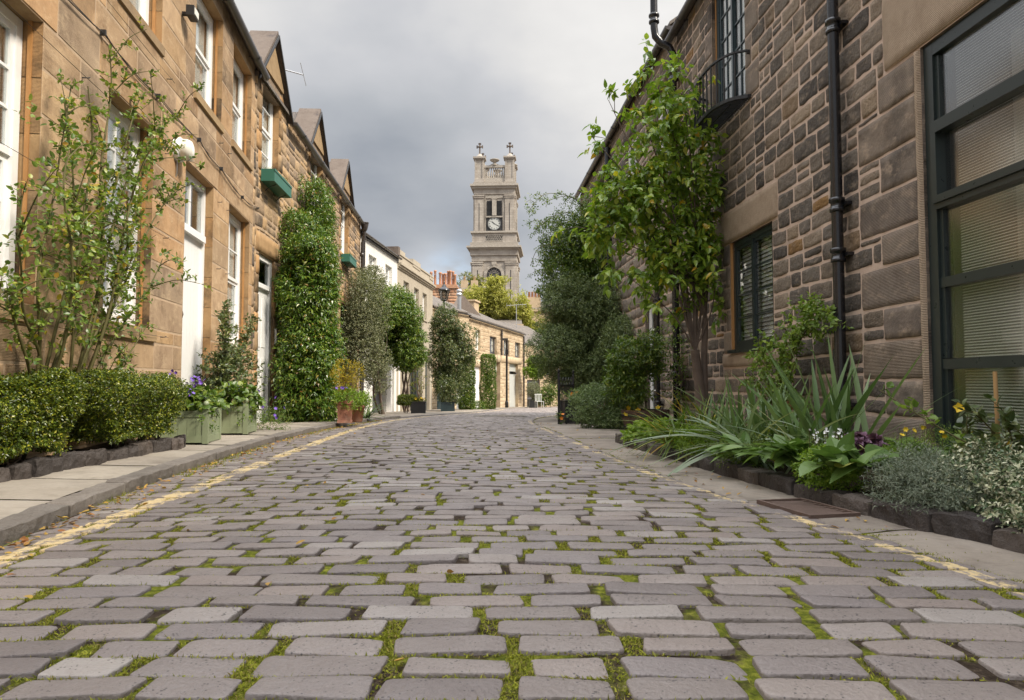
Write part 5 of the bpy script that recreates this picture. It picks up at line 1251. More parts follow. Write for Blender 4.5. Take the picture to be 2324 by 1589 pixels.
# belfry openings with louvres on each face; clock, lattice band, round-headed window
for a_ in range(4):
    c, s_ = round(math.cos(a_*math.pi/2)), round(math.sin(a_*math.pi/2))
    def rot(x, y, z): return (c*x - s_*y, s_*x + c*y, z)
    def rbox(mb, x0, x1, y0, y1, z0, z1, mi=0):
        p, q = rot(x0, y0, 0), rot(x1, y1, 0); mb.box(p[0], q[0], p[1], q[1], z0, z1, mi)
    f = -3.8
    b = MB(); rbox(b, -1.75, 1.75, f-0.14, f, tz(443), tz(437)); rbox(b, -0.42, 0.42, f-0.30, f, tz(484), tz(443)); rbox(b, -0.55, 0.55, f-0.34, f-0.001, tz(446), tz(443.2)); rbox(b, -1.95, -1.62, f-0.16, f, tz(520), tz(443)); rbox(b, 1.62, 1.95, f-0.16, f, tz(520), tz(443)); rbox(b, -1.62, 1.62, f-0.22, f, tz(488), tz(485))
    bf = b.build('belfry_surround', M['tower'], tw)
    for sg in (-1, 1):
        b = MB(); x0, x1 = sorted((sg*0.42, sg*1.45)); rbox(b, x0, x1, f-0.02, f+0.01, tz(484), tz(449)); z = tz(484)+0.1
        while z < tz(450): rbox(b, x0+0.02, x1-0.02, f-0.12, f-0.021, z, z+0.09, 0); z += 0.24
        b.build('louvre', M['louvre'], bf)
    b = MB(); zc_2 = tz(502.5); n_ = 32
    def ring(mb, r0, r1, y0, y1, mi=0):
        vs_ = []
        for k in range(n_):
            an = 2*math.pi*k/n_; cc, ss = math.cos(an), math.sin(an)
            vs_ += [rot(r0*cc, y0, zc_2+r0*ss), rot(r1*cc, y0, zc_2+r1*ss), rot(r1*cc, y1, zc_2+r1*ss), rot(r0*cc, y1, zc_2+r0*ss)]
        fs = []
        for k in range(n_):
            j = (k+1) % n_
            for q in range(4): fs.append((4*k+q, 4*j+q, 4*j+(q+1) % 4, 4*k+(q+1) % 4))
        mb.add(vs_, fs, mi)
    rbox(b, -1.6, 1.6, f-0.03, f, tz(519), tz(489)); ring(b, 1.22, 1.38, f-0.18, f-0.02)
    ck = b.build('clock', M['louvre'], tw)
    b = MB(); vs_ = [rot(1.22*math.cos(2*math.pi*k/n_), f-0.08, zc_2+1.22*math.sin(2*math.pi*k/n_)) for k in range(n_)]; b.add(vs_+[rot(0, f-0.08, zc_2)], [(k, (k+1) % n_, n_) for k in range(n_)]); b.build('dial', M['ltgrey'], ck)
    b = MB()
    ROM = ['XII','I','II','III','IV','V','VI','VII','VIII','IX','X','XI']
    def stroke(mb, ax, az, bx, bz, w, y):
        d = Vector((bx-ax, bz-az)); 
        if d.length < 1e-6: return
        d.normalize(); nx_, nz_ = -d.y*w/2, d.x*w/2
        q = [rot(ax+nx_, y, az+nz_), rot(bx+nx_, y, bz+nz_), rot(bx-nx_, y, bz-nz_), rot(ax-nx_, y, az-nz_)]; mb.add(q, [(0,1,2,3)])
    for h in range(12):
        an = math.pi/2 - h*math.pi/6; er = Vector((math.cos(an), math.sin(an))); et = Vector((er.y, -er.x))
        tokens = ROM[h]; wds = {'I': 0.075, 'V': 0.15, 'X': 0.15}; tot = sum(wds[ch] for ch in tokens); pos = -tot/2
        for ch in tokens:
            w_ = wds[ch]; cp = pos+w_/2; r0, r1 = 0.84, 1.10
            def pt(t_, r_): v = er*r_ + et*t_; return v.x, zc_2+v.y
            if ch == 'I': p, q = pt(cp, r0), pt(cp, r1); stroke(b, *p, *q, 0.04, f-0.095)
            elif ch == 'V':
                for e2 in (-1, 1): p, q = pt(cp, r0), pt(cp+e2*w_*0.4, r1); stroke(b, *p, *q, 0.035, f-0.095)
            else:
                for e2 in (-1, 1): p, q = pt(cp-e2*w_*0.4, r0), pt(cp+e2*w_*0.4, r1); stroke(b, *p, *q, 0.035, f-0.095)
            pos += w_
    for k in range(60): an = k*math.pi/30; stroke(b, 1.14*math.cos(an), zc_2+1.14*math.sin(an), 1.19*math.cos(an), zc_2+1.19*math.sin(an), 0.025, f-0.095)
    b.build('numerals', M['louvre'], ck)
    b = MB(); an = math.pi/2-(20)*math.pi/30; stroke(b, -0.2*math.cos(an), zc_2-0.2*math.sin(an), 0.98*math.cos(an), zc_2+0.98*math.sin(an), 0.09, f-0.11)
    an = math.pi/2-(10+1/3)*math.pi/6; stroke(b, -0.12*math.cos(an), zc_2-0.12*math.sin(an), 0.66*math.cos(an), zc_2+0.66*math.sin(an), 0.13, f-0.115); b.build('clock_hands', M['black'], ck)
    b = MB(); f2 = -4.25; za, zb2 = tz(544), tz(530); rbox(b, -1.6, 1.6, f2-0.02, f2, za, zb2, 1)
    for k in range(9):
        x = -1.6+k*0.4
        for sg in (-1, 1):
            xa, xb_ = x, x+sg*0.8*0.9
            if abs(xb_) > 1.61: xb_ = math.copysign(1.6, xb_)
            zz = za+(zb2-za)*abs(xb_-xa)/0.72
            d = 0.05; q = [rot(xa-d, f2-0.1, za), rot(xa+d, f2-0.1, za), rot(xb_+d, f2-0.1, zz), rot(xb_-d, f2-0.1, zz)]; b.add(q, [(0,1,2,3)])
    rbox(b, -1.7, 1.7, f2-0.12, f2, zb2-0.06, zb2+0.1); rbox(b, -1.7, 1.7, f2-0.12, f2, za-0.1, za+0.04); b.build('lattice_panel', [M['tower'], M['louvre']], tw)
    # round-headed window
    b = MB(); f3 = -4.15; zs = tz(622); zr = zs
    arc = [(1.42*math.cos(math.pi*k/16), zr+1.42*math.sin(math.pi*k/16)) for k in range(17)]; outl = [(1.42, tz(690))]+arc+[(-1.42, tz(690))]
    vs_ = [rot(p[0], f3-0.02, p[1]) for p in outl]; b.add(vs_, [tuple(range(len(vs_)))], 1)
    arco = [(2.0*math.cos(math.pi*k/16), zr+2.0*math.sin(math.pi*k/16)) for k in range(17)]
    A = [(1.42, tz(690))]+arc+[(-1.42, tz(690))]; B = [(2.0, tz(690))]+arco+[(-2.0, tz(690))]
    for k in range(len(A)-1):
        q = [rot(A[k][0], f3-0.22, A[k][1]), rot(B[k][0], f3-0.22, B[k][1]), rot(B[k+1][0], f3-0.22, B[k+1][1]), rot(A[k+1][0], f3-0.22, A[k+1][1])]; b.add(q, [(0,1,2,3)])
        q2 = [rot(A[k][0], f3-0.22, A[k][1]), rot(A[k+1][0], f3-0.22, A[k+1][1]), rot(A[k+1][0], f3, A[k+1][1]), rot(A[k][0], f3, A[k][1])]; b.add(q2, [(0,1,2,3)])
        q3 = [rot(B[k][0], f3-0.22, B[k][1]), rot(B[k+1][0], f3-0.22, B[k+1][1]), rot(B[k+1][0], f3, B[k+1][1]), rot(B[k][0], f3, B[k][1])]; b.add(q3, [(3,2,1,0)])
    rbox(b, -0.45, 0.45, f3-0.4, f3, tz(599), tz(592)); rbox(b, -0.3, 0.3, f3-0.34, f3, tz(604), tz(599))
    for k in range(5): r0 = 0.35+k*0.2; an = 0
    for k in range(1, 8):
        an = math.pi*k/8; xa, za_ = 0.45*math.cos(an), zr+0.45*math.sin(an); xb_, zb_2 = 1.4*math.cos(an), zr+1.4*math.sin(an); stroke(b, xa, za_, xb_, zb_2, 0.05, f3-0.05)
    for rr_ in (0.45, 0.9):
        for k in range(12): a1_, a2_ = math.pi*k/12, math.pi*(k+1)/12; stroke(b, rr_*math.cos(a1_), zr+rr_*math.sin(a1_), rr_*math.cos(a2_), zr+rr_*math.sin(a2_), 0.05, f3-0.05)
    for x in (-0.9, -0.45, 0, 0.45, 0.9): stroke(b, x, tz(690), x, zr, 0.05, f3-0.05)
    b.build('arched_window', [M['tower'], M['louvre']], tw)
# crown: four turrets with crosses, balustrades, urns
zb3 = tz(405.5); zt3 = tz(346)
for sx_ in (-1, 1):
    for sy_ in (-1, 1):
        cx_, cy_ = sx_*2.95, sy_*2.95; b = MB()
        b.box(cx_-0.95, cx_+0.95, cy_-0.95, cy_+0.95, zb3, zb3+0.7); b.box(cx_-0.78, cx_+0.78, cy_-0.78, cy_+0.78, zb3+0.7, zt3-0.5)
        for q1 in (-1, 1):
            for q2 in (-1, 1): b.box(cx_+q1*0.9-0.17*(q1+1), cx_+q1*0.9-0.17*(q1-1), cy_+q2*0.9-0.17*(q2+1), cy_+q2*0.9-0.17*(q2-1), zb3+0.7, zt3-0.5)
        b.box(cx_-1.0, cx_+1.0, cy_-1.0, cy_+1.0, zt3-0.5, zt3-0.25); b.box(cx_-1.2, cx_+1.2, cy_-1.2, cy_+1.2, zt3-0.25, zt3+0.05)
        b.lathe([(1.2,0.05),(0.85,0.3),(0.5,0.5),(0.42,0.75),(0.3,0.85)], (cx_, cy_, zt3), 8)
        t_ = b.build('turret', M['towerb'], tw)
        b = MB(); z0 = zt3+0.8; zt4 = z0+2.25; b.box(cx_-0.13, cx_+0.13, cy_-0.12, cy_+0.12, z0, zt4); zc4 = zt4-0.75; b.box(cx_-0.6, cx_+0.6, cy_-0.11, cy_+0.11, zc4-0.11, zc4+0.11)
        for (ox_, oz_) in ((0.52, 0), (-0.52, 0), (0, 0.6)):
            b.box(cx_+ox_-(0.12 if ox_ else 0.27), cx_+ox_+(0.12 if ox_ else 0.27), cy_-0.13, cy_+0.13, zc4+oz_-(0.27 if ox_ else 0.12), zc4+oz_+(0.27 if ox_ else 0.12))
        b.lathe([(0.22,-0.2),(0.26,0.0),(0.22,0.2)], (cx_, cy_, zc4), 8); b.build('cross', M['lichen'], t_)
for a_ in range(4):
    c, s_ = round(math.cos(a_*math.pi/2)), round(math.sin(a_*math.pi/2))
    def rot(x, y): return (c*x - s_*y, s_*x + c*y)
    b = MB(); f4 = -3.35; zl, zh = zb3+0.9, zb3+2.95
    for (x0, x1, y0, y1, k0, k1) in ((-2.1, 2.1, f4-0.25, f4+0.25, zb3, zl), (-2.1, 2.1, f4-0.28, f4+0.28, zh, zh+0.45), (-2.1, -1.75, f4-0.2, f4+0.2, zl, zh), (1.75, 2.1, f4-0.2, f4+0.2, zl, zh)):
        p, q = rot(x0, y0), rot(x1, y1); b.box(p[0], q[0], p[1], q[1], k0, k1)
    for k in range(8):
        x = -1.5+k*3.0/7; p = rot(x, f4); b.lathe([(0.13,0),(0.13,0.15),(0.08,0.2),(0.17,0.7),(0.09,1.5),(0.08,1.75),(0.13,1.85),(0.13,2.05)], (p[0], p[1], zl), 8)
    bs_ = b.build('balustrade', M['tower'], tw)
    p = rot(0, f4); b = MB(); b.lathe([(0.5,0.45),(0.4,0.7),(0.2,0.85),(0.3,1.05),(0.85,1.4),(0.95,1.5),(0.95,1.6),(0.5,1.65),(0.3,1.8),(0.08,1.9)], (p[0], p[1], zh), 12)
    b.prism([(p[0]-1.1, zh+0.45), (p[0]+1.1, zh+0.45), (p[0], zh+0.95)] if a_ % 2 == 0 else [(p[0]-0.3, zh+0.45), (p[0]+0.3, zh+0.45), (p[0], zh+0.95)], 'y', p[1]-0.2, p[1]+0.2); b.build('urn', M['tower'], bs_)

# ================================================================== buildings behind
def tenement(name, label, X0, X1, Y, zt, zb_=-3, depth=9, wins=(), mat='cream_stone', roofh=3.0, rzz=0.0):
    e = empty(name, (X0, Y, zb_), rzz); tag(e, label, 'building'); W = X1-X0; H = zt-zb_
    b = MB(); b.box(0, W, 0, depth, 0, H); b.box(-0.15, W+0.15, -0.2, 0.0, H-0.35, H); b.build('wall', M[mat], e)
    b = MB(); b.prism([(-0.15, H+0.001), (depth/2, H+roofh), (depth+0.15, H+0.001)], 'x', 0, W); b.build('roof', M['slate'], e)
    for (u, z, w_, h_) in wins:
        b = MB(); b.box(W*u-w_/2, W*u+w_/2, -0.04, 0.01, z-zb_, z-zb_+h_); b.box(W*u-w_/2-0.1, W*u+w_/2+0.1, -0.12, 0.0, z-zb_-0.18, z-zb_-0.03, 1); wn_ = b.build('window', [M['teal'], M['cream_stone']], e)
    return e
M['brick'] = stone_mat('red_orange_chimney_stone', [(0,(0.42,0.22,0.13)),(0.5,(0.46,0.27,0.17)),(1,(0.38,0.22,0.14))], soot_lo=0.55, soot_hi=0.8, soot_amt=0.6, bs=0.6, bd=0.04, sootscale=0.6, fine=8)
M['pot'] = plain('orange_chimney_pot', (0.50,0.25,0.14), 0.8, 0.25, 3, dirt=(0.2,0.1,0.07))
# chimney stack with a row of pots, riding on a low roof
x0, _, z0 = at(970, 690, 62); x1, _, z1 = at(1036, 654, 62)
e = empty('chimney_block', (x0, 62, -3)); tag(e, 'broad reddish chimney stack with orange pots behind the street lantern', 'chimney')
b = MB(); Wc = x1-x0; zt_c = at(0, 653, 62)[2]+3
bl = stone_blocks(fill(Wc, uneven(4, zt_c, 0.25, 0.33, 5), [], 0.4, 0.8, seed=61), 0.03, 0.015, 0.01, 0.3, rc=0.01, seed=61, nmax=3)
wall(e, Wc, 0, zt_c, [], [(bl, 1)], [M['mortar_l'], M['brick'], M['interior']], depth=1.0)
b.box(-0.1, Wc+0.1, -0.12, 1.12, zt_c, zt_c+0.18); b.box(-0.02, Wc+0.02, -0.05, 1.05, zt_c+0.18, zt_c+0.35); b.build('coping', M['brick'], e)
for i, (px, hh) in enumerate(((976,1.25),(985,1.4),(997,1.2),(1003,1.1),(1009,1.1),(1015,1.35),(1020,1.35),(1026,1.3),(1031,1.0))):
    xx = (px-1162)/1550*62-x0; b = MB(); r_ = 0.115; b.lathe([(r_*1.1,0),(r_,0.1),(r_*0.9,hh-0.15),(r_*1.12,hh-0.12),(r_*1.12,hh),(r_*0.8,hh),(r_*0.8,hh-0.1)], (xx, 0.45+(i % 2)*0.12, zt_c+0.34), 12); b.build('chimney_pot', M['pot'], e)
def aerial(name, X, Y, z0, z1, label, L_=1.0, n=6):
    e = empty(name, (X, Y, z0)); tag(e, label, 'aerial'); b = MB(); b.tube([(0,0,0),(0,0,z1-z0)], 0.03, 5); b.build('mast', M['alu'], e)
    b = MB(); h_ = z1-z0-0.1; b.tube([(-L_/2,0,h_),(L_/2,0,h_+0.1)],0.018,5)
    for k in range(n): x = -L_/2+L_*k/(n-1); b.tube([(x,-0.25,h_+0.05+0.1*k/n),(x+0.02,0.25,h_+0.05+0.1*k/n)],0.012,4); b.tube([(x,0,h_-0.12),(x,0,h_+0.2)],0.010,4)
    b.build('antenna_boom', M['alu'], e); return e
aerial('roof_aerial', at(976,0,62)[0], 62.4, at(0,655,62)[2], at(0,619,62)[2], 'aerial on the left end of the pot-topped chimney stack', 1.4)
aerial('roof_aerial', at(1004,0,62)[0], 62.6, at(0,655,62)[2], at(0,626,62)[2], 'aerial behind the middle of the pot-topped chimney stack', 1.0)
aerial('roof_aerial', at(1032,0,62)[0], 62.4, at(0,655,62)[2], at(0,626,62)[2], 'small aerial on the right end of the pot-topped chimney stack', 0.7)
aerial('roof_aerial', at(1172,0,56)[0], 56, 3.0, at(0,690,56)[2], 'tall aerial on the mews roof in front of the lime green tree', 1.6)
t1 = tenement('tenement', 'golden stone tenement gable left of the yellow green tree', at(1036,0,80)[0], at(1100,0,80)[0], 80, at(0,655,80)[2], wins=((0.4,7,0.9,1.6),(0.75,7,0.9,1.6)), roofh=1.2)
for x in (0.1, 0.5):
    b = MB(); b.box(x*3+0.1, x*3+0.9, 1, 2.0, at(0,655,80)[2]+3, at(0,655,80)[2]+4.2)
    b.lathe([(0.15,0),(0.13,0.5),(0.17,0.55)], (x*3+0.5, 1.5, at(0,655,80)[2]+4.2), 8, 0)
    b.build('chimney', [M['cream_stone'], M['pot']], t1)
t2 = tenement('tenement', 'golden stone tenement to the right of the tower, behind trees', at(1188,0,90)[0], at(1290,0,90)[0], 90, at(0,700,90)[2], wins=((0.25,4,0.9,1.7),(0.25,7.2,0.9,1.5)), roofh=1.5)
b = MB(); b.box(0.6, 2.3, 0.5, 1.6, at(0,700,90)[2]+3, at(0,672,90)[2]+3)
for k in range(4): b.lathe([(0.17,0),(0.14,0.7),(0.18,0.75)], (0.8+0.42*k, 1.0, at(0,672,90)[2]+3), 8, 1)
b.build('chimney', [M['cream_stone'], M['pot']], t2)
t3 = tenement('tenement', 'low golden building behind the mews roofs under the yellow green tree', at(1060,0,70)[0], at(1185,0,70)[0], 70, at(0,735,70)[2], wins=((0.3,2.5,0.9,1.6),(0.6,2.5,0.9,1.6),(0.85,2.5,0.9,1.6)), roofh=1.0)
# ================================================================== plants
def unit(a): return a/np.maximum(np.linalg.norm(a, axis=-1, keepdims=True), 1e-9)
def prof_leaf(u): return math.sin(math.pi*min(1, max(0, u))**0.75)**0.9 + 0.02
def prof_wide(u): return math.sin(math.pi*min(1, max(0, u*0.94+0.06))**0.8)**0.6 + 0.02
def leaves(P, D, Nn, L, W, droop=0.2, fold=0.25, seg=1, prof=prof_leaf, rng=RNG):
    """leaf blades at P pointing along D with upper face towards Nn"""
    n = len(P); D = unit(D); S = unit(np.cross(D, Nn)); U = np.cross(S, D)
    L = np.broadcast_to(L, (n,))[:,None]; W = np.broadcast_to(W, (n,))[:,None]; dr = np.broadcast_to(droop, (n,))[:,None]
    if seg == 1:
        V = np.zeros((n, 4, 3)); V[:,0] = P
        m = P + D*L*0.45
        V[:,1] = m + S*W/2 + U*W*fold*0.6; V[:,3] = m - S*W/2 + U*W*fold*0.6; V[:,2] = P + D*L - U*L*dr
        I = np.arange(n*4).reshape(n, 4); return V.reshape(-1, 3), I
    cols = 3; V = np.zeros((n, seg+1, 3, 3))
    for k in range(seg+1):
        u = k/seg; w = W/2*prof(u); c = P + D*L*u - U*L*dr*u*u
        V[:,k,0] = c - S*w + U*w*fold*2; V[:,k,1] = c; V[:,k,2] = c + S*w + U*w*fold*2
    I = np.arange(n*(seg+1)*3).reshape(n, seg+1, 3)
    return V.reshape(-1, 3), np.stack([I[:,:-1,:-1], I[:,:-1,1:], I[:,1:,1:], I[:,1:,:-1]], -1).reshape(-1, 4)
def sample_blobs(blobs, n, rng, shell=0.45, cut=None, freq=1.5):
    """blob = (cx,cy,cz, rx,ry,rz, exponent, rotz, weight) -> points near the surfaces and outward directions"""
    w = np.array([b[8] if len(b) > 8 else b[3]*b[5]+b[4]*b[5]+b[3]*b[4] for b in blobs], float); w /= w.sum()
    Ps, Ds = [], []
    for b, wi in zip(blobs, w):
        k = max(1, int(n*wi)); e = b[6] if len(b) > 6 else 2; r = b[7] if len(b) > 7 else 0
        d = unit(rng.normal(size=(k, 3)))
        if e > 3: d = rng.uniform(-1, 1, (k, 3)); ax = rng.integers(0, 3, k); d[np.arange(k), ax] = np.sign(d[np.arange(k), ax]+1e-9)
        s = (np.abs(d)**e).sum(1)**(-1/e); q = d*s[:,None]*(1-shell*rng.random(k)**1.7)[:,None]
        p = q*np.array(b[3:6]); o = unit(np.sign(d)*np.abs(q)**(e-1)/np.array(b[3:6])) if e > 3 else unit(q/np.array(b[3:6]))
        c, s_ = math.cos(r), math.sin(r); Rm = np.array([[c, s_, 0], [-s_, c, 0], [0, 0, 1]])
        Ps.append(p@Rm + np.array(b[:3])); Ds.append(o@Rm)
    P = np.concatenate(Ps); D = np.concatenate(Ds)
    P = P + D*(vnoise(P, freq*1.6)[:,None]*0.20*max(b[3] for b in blobs))
    if cut is not None: m = vnoise(P+3.3, freq)+0.4*vnoise(P, freq*2.7) > cut; P, D = P[m], D[m]
    return P, D
def twig_leaves(B, O, K, tl, L, W, rng, up=0.4, droop=0.3, hang=0.1, seg=1, fold=0.25, prof=prof_leaf, spread=0.8, jit=0.35, leafhang=0.0):
    """K leaves along a short twig at every B growing along O; returns V,F and twig ends"""
    n = len(B); T = unit(O + np.array([0, 0, up]) + rng.normal(0, jit, (n, 3))); tl = tl*rng.uniform(0.6, 1.3, (n, 1))
    Pp, Dd, Nn = [], [], []
    side0 = unit(np.cross(T, rng.normal(size=(n, 3))))
    for k in range(K):
        u = (k+0.6)/K; p = B + T*tl*u - np.array([0, 0, 1.0])*(hang*tl*u*u)
        an = k*2.4; sd = side0*math.cos(an) + np.cross(T, side0)*math.sin(an)
        d = unit(T*(0.6+0.6*(u > 0.85)) + sd*spread + rng.normal(0, 0.25, (n, 3)) - np.array([0, 0, leafhang]))
        Pp.append(p); Dd.append(d); Nn.append(unit(np.array([0, 0, 1.0]) + O*0.5 + rng.normal(0, 0.45, (n, 3))))
    P = np.concatenate(Pp); D = np.concatenate(Dd); N_ = np.concatenate(Nn); m = len(P)
    return leaves(P, D, N_, L*rng.uniform(0.6, 1.2, m), W*rng.uniform(0.7, 1.2, m), droop*rng.uniform(0.2, 1.5, m), fold, seg, prof)
def merge(*VF):
    Vs, Fs, n = [], [], 0
    for V, F in VF: Vs.append(V); Fs.append(F+n); n += len(V)
    return np.concatenate(Vs), np.concatenate(Fs)
def plant(name, label, cat, base, fol=None, mat=None, stems=None, smat='bark', group=None, parts=(), fname='foliage', sname='trunk'):
    e = empty(name, base); tag(e, label, cat, group); b0 = np.array(base)
    if fol is not None: link(fname, np_mesh(fname, fol[0]-b0, fol[1], M[mat] if isinstance(mat, str) else mat), e)
    if stems is not None:
        o = stems.build(sname, M[smat], None, base=base); o.parent = e; o.location = (0,0,0)
    for (nm, V, F, mt) in parts:
        pn = FLOWER_V.get(id(V), 0) if nm == 'flower' else 0
        if pn and len(V)//pn <= 100:      # each bloom a part of its own
            fn = len(F)*pn//len(V)
            for k in range(len(V)//pn): link(nm, np_mesh(nm, V[k*pn:(k+1)*pn]-b0, F[k*fn:(k+1)*fn]-k*pn, M[mt]), e)
        else: link(nm, np_mesh(nm, V-b0, F, M[mt]), e)
    return e
def limb(mb, a, b, r0, r1, rng, wob=0.06, n=7, sides=7, up=0.0):
    a, b = np.array(a, float), np.array(b, float); L = np.linalg.norm(b-a); pts = []
    w = rng.normal(0, wob*L, 3); w2 = rng.normal(0, wob*L*0.5, 3)
    for k in range(n+1):
        u = k/n; pts.append(a+(b-a)*u + w*math.sin(math.pi*u) + w2*math.sin(2*math.pi*u) + np.array([0, 0, up*L*math.sin(math.pi*u)]))
    mb.tube(pts, [r0+(r1-r0)*(k/n)**0.8 for k in range(n+1)], sides, caps=True); return pts
gc = lambda y: float(g(y)); FLOWER_V = {}; KEEP = []
LM = leaf_mat
M['l_hedge'] = LM('box_hedge_leaf', [(0,(0.028,0.050,0.007)),(0.35,(0.062,0.10,0.011)),(0.7,(0.125,0.165,0.015)),(0.9,(0.25,0.28,0.024)),(1,(0.34,0.31,0.03))], 0.18, 0.35, 0.5, clump=0.0)
M['l_rose'] = LM('rose_leaf', [(0,(0.055,0.10,0.018)),(0.35,(0.10,0.165,0.03)),(0.65,(0.16,0.23,0.036)),(0.93,(0.24,0.27,0.036)),(0.975,(0.42,0.34,0.03)),(1,(0.22,0.09,0.025))], 0.3, 0.4, 0.5)
M['l_ivy'] = LM('glossy_climber_leaf', [(0,(0.035,0.08,0.010)),(0.4,(0.075,0.145,0.016)),(0.7,(0.13,0.21,0.025)),(0.93,(0.22,0.27,0.04)),(1,(0.22,0.10,0.03))], 0.22, 0.32, 0.55)
M['l_grey'] = LM('grey_green_leaf', [(0,(0.07,0.085,0.04)),(0.4,(0.13,0.145,0.075)),(0.75,(0.21,0.22,0.12)),(1,(0.30,0.29,0.18))], 0.2, 0.5, 0.4)
M['l_mid'] = LM('mid_green_leaf', [(0,(0.045,0.085,0.012)),(0.5,(0.09,0.155,0.020)),(0.85,(0.155,0.22,0.03)),(1,(0.25,0.27,0.045))], 0.25, 0.4, 0.5)
M['l_dark'] = LM('dark_green_leaf', [(0,(0.035,0.058,0.016)),(0.5,(0.075,0.105,0.03)),(0.85,(0.13,0.155,0.05)),(1,(0.24,0.24,0.09))], 0.18, 0.35, 0.55)
M['l_yew'] = LM('dusky_needle_leaf', [(0,(0.06,0.09,0.032)),(0.5,(0.125,0.17,0.06)),(0.85,(0.21,0.26,0.095)),(1,(0.28,0.32,0.14))], 0.15, 0.5, 0.4)
M['l_cherry'] = LM('big_tree_leaf', [(0,(0.10,0.175,0.02)),(0.35,(0.15,0.25,0.03)),(0.7,(0.24,0.33,0.045)),(0.95,(0.33,0.39,0.06)),(0.985,(0.50,0.42,0.03)),(1,(0.45,0.25,0.03))], 0.32, 0.33, 0.5)
M['l_lime'] = LM('lime_yellow_leaf', [(0,(0.17,0.18,0.035)),(0.4,(0.29,0.29,0.065)),(0.8,(0.40,0.385,0.10)),(1,(0.48,0.43,0.13))], 0.3, 0.6, 0.3)
M['l_olive'] = LM('olive_back_leaf', [(0,(0.06,0.085,0.015)),(0.5,(0.13,0.145,0.02)),(1,(0.26,0.24,0.03))], 0.3, 0.6, 0.3)
M['l_yellow'] = LM('golden_leaf', [(0,(0.20,0.17,0.015)),(0.5,(0.36,0.27,0.015)),(0.85,(0.45,0.33,0.02)),(1,(0.14,0.14,0.02))], 0.3, 0.5, 0.4)
M['l_iris'] = LM('iris_blade', [(0,(0.075,0.13,0.045)),(0.5,(0.13,0.205,0.075)),(1,(0.19,0.265,0.11))], 0.22, 0.4, 0.4)
M['l_glauc'] = LM('glaucous_blade', [(0,(0.14,0.19,0.12)),(0.6,(0.21,0.26,0.165)),(0.9,(0.27,0.30,0.19)),(1,(0.42,0.42,0.16))], 0.2, 0.5, 0.4)
M['l_grass'] = LM('daylily_blade', [(0,(0.065,0.11,0.018)),(0.5,(0.11,0.17,0.028)),(0.85,(0.17,0.22,0.04)),(0.93,(0.45,0.30,0.02)),(1,(0.35,0.22,0.03))], 0.25, 0.45, 0.4)
M['l_bright'] = LM('fresh_green_leaf', [(0,(0.11,0.19,0.02)),(0.5,(0.17,0.27,0.03)),(1,(0.26,0.34,0.05))], 0.35, 0.5, 0.4)
M['l_broad'] = LM('broad_bedding_leaf', [(0,(0.08,0.145,0.035)),(0.5,(0.12,0.20,0.05)),(0.9,(0.17,0.255,0.07)),(1,(0.36,0.36,0.08))], 0.25, 0.45, 0.4)
M['l_lav'] = LM('lavender_leaf', [(0,(0.10,0.13,0.085)),(0.5,(0.16,0.19,0.13)),(1,(0.24,0.26,0.19))], 0.15, 0.6, 0.3)
M['l_purple'] = LM('purple_leaf', [(0,(0.08,0.035,0.06)),(0.5,(0.14,0.065,0.11)),(1,(0.22,0.11,0.17))], 0.2, 0.5, 0.4)
M['l_var'] = None
def var_mat():
    a = NT('variegated_leaf'); isl = a.island()
    c = a.ramp(isl, [(0,(0.05,0.09,0.03)),(0.3,(0.08,0.13,0.045)),(0.45,(0.12,0.16,0.06)),(0.5,(0.42,0.42,0.26)),(0.8,(0.50,0.49,0.33)),(1,(0.14,0.19,0.075))])
    a.P(Base_Color=c, Roughness=0.45); return a.m
M['l_var'] = var_mat()
M['l_mound'] = LM('grey_mound_leaf', [(0,(0.08,0.125,0.045)),(0.5,(0.14,0.20,0.075)),(1,(0.26,0.33,0.14))], 0.2, 0.4, 0.5)
M['p_white'] = plain('white_petal', (0.75,0.75,0.72), 0.7); M['p_purple'] = plain('violet_petal', (0.16,0.08,0.42), 0.6, 0.2); M['p_yellow'] = plain('yellow_petal', (0.70,0.48,0.02), 0.6, 0.1); M['p_orange'] = plain('orange_petal', (0.65,0.22,0.02), 0.6, 0.1)
M['deadleaf'] = LM('fallen_leaf', [(0,(0.30,0.13,0.05)),(0.5,(0.45,0.30,0.06)),(1,(0.22,0.10,0.06))], 0.1, 0.7, 0.2)

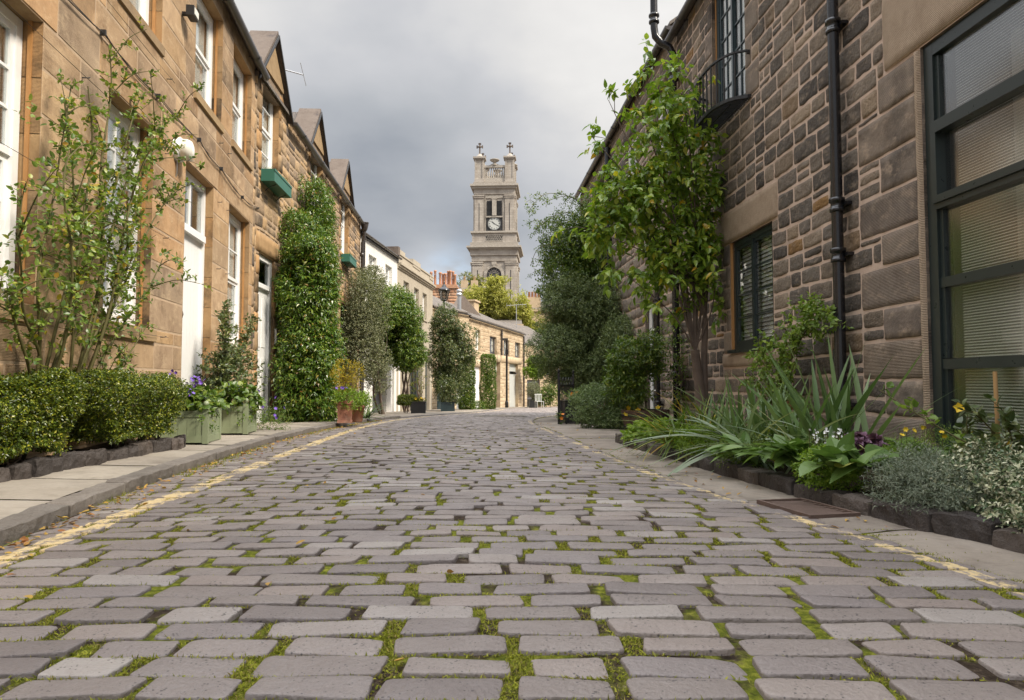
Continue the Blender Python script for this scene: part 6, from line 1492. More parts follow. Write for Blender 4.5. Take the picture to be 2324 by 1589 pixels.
# ---- clipped hedges
def hedge(name, label, Y0, Y1, zt, n, seed, z0=0.27):
    rg = np.random.default_rng(seed); blobs = []; Ym = (Y0+Y1)/2
    xf = float(xb(Ym))+0.05; xk = wall1(Ym)+0.02; cx_, hx = (xf+xk)/2, (xf-xk)/2
    rot_ = 0.05
    bl = [(cx_, Ym, (zt+z0)/2, hx, (Y1-Y0)/2, (zt-z0)/2, 16, rot_, 1)]
    P, O = sample_blobs(bl, n, rg, 0.16, None, 2.5)
    P += O*(vnoise(P, 4.0)*0.035+vnoise(P, 11.0)*0.022)[:,None]
    # thinner and drawn in near the ground
    low = np.clip((0.50-P[:,2])/0.30, 0, 1); P[:,0] -= low*0.12*(O[:,0] > 0.3); P[:,1] -= low*0.20*O[:,1]
    keep = (rg.random(len(P)) > low*0.35) & ~((vnoise(P, 5) < -0.25) & (P[:,2] < 0.36)); P, O = P[keep], O[keep]
    F1 = twig_leaves(P, O, 4, 0.035, 0.022, 0.013, rg, 0.5, 0.2, 0, 1, 0.3)
    Pi, Oi = sample_blobs([(cx_, Ym, (zt+z0)/2, hx*0.85, (Y1-Y0)/2*0.95, (zt-z0)/2*0.88, 7, rot_, 1)], n//4, rg, 0.5)
    F2 = twig_leaves(Pi, Oi, 3, 0.05, 0.026, 0.016, rg)
    mb = MB()
    for k in range(int((Y1-Y0)/0.14)):
        y = Y0+0.12+(Y1-Y0-0.24)*rg.random(); x = float(xb(y))-0.16-0.1*rg.random()
        for q in range(3): limb(mb, (x, y, 0.14), (x+rg.uniform(-0.2, 0.25), y+rg.uniform(-0.25, 0.25), rg.uniform(0.4, 0.6)), 0.011, 0.005, rg, 0.12, 5, 5)
    return plant(name, label, 'hedge', (cx_, Ym, 0.15), merge(F1, F2), 'l_hedge', mb, 'bark', group='clipped box hedges', sname='stem')
hedge('box_hedge', 'clipped box hedge nearest the camera, cut off by the left picture edge', 3.0, 5.02, 0.72, 15000, 101)
hedge('box_hedge', 'clipped box hedge between the nearer hedge and the sage green planters', 5.34, 6.62, 0.71, 10500, 102)

# ---- climbing rose over the ashlar
def canes(paths, r0, r1, mb, rng, sides=6):
    """smooth Catmull-Rom canes through the given points; returns the sample points"""
    out_ = []
    for p in paths:
        p = [np.array(q, float) for q in p]; S = []
        for i in range(len(p)-1):
            a, b, c, d = p[max(i-1, 0)], p[i], p[i+1], p[min(i+2, len(p)-1)]
            for k in range(6):
                u = k/6; S.append(0.5*((2*b)+(-a+c)*u+(2*a-5*b+4*c-d)*u*u+(-a+3*b-3*c+d)*u**3))
        S.append(p[-1]); n = len(S)
        mb.tube(S, [r0+(r1-r0)*k/(n-1) for k in range(n)], sides); out_.append(np.array(S))
    return out_
def cane_foliage(paths, rng, start, dens, tl, L, W, spread3=(0.5,0.5,0.5), seg=3, K=5, mb=None, up=0.3, tr=0.003, prof=prof_wide, fold=0.12):
    B, O = [], []
    for S in paths:
        d = np.diff(S, axis=0); ln = np.linalg.norm(d, axis=1); cum = np.concatenate([[0], np.cumsum(ln)]); T = cum[-1]; n = max(1, int(T*dens))
        for s in rng.uniform(start*T, T, n):
            i = min(len(d)-1, np.searchsorted(cum, s)-1); p = S[i]+d[i]*((s-cum[i])/max(ln[i], 1e-6)); q = rng.normal(0, 1, 3)*spread3
            B.append(p); O.append(unit(q + d[i]/ln[i]*0.4))
    B, O = np.array(B), np.array(O)
    if mb is not None:
        for b, o in zip(B, O): mb.tube([b, b+o*tl*0.5+np.array([0,0,up*tl*0.2]), b+o*tl*0.9+np.array([0,0,up*tl*0.3])], [tr, tr*0.7, tr*0.4], 4, caps=False)
    return twig_leaves(B, O, K, tl, L, W, rng, up=up, seg=seg, jit=0.1, prof=prof, fold=fold, droop=0.2)
def L1(Y, z, off=0.25): return (wall1(Y)+off*min(1.0, 0.35+z*0.45), Y, z)
rg = np.random.default_rng(201); mb = MB(); ra, rb_ = L1(4.85, 0.16, 0.1), L1(5.35, 0.16, 0.1)
P1 = [[ra, L1(4.8,0.8), L1(4.5,1.15), L1(4.3,1.45,0.3), L1(4.15,1.62,0.35)], [ra, L1(4.75,0.9), L1(4.6,1.4), L1(4.75,2.0), L1(4.95,2.9)], [ra, L1(4.9,1.0), L1(5.05,1.7), L1(5.0,2.3), L1(4.85,2.75)],
      [rb_, L1(5.35,0.9), L1(5.5,1.6), L1(5.45,2.4), L1(5.6,3.1), L1(5.55,3.45)], [rb_, L1(5.5,0.8), L1(5.8,1.4), L1(6.1,2.1), L1(6.4,2.9), L1(6.7,3.3)], [rb_, L1(5.45,1.0), L1(5.7,2.0), L1(6.2,2.8), L1(7.0,3.45), L1(7.3,3.6)],
      [rb_, L1(5.4,0.9), L1(5.9,1.5), L1(6.6,2.3), L1(7.3,2.85)], [rb_, L1(5.6,0.75), L1(6.0,1.2), L1(6.5,1.6), L1(6.85,1.95)], [ra, L1(4.7,0.7), L1(4.4,1.1), L1(4.1,1.25,0.4), L1(3.9,1.2,0.45)],
      [rb_, L1(5.2,0.9), L1(5.15,1.8), L1(5.3,2.5), L1(5.2,3.0)], [rb_, L1(5.6,1.0), L1(6.0,1.9), L1(6.3,2.4), L1(6.6,2.6), L1(6.9,2.5)], [ra, L1(4.95,0.8), L1(5.3,1.6), L1(5.7,2.3), L1(6.0,3.0), L1(6.2,3.35)],
      [rb_, L1(5.7,0.6), L1(6.1,0.85), L1(6.6,1.3)], [ra, L1(4.9,0.9,0.35), L1(4.75,1.5,0.4), L1(4.6,2.0,0.4), L1(4.65,2.3,0.4)], [rb_, L1(5.5,1.2,0.35), L1(5.6,2.0,0.4), L1(5.9,2.6,0.4), L1(6.6,3.0,0.3), L1(7.2,3.2)]]
S = canes(P1, 0.014, 0.004, mb, rg)
S2 = []
for s in S:   # side shoots
    for q in range(4):
        i = rg.integers(len(s)//3, len(s)-2); p = s[i]; d = unit(np.array([rg.normal(0.25, 0.3), rg.normal(0, 0.7), rg.normal(0.25, 0.4)])); Ls = rg.uniform(0.3, 0.65)
        pts = [p, p+d*Ls*0.5+np.array([0,0,0.06]), p+d*Ls]; S2 += canes([pts], 0.006, 0.002, mb, rg, 5)
fol = cane_foliage(S, rg, 0.30, 12, 0.11, 0.045, 0.026, (0.7,0.9,0.6), K=5, mb=mb); fol2 = cane_foliage(S2, rg, 0.1, 14, 0.10, 0.045, 0.027, (0.7,0.9,0.6), K=5, mb=mb)
low_b, low_o = [], []
Bx = np.stack([rg.normal(5.0, 0.42, 150), rg.normal(1.65, 0.40, 150)], 1)
B3 = np.array([L1(y, z, rg.uniform(0.1, 0.4)) for y, z in Bx]); O3 = unit(rg.normal(0, 1, (len(B3), 3))+np.array([0.5,0,0.3]))
Bx = np.stack([rg.normal(5.7, 0.45, 110), rg.normal(2.1, 0.45, 110)], 1); B4 = np.array([L1(y, z, rg.uniform(0.1, 0.4)) for y, z in Bx]); O4 = unit(rg.normal(0, 1, (len(B4), 3))+np.array([0.5,0,0.3]))
fol3 = twig_leaves(np.concatenate([B3,B4]), np.concatenate([O3,O4]), 5, 0.11, 0.046, 0.028, rg, seg=3, prof=prof_wide, fold=0.12)
plant('climbing_rose', 'tall sparse climbing rose sprawling over the golden wall behind the hedges', 'climbing rose', ra, merge(fol, fol2, fol3), 'l_rose', mb, 'stem', sname='cane')

# ---- sage green planter boxes
def planter(label, cx_, cy_, w, h, zg):
    e = empty('planter_box', (cx_, cy_, zg), math.atan2(1, -0.1432)-math.pi/2); tag(e, label, 'planter', 'sage green wooden planter boxes')
    b = MB(); t_ = 0.02; k = w/2-0.03
    for (x0, x1, y0, y1) in ((-k, k, -k-0.02, -k), (-k, k, k, k+0.02)):
        n_ = 5
        for i in range(n_): b.box(x0+(x1-x0)*i/n_+0.0015, x0+(x1-x0)*(i+1)/n_-0.0015, y0, y1, 0.02, h-0.03)
        b.box(x0, x1, min(y0, y1)-(0.008 if y0 < 0 else -0.0), max(y0, y1)+(0.008 if y0 > 0 else 0), 0.012, 0.085); b.box(x0, x1, min(y0, y1)-(0.008 if y0 < 0 else 0), max(y0, y1)+(0.008 if y0 > 0 else 0), h-0.085, h-0.02)
    for sg in (-1, 1):
        n_ = 5
        for i in range(n_): b.box(sg*k, sg*(k+0.02), -k+2*k*i/n_+0.0015, -k+2*k*(i+1)/n_-0.0015, 0.02, h-0.03)
        b.box(sg*(k+0.001), sg*(k+0.028), -k, k, 0.012, 0.085); b.box(sg*(k+0.001), sg*(k+0.028), -k, k, h-0.085, h-0.02)
    b.build('side_panel', M['sagepaint'], e)
    for sx_ in (-1, 1):
        for sy_ in (-1, 1):
            b = MB(); X, Y = sx_*(w/2-0.025), sy_*(w/2-0.025); b.box(X-0.027, X+0.027, Y-0.027, Y+0.027, 0.0, h+0.015)
            b.lathe([(0.014,0.015),(0.014,0.025),(0.024,0.035),(0.030,0.05),(0.026,0.068),(0.012,0.08),(0.0,0.082)], (X, Y, h), 12); b.build('corner_post', M['sagepaint'], e)
    b = MB(); b.box(-k, k, -k, k, h-0.09, h-0.05); b.build('soil', M['soil'], e); return e
pa = planter('sage green planter box touching the end of the hedge', -3.43, 7.30, 0.50, 0.36, 0.068)
pb_ = planter('sage green planter box farther along, nearest the entry phone door', -3.53, 8.62, 0.50, 0.36, 0.068)
def flowers(pts, mat, r, rng, name='flower', petals=5):
    """small open flowers: petals round each point"""
    P = np.repeat(np.array(pts), petals, 0); an = np.tile(np.arange(petals)*2*math.pi/petals, len(pts)); tilt = np.repeat(unit(rng.normal(0, 0.7, (len(pts), 3))+np.array([-0.1,-0.7,0.7])), petals, 0)
    a = unit(np.cross(tilt, rng.normal(size=tilt.shape)*0+np.array([0.3,0.2,1.0]))); b = np.cross(tilt, a)
    D = a*np.cos(an)[:,None] + b*np.sin(an)[:,None] + tilt*0.25
    V, F = leaves(P, D, tilt, r, r*0.8, -0.1, 0.1, 2, prof_wide); FLOWER_V[id(V)] = petals*9; KEEP.append(V); return V, F
def rosette(c, n, L, W, rng, spread=0.12, elev=(0.2, 1.2), seg=4, droop=0.4, prof=prof_wide, fold=0.12):
    an = rng.uniform(0, 2*math.pi, n); el = rng.uniform(*elev, n); D = np.stack([np.cos(an)*np.cos(el), np.sin(an)*np.cos(el), np.sin(el)], 1)
    P = np.array(c)+np.stack([rng.normal(0, spread, n), rng.normal(0, spread, n), rng.uniform(0, 0.02, n)], 1)
    N_ = unit(np.array([0,0,1.0])+rng.normal(0, 0.3, (n, 3))); return leaves(P, D, N_, L*rng.uniform(0.6, 1.15, n), W*rng.uniform(0.7, 1.15, n), droop*rng.uniform(0.5, 1.5, n), fold, seg, prof)
rg = np.random.default_rng(301)
for (c, lab, hh) in (((-3.43,7.30,0.40), 'leafy strawberry like plant with violet spikes in the planter by the hedge', 0.34), ((-3.53,8.62,0.40), 'broad leaved green plant spilling from the farther sage planter', 0.30)):
    B, O = sample_blobs([(c[0], c[1], c[2]+0.06, 0.30, 0.30, 0.17, 2)], 240, rg, 0.7); f1 = twig_leaves(B, O, 3, 0.05, 0.075, 0.055, rg, seg=3, prof=prof_wide, fold=0.1, droop=0.4)
    B, O = sample_blobs([(c[0]+0.22, c[1]-0.1, c[2]-0.06, 0.1, 0.22, 0.12, 2)], 40, rg, 0.6); f2 = twig_leaves(B, O, 3, 0.06, 0.03, 0.025, rg, seg=1, up=-0.5)
    mb = MB(); fl = []
    for k in range(9):
        x, y = c[0]+rg.uniform(-0.22, 0.1), c[1]+rg.uniform(-0.2, 0.25); z = c[2]+hh*rg.uniform(0.6, 1.25); mb.tube([(x, y, c[2]), (x+rg.normal(0, 0.02), y, (c[2]+z)/2), (x+rg.normal(0, 0.03), y, z)], 0.0025, 4)
        if hh > 0.32 or k < 3: fl += [(x+rg.normal(0, 0.014), y+rg.normal(0, 0.014), z-0.02*q) for q in range(4)]
    fv, ff = flowers(fl, 'p_purple', 0.024, rg)
    plant('potted_plant', lab, 'potted plant', c, merge(f1, f2), 'l_broad' if False else 'l_mid', mb, 'stem', parts=[('flower', fv, ff, 'p_purple')], sname='stem')
# climber between the planters and the tall door
rg = np.random.default_rng(311); mb = MB()
bs_ = (-3.85, 9.0, 0.1); P1 = []
for k in range(9):
    y1_, z1_ = rg.uniform(8.75, 11.6), rg.uniform(0.9, 1.75)
    if k < 3: y1_, z1_ = 8.8+0.15*k, 1.55+0.1*k
    if k == 3: y1_, z1_ = 10.4, 1.7
    P1.append([bs_, L1(9.0+(y1_-9)*0.25, z1_*0.4, 0.35), L1(9.0+(y1_-9)*0.6, z1_*0.75, 0.35), L1(y1_, z1_, 0.3)])
S = canes(P1, 0.009, 0.003, mb, rg); f1 = cane_foliage(S, rg, 0.1, 34, 0.12, 0.055, 0.032, (0.8,0.9,0.5), K=5, mb=mb)
B, O = sample_blobs([(-3.9, 9.4, 0.75, 0.3, 0.65, 0.42, 2)], 340, rg, 0.8); f2 = twig_leaves(B, O, 5, 0.12, 0.055, 0.034, rg, seg=3, prof=prof_wide)
fl = [(-3.62+rg.normal(0, 0.1), 9.0+rg.uniform(-0.3, 1.0), 0.45+rg.uniform(0, 0.25)) for _ in range(6)]; fv, ff = flowers(fl, 'p_purple', 0.03, rg)
plant('climbing_plant', 'dark leafy climber rising behind the planters beside the third ground floor window', 'climbing plant', bs_, merge(f1, f2), 'l_dark', mb, 'stem', parts=[('flower', fv, ff, 'p_purple')], sname='cane')
rg = np.random.default_rng(312); c = (-3.36, 9.5, 0.06)
B, O = sample_blobs([(c[0], c[1], c[2]+0.10, 0.24, 0.32, 0.2, 2)], 420, rg, 0.8); f1 = twig_leaves(B, O, 4, 0.07, 0.028, 0.012, rg)
fl = [(c[0]+rg.uniform(-0.1, 0.22), c[1]+rg.uniform(-0.35, 0.1), c[2]+0.2+rg.uniform(-0.1, 0.12)) for _ in range(6)]; fv, ff = flowers(fl, 'p_purple', 0.028, rg)
plant('flowering_plant', 'low mound of fine leaves with violet flowers at the foot of the tall door', 'flowering plant', c, f1, 'l_mid', None, parts=[('flower', fv, ff, 'p_purple')])

# ---- shrubs and wall climbers along the left side
def bush(name, label, cat, base, blobs, ntw, K, tl, L, W, mat, seed, shell=0.5, cut=-0.35, freq=1.5, inner=0.25, trunk=None, seg=1, up=0.3, smat='bark', group=None, hang=0.1, leafhang=0.0, prof=prof_leaf, fold=0.25, extra=(), jit=0.35, droop=0.3):
    rg = np.random.default_rng(seed)
    B, O = sample_blobs(blobs, ntw, rg, shell, cut, freq); f = [twig_leaves(B, O, K, tl, L, W, rg, seg=seg, up=up, hang=hang, leafhang=leafhang, prof=prof, fold=fold, jit=jit, droop=droop)]
    if inner:
        b2 = [tuple(list(b[:3])+[q*0.78 for q in b[3:6]]+list(b[6:])) for b in blobs]; B2, O2 = sample_blobs(b2, int(ntw*inner), rg, 0.8); f.append(twig_leaves(B2, O2, 4, tl, L*1.3, W*1.4, rg))
    mb = MB()
    if trunk:
        for t_ in trunk: limb(mb, *t_[:4], rg, 0.05, 8, 8)
    if trunk is not None and len(blobs):
        for k in range(min(26, len(B))):
            i = rg.integers(len(B)); src = trunk[k % len(trunk)][1] if trunk else base; limb(mb, src, B[i], 0.25*(trunk[0][3] if trunk else 0.02)+0.006, 0.004, rg, 0.07, 5, 5)
    return plant(name, label, cat, base, merge(*f, *extra), mat, mb if mb.v else None, smat, group)
bush('wall_climber', 'tall glossy green climber column covering the front beside the tall door', 'climber', (-3.87, 13.0, -0.04),
     [(-3.86, 13.05, 0.85, 0.49, 0.52, 0.97, 3.2, -0.1, 4.2), (-3.90, 13.1, 2.5, 0.45, 0.5, 1.0, 2.4, -0.1, 4.0), (-4.15, 13.8, 2.2, 0.42, 0.7, 1.8, 3, -0.1, 2.2), (-4.5, 15.4, 4.25, 0.28, 0.8, 1.05, 3, 0, 2.0), (-4.4, 14.0, 3.5, 0.35, 0.8, 0.7, 2, 0, 1.3)],
     11500, 6, 0.17, 0.088, 0.030, 'l_ivy', 401, 0.36, -0.42, 2.0, 0.35, trunk=[((-3.9,13.2,-0.05),(-3.9,13.2,1.2),0.05,0.03)], up=0.1, leafhang=0.5, jit=0.6)
bush('wall_shrub', 'pale grey green shrub climbing the end of the gableted house', 'shrub', (-4.2, 21.6, -0.3),
     [(-4.55, 20.9, 3.0, 0.60, 1.0, 1.15, 2.5, 0, 3), (-4.65, 20.7, 1.9, 0.62, 0.9, 1.1, 2.5, 0, 3), (-4.55, 22.2, 3.9, 0.35, 0.5, 0.6, 2, 0, .8), (-4.25, 21.6, 1.15, 0.42, 0.6, 0.7, 2, 0, 1)],
     5200, 5, 0.13, 0.06, 0.034, 'l_grey', 402, 0.5, -0.55, 1.6, 0.3, trunk=[((-4.15,22.0,-0.38),(-4.3,21.6,1.4),0.045,0.03),((-4.22,22.05,-0.38),(-4.2,21.7,1.2),0.035,0.03),((-4.08,22.0,-0.38),(-4.35,21.8,1.3),0.03,0.02)], seg=1)
bush('wall_shrub', 'dark green rounded shrub on bare stems over the grey garage door', 'shrub', (-4.15, 26.5, -0.45),
     [(-4.35, 25.6, 3.2, 0.78, 1.0, 1.1, 2, 0, 3), (-4.2, 26.0, 2.3, 0.85, 1.0, 0.95, 2, 0, 3), (-4.75, 24.6, 3.3, 0.55, 0.8, 0.8, 2, 0, 1.5), (-3.95, 26.0, 1.6, 0.5, 0.6, 0.4, 2, 0, 0.9)],
     4600, 5, 0.17, 0.10, 0.05, 'l_mid', 403, 0.5, -0.5, 1.3, 0.35, trunk=[((-4.2,27.0,-0.5),(-4.1,26.6,1.3),0.06,0.04),((-4.12,27.1,-0.5),(-4.15,26.5,1.5),0.045,0.03),((-4.28,27.0,-0.5),(-4.2,26.6,1.4),0.04,0.03),((-4.05,27.0,-0.5),(-3.9,26.6,1.4),0.03,0.02)], leafhang=0.3)
bush('wall_shrub', 'big dark shrub under the street lantern at the corner', 'shrub', (-3.0, 30.3, -0.58),
     [(-2.95, 30.0, 3.2, 0.65, 0.7, 0.9, 2, 0, 2), (-2.6, 30.1, 2.1, 1.05, 0.9, 1.0, 2, 0, 4), (-2.15, 30.1, 2.5, 0.6, 0.8, 0.8, 2, 0, 1.6), (-3.05, 30.2, 0.9, 0.45, 0.6, 1.0, 2, 0, 1.4), (-2.55, 30.0, 0.8, 0.6, 0.6, 0.5, 2, 0, 1)],
     4600, 5, 0.16, 0.085, 0.046, 'l_dark', 404, 0.55, -0.38, 1.3, 0.3, trunk=[((-3.05,30.3,-0.6),(-2.95,30.2,1.2),0.07,0.05),((-2.95,30.4,-0.6),(-2.8,30.2,1.4),0.05,0.03)])
bush('ivy_column', 'ivy covered pier next to the big corner shrub', 'ivy', (-2.3, 34.0, -0.65), [(-2.27, 34.0, 0.65, 0.36, 0.35, 1.32, 6, 0.3, 1)], 2600, 4, 0.06, 0.06, 0.05, 'l_mid', 405, 0.15, None, 2, 0.3, group='ivy covered piers')
bush('ivy_column', 'sharply clipped ivy pier in front of the far garage doors', 'ivy', (-1.29, 37.0, -0.75), [(-1.29, 37.0, 0.72, 0.36, 0.36, 1.47, 8, 0.3, 1)], 2800, 4, 0.05, 0.055, 0.045, 'l_mid', 406, 0.12, None, 2, 0.3, group='ivy covered piers')
bush('low_plant', 'small leafy weed at the foot of the clipped ivy pier', 'plant', (-1.6, 35.5, -0.7), [(-1.75, 35.5, -0.55, 0.35, 0.25, 0.25, 2, 0, 1)], 160, 4, 0.08, 0.08, 0.05, 'l_mid', 407)
rg = np.random.default_rng(408)
bush('box_ball', 'small flat topped box bush on thin stems near the black planter', 'bush', (-3.72, 24.0, -0.36), [(-3.72, 24.0, 0.09, 0.31, 0.3, 0.17, 5, 0, 1)], 1700, 4, 0.03, 0.03, 0.018, 'l_hedge', 408, 0.2, None, 3, 0.3,
     trunk=[((-3.72+0.06*k, 24.0, -0.38), (-3.72+0.1*k, 23.95, 0.0), 0.014, 0.009) for k in (-1, 0, 1)])
def small_box(name, label, c, w, d_, h, mat, rot_=0.1, cat='planter'):
    e = empty(name, c, rot_); tag(e, label, cat); b = MB(); t_ = 0.025
    b.box(-w/2, w/2, -d_/2, -d_/2+t_, 0, h); b.box(-w/2, w/2, d_/2-t_, d_/2, 0, h); b.box(-w/2, -w/2+t_, -d_/2+t_, d_/2-t_, 0, h); b.box(w/2-t_, w/2, -d_/2+t_, d_/2-t_, 0, h)
    b.box(-w/2-0.012, w/2+0.012, -d_/2-0.012, -d_/2-0.001, h-0.05, h+0.003); b.box(w/2+0.001, w/2+0.012, -d_/2-0.011, d_/2, h-0.05, h+0.003); b.build('box', M[mat], e)
    b = MB(); b.box(-w/2+t_, w/2-t_, -d_/2+t_, d_/2-t_, h-0.06, h-0.04); b.build('soil', M['soil'], e); return e
small_box('planter_box', 'square black planter with yellow flowers beside the small box bush', (-3.28, 24.0, gc(24)+0.03), 0.50, 0.5, 0.42, 'iron')
rg = np.random.default_rng(409); c = (-3.28, 24.0, 0.0)
B, O = sample_blobs([(-3.3, 24.0, 0.75, 0.28, 0.28, 0.6, 2)], 110, rg, 0.9); f1 = twig_leaves(B, O, 4, 0.12, 0.06, 0.03, rg)
B, O = sample_blobs([(-3.24, 23.95, 0.05, 0.22, 0.2, 0.09, 2)], 120, rg, 0.9); f2 = twig_leaves(B, O, 3, 0.05, 0.05, 0.03, rg)
mb = MB()
for k in range(5): limb(mb, (-3.33+0.02*k, 24.0, 0.0), (-3.3+rg.normal(0, 0.15), 24.0+rg.normal(0, 0.12), 1.1+rg.uniform(-0.2, 0.2)), 0.012, 0.004, rg, 0.06, 5, 5)
fv, ff = flowers([(-3.24+rg.uniform(-0.2, 0.2), 23.85+rg.uniform(-0.1, 0.1), 0.12+rg.uniform(-0.03, 0.05)) for _ in range(22)], 'p_yellow', 0.04, rg)
plant('potted_shrub', 'thin reddish stemmed shrub with yellow flowers in the black planter', 'potted plant', c, merge(f1, f2), 'l_olive', mb, 'redstem', parts=[('flower', fv, ff, 'p_yellow')], sname='stem')
small_box('planter_box', 'dark green planter at the foot of the big corner shrub', (-2.72, 29.0, gc(29)+0.03), 0.58, 0.5, 0.38, 'teal')
bush('potted_shrub', 'upright dark shrub growing in the dark green planter', 'potted plant', (-2.72, 29.0, gc(29)+0.4), [(-2.72, 29.0, 0.45, 0.42, 0.4, 0.55, 2, 0, 1), (-2.42, 28.9, -0.02, 0.2, 0.2, 0.2, 2, 0, 0.3)], 420, 4, 0.12, 0.085, 0.042, 'l_dark', 410, 0.8, -0.4)
# terracotta pots, golden shrub, spiky plant
e = empty('terracotta_pot', (-2.93, 12.0, 0.0), 0.25); tag(e, 'tall square salmon terracotta pot holding the golden shrub', 'plant pot')
b = MB(); b.add([(-0.105,-0.105,0.04),(0.105,-0.105,0.04),(0.105,0.105,0.04),(-0.105,0.105,0.04),(-0.135,-0.135,0.36),(0.135,-0.135,0.36),(0.135,0.135,0.36),(-0.135,0.135,0.36)][::1], [(0,3,2,1),(0,1,5,4),(1,2,6,5),(2,3,7,6),(3,0,4,7)], 0)
b.v = [(x*(1.0 if z > 0.2 else 1.12), y*(1.0 if z > 0.2 else 1.12), z) for x, y, z in b.v]
b.box(-0.13,0.13,-0.13,0.13,0.0,0.04); b.box(-0.15,0.15,-0.15,-0.135,0.33,0.385); b.box(-0.15,0.15,0.135,0.15,0.33,0.385); b.box(-0.15,-0.135,-0.135,0.135,0.33,0.385); b.box(0.135,0.15,-0.135,0.135,0.33,0.385); b.box(-0.13,0.13,-0.13,0.13,0.34,0.35,1)
b.build('pot', [M['terracotta'], M['soil']], e)
rg = np.random.default_rng(411); c = (-2.93, 12.0, 0.36)
B, O = sample_blobs([(-2.9, 12.05, 0.80, 0.24, 0.24, 0.27, 2)], 300, rg, 0.6); f1 = twig_leaves(B, O, 5, 0.08, 0.035, 0.015, rg)
B, O = sample_blobs([(-2.88, 11.95, 0.42, 0.25, 0.22, 0.14, 2)], 170, rg, 0.7); f2 = twig_leaves(B, O, 4, 0.08, 0.05, 0.03, rg)
fv, ff = flowers([(-2.95+rg.normal(0, 0.04), 11.8, 0.6+rg.normal(0, 0.02)) for _ in range(5)], 'p_purple', 0.035, rg)
plant('golden_shrub', 'golden yellow shrub in the tall terracotta pot', 'potted plant', c, f1, 'l_yellow', None, parts=[('lower_foliage', f2[0], f2[1], 'l_bright'), ('flower', fv, ff, 'p_purple')])
e = empty('terracotta_pot', (-2.83, 12.5, -0.02)); tag(e, 'round brown pot half hidden behind the square terracotta pot', 'plant pot')
b = MB(); b.lathe([(0.09,0),(0.10,0.02),(0.14,0.26),(0.16,0.26),(0.16,0.31),(0.13,0.31),(0.12,0.24)], (0,0,0), 18); b.build('pot', M['terracotta'], e)
bush('potted_plant', 'lime green ferny plant in the round brown pot', 'potted plant', (-2.8, 12.5, 0.28), [(-2.76, 12.45, 0.36, 0.17, 0.17, 0.16, 2, 0, 1)], 190, 4, 0.08, 0.05, 0.02, 'l_bright', 412, 0.8, None)
def spiky(name, label, cat, c, n, L, W, mat, seed, elev=(0.5,1.4), droop=0.25, seg=6, spread=0.05, az=None, group=None, fold=0.12, extra=(), zdrop=0.0):
    rg = np.random.default_rng(seed); an = rg.uniform(*(az or (0, 2*math.pi)), n); el = rg.uniform(*elev, n)
    D = np.stack([np.cos(an)*np.cos(el), np.sin(an)*np.cos(el), np.sin(el)], 1); P = np.array(c)+np.stack([rg.normal(0, spread, n), rg.normal(0, spread, n), np.zeros(n)-zdrop], 1)
    N_ = unit(np.stack([-np.cos(an)*np.sin(el), -np.sin(an)*np.sin(el), np.cos(el)], 1)+rg.normal(0, 0.25, (n, 3)))
    pr = lambda u: (0.75+0.25*min(1, u*4))*(1-max(0, (u-0.55)/0.45)**1.6)+0.01
    f = leaves(P, D, N_, L*rg.uniform(0.6, 1.12, n), W*rg.uniform(0.7, 1.15, n), droop*rg.uniform(0.2, 1.8, n), fold, seg, pr)
    return plant(name, label, cat, c, merge(f, *extra), mat, None, group=group, fname='blade')
spiky('spiky_plant', 'spiky sword leaved plant on the pavement past the terracotta pots', 'plant', (-3.2, 14.9, -0.08), 46, 0.55, 0.03, 'l_iris', 413, (0.2,1.3), 0.35)

# ---- far end of the lane
bush('lime_tree', 'yellow green tree in front of the clock tower', 'tree', (-1.9, 75, -2.0),
     [(-3.6, 75, 9.2, 2.1, 2.2, 2.0, 2, 0, 3), (-0.6, 75, 9.0, 2.2, 2.2, 2.1, 2, 0, 3), (-1.5, 75, 11.0, 1.5, 1.6, 1.2, 2, 0, 1.5), (0.7, 75, 7.4, 1.7, 1.8, 1.8, 2, 0, 2), (-1.8, 75.5, 6.6, 2.8, 2.0, 1.5, 2, 0, 2), (-4.8, 75, 7.2, 1.2, 1.4, 1.3, 2, 0, 1)],
     9000, 5, 0.45, 0.26, 0.15, 'l_lime', 501, 0.8, -0.45, 0.55, 0.0, trunk=[((-1.9,75,-2),(-1.6,75,5.5),0.35,0.25)])
bush('background_tree', 'smaller yellow green tree right of the tower foot', 'tree', (2.9, 82, -2.0), [(2.6, 82, 6.2, 2.0, 2, 2.6, 2, 0, 3), (4.2, 82, 5.2, 2.4, 2, 2.6, 2, 0, 3), (1.6, 82, 4.4, 1.4, 1.5, 2.2, 2, 0, 1.6)], 3600, 5, 0.4, 0.25, 0.14, 'l_olive', 502, 0.7, -0.3, 0.6, 0.1, trunk=[((2.9,82,-2),(3.0,82,4),0.25,0.15)])
bush('background_tree', 'dark olive tree filling the gap above the far cottage', 'tree', (4.0, 68, -2.0), [(3.0, 68, 4.0, 1.6, 1.5, 1.7, 2, 0, 2), (5.6, 68, 4.2, 2.3, 2, 3.6, 2, 0, 3)], 2600, 5, 0.35, 0.22, 0.12, 'l_mid', 503, 0.7, -0.35, 0.6, 0.2, trunk=[((4,68,-2),(4,68,3),0.2,0.12)])
bush('background_tree', 'green tree behind the golden tenement gable left of the tower', 'tree', (-6.0, 84, 4), [(-5.5, 84, 13.0, 1.2, 1.2, 1.0, 2, 0, 1), (-4.2, 84, 12.6, 1.0, 1.2, 1.2, 2, 0, 1)], 500, 5, 0.35, 0.22, 0.12, 'l_olive', 504, 0.8, -0.3, 0.6, 0.0, trunk=[((-5,84.5,4),(-5,84,12),0.15,0.1)])
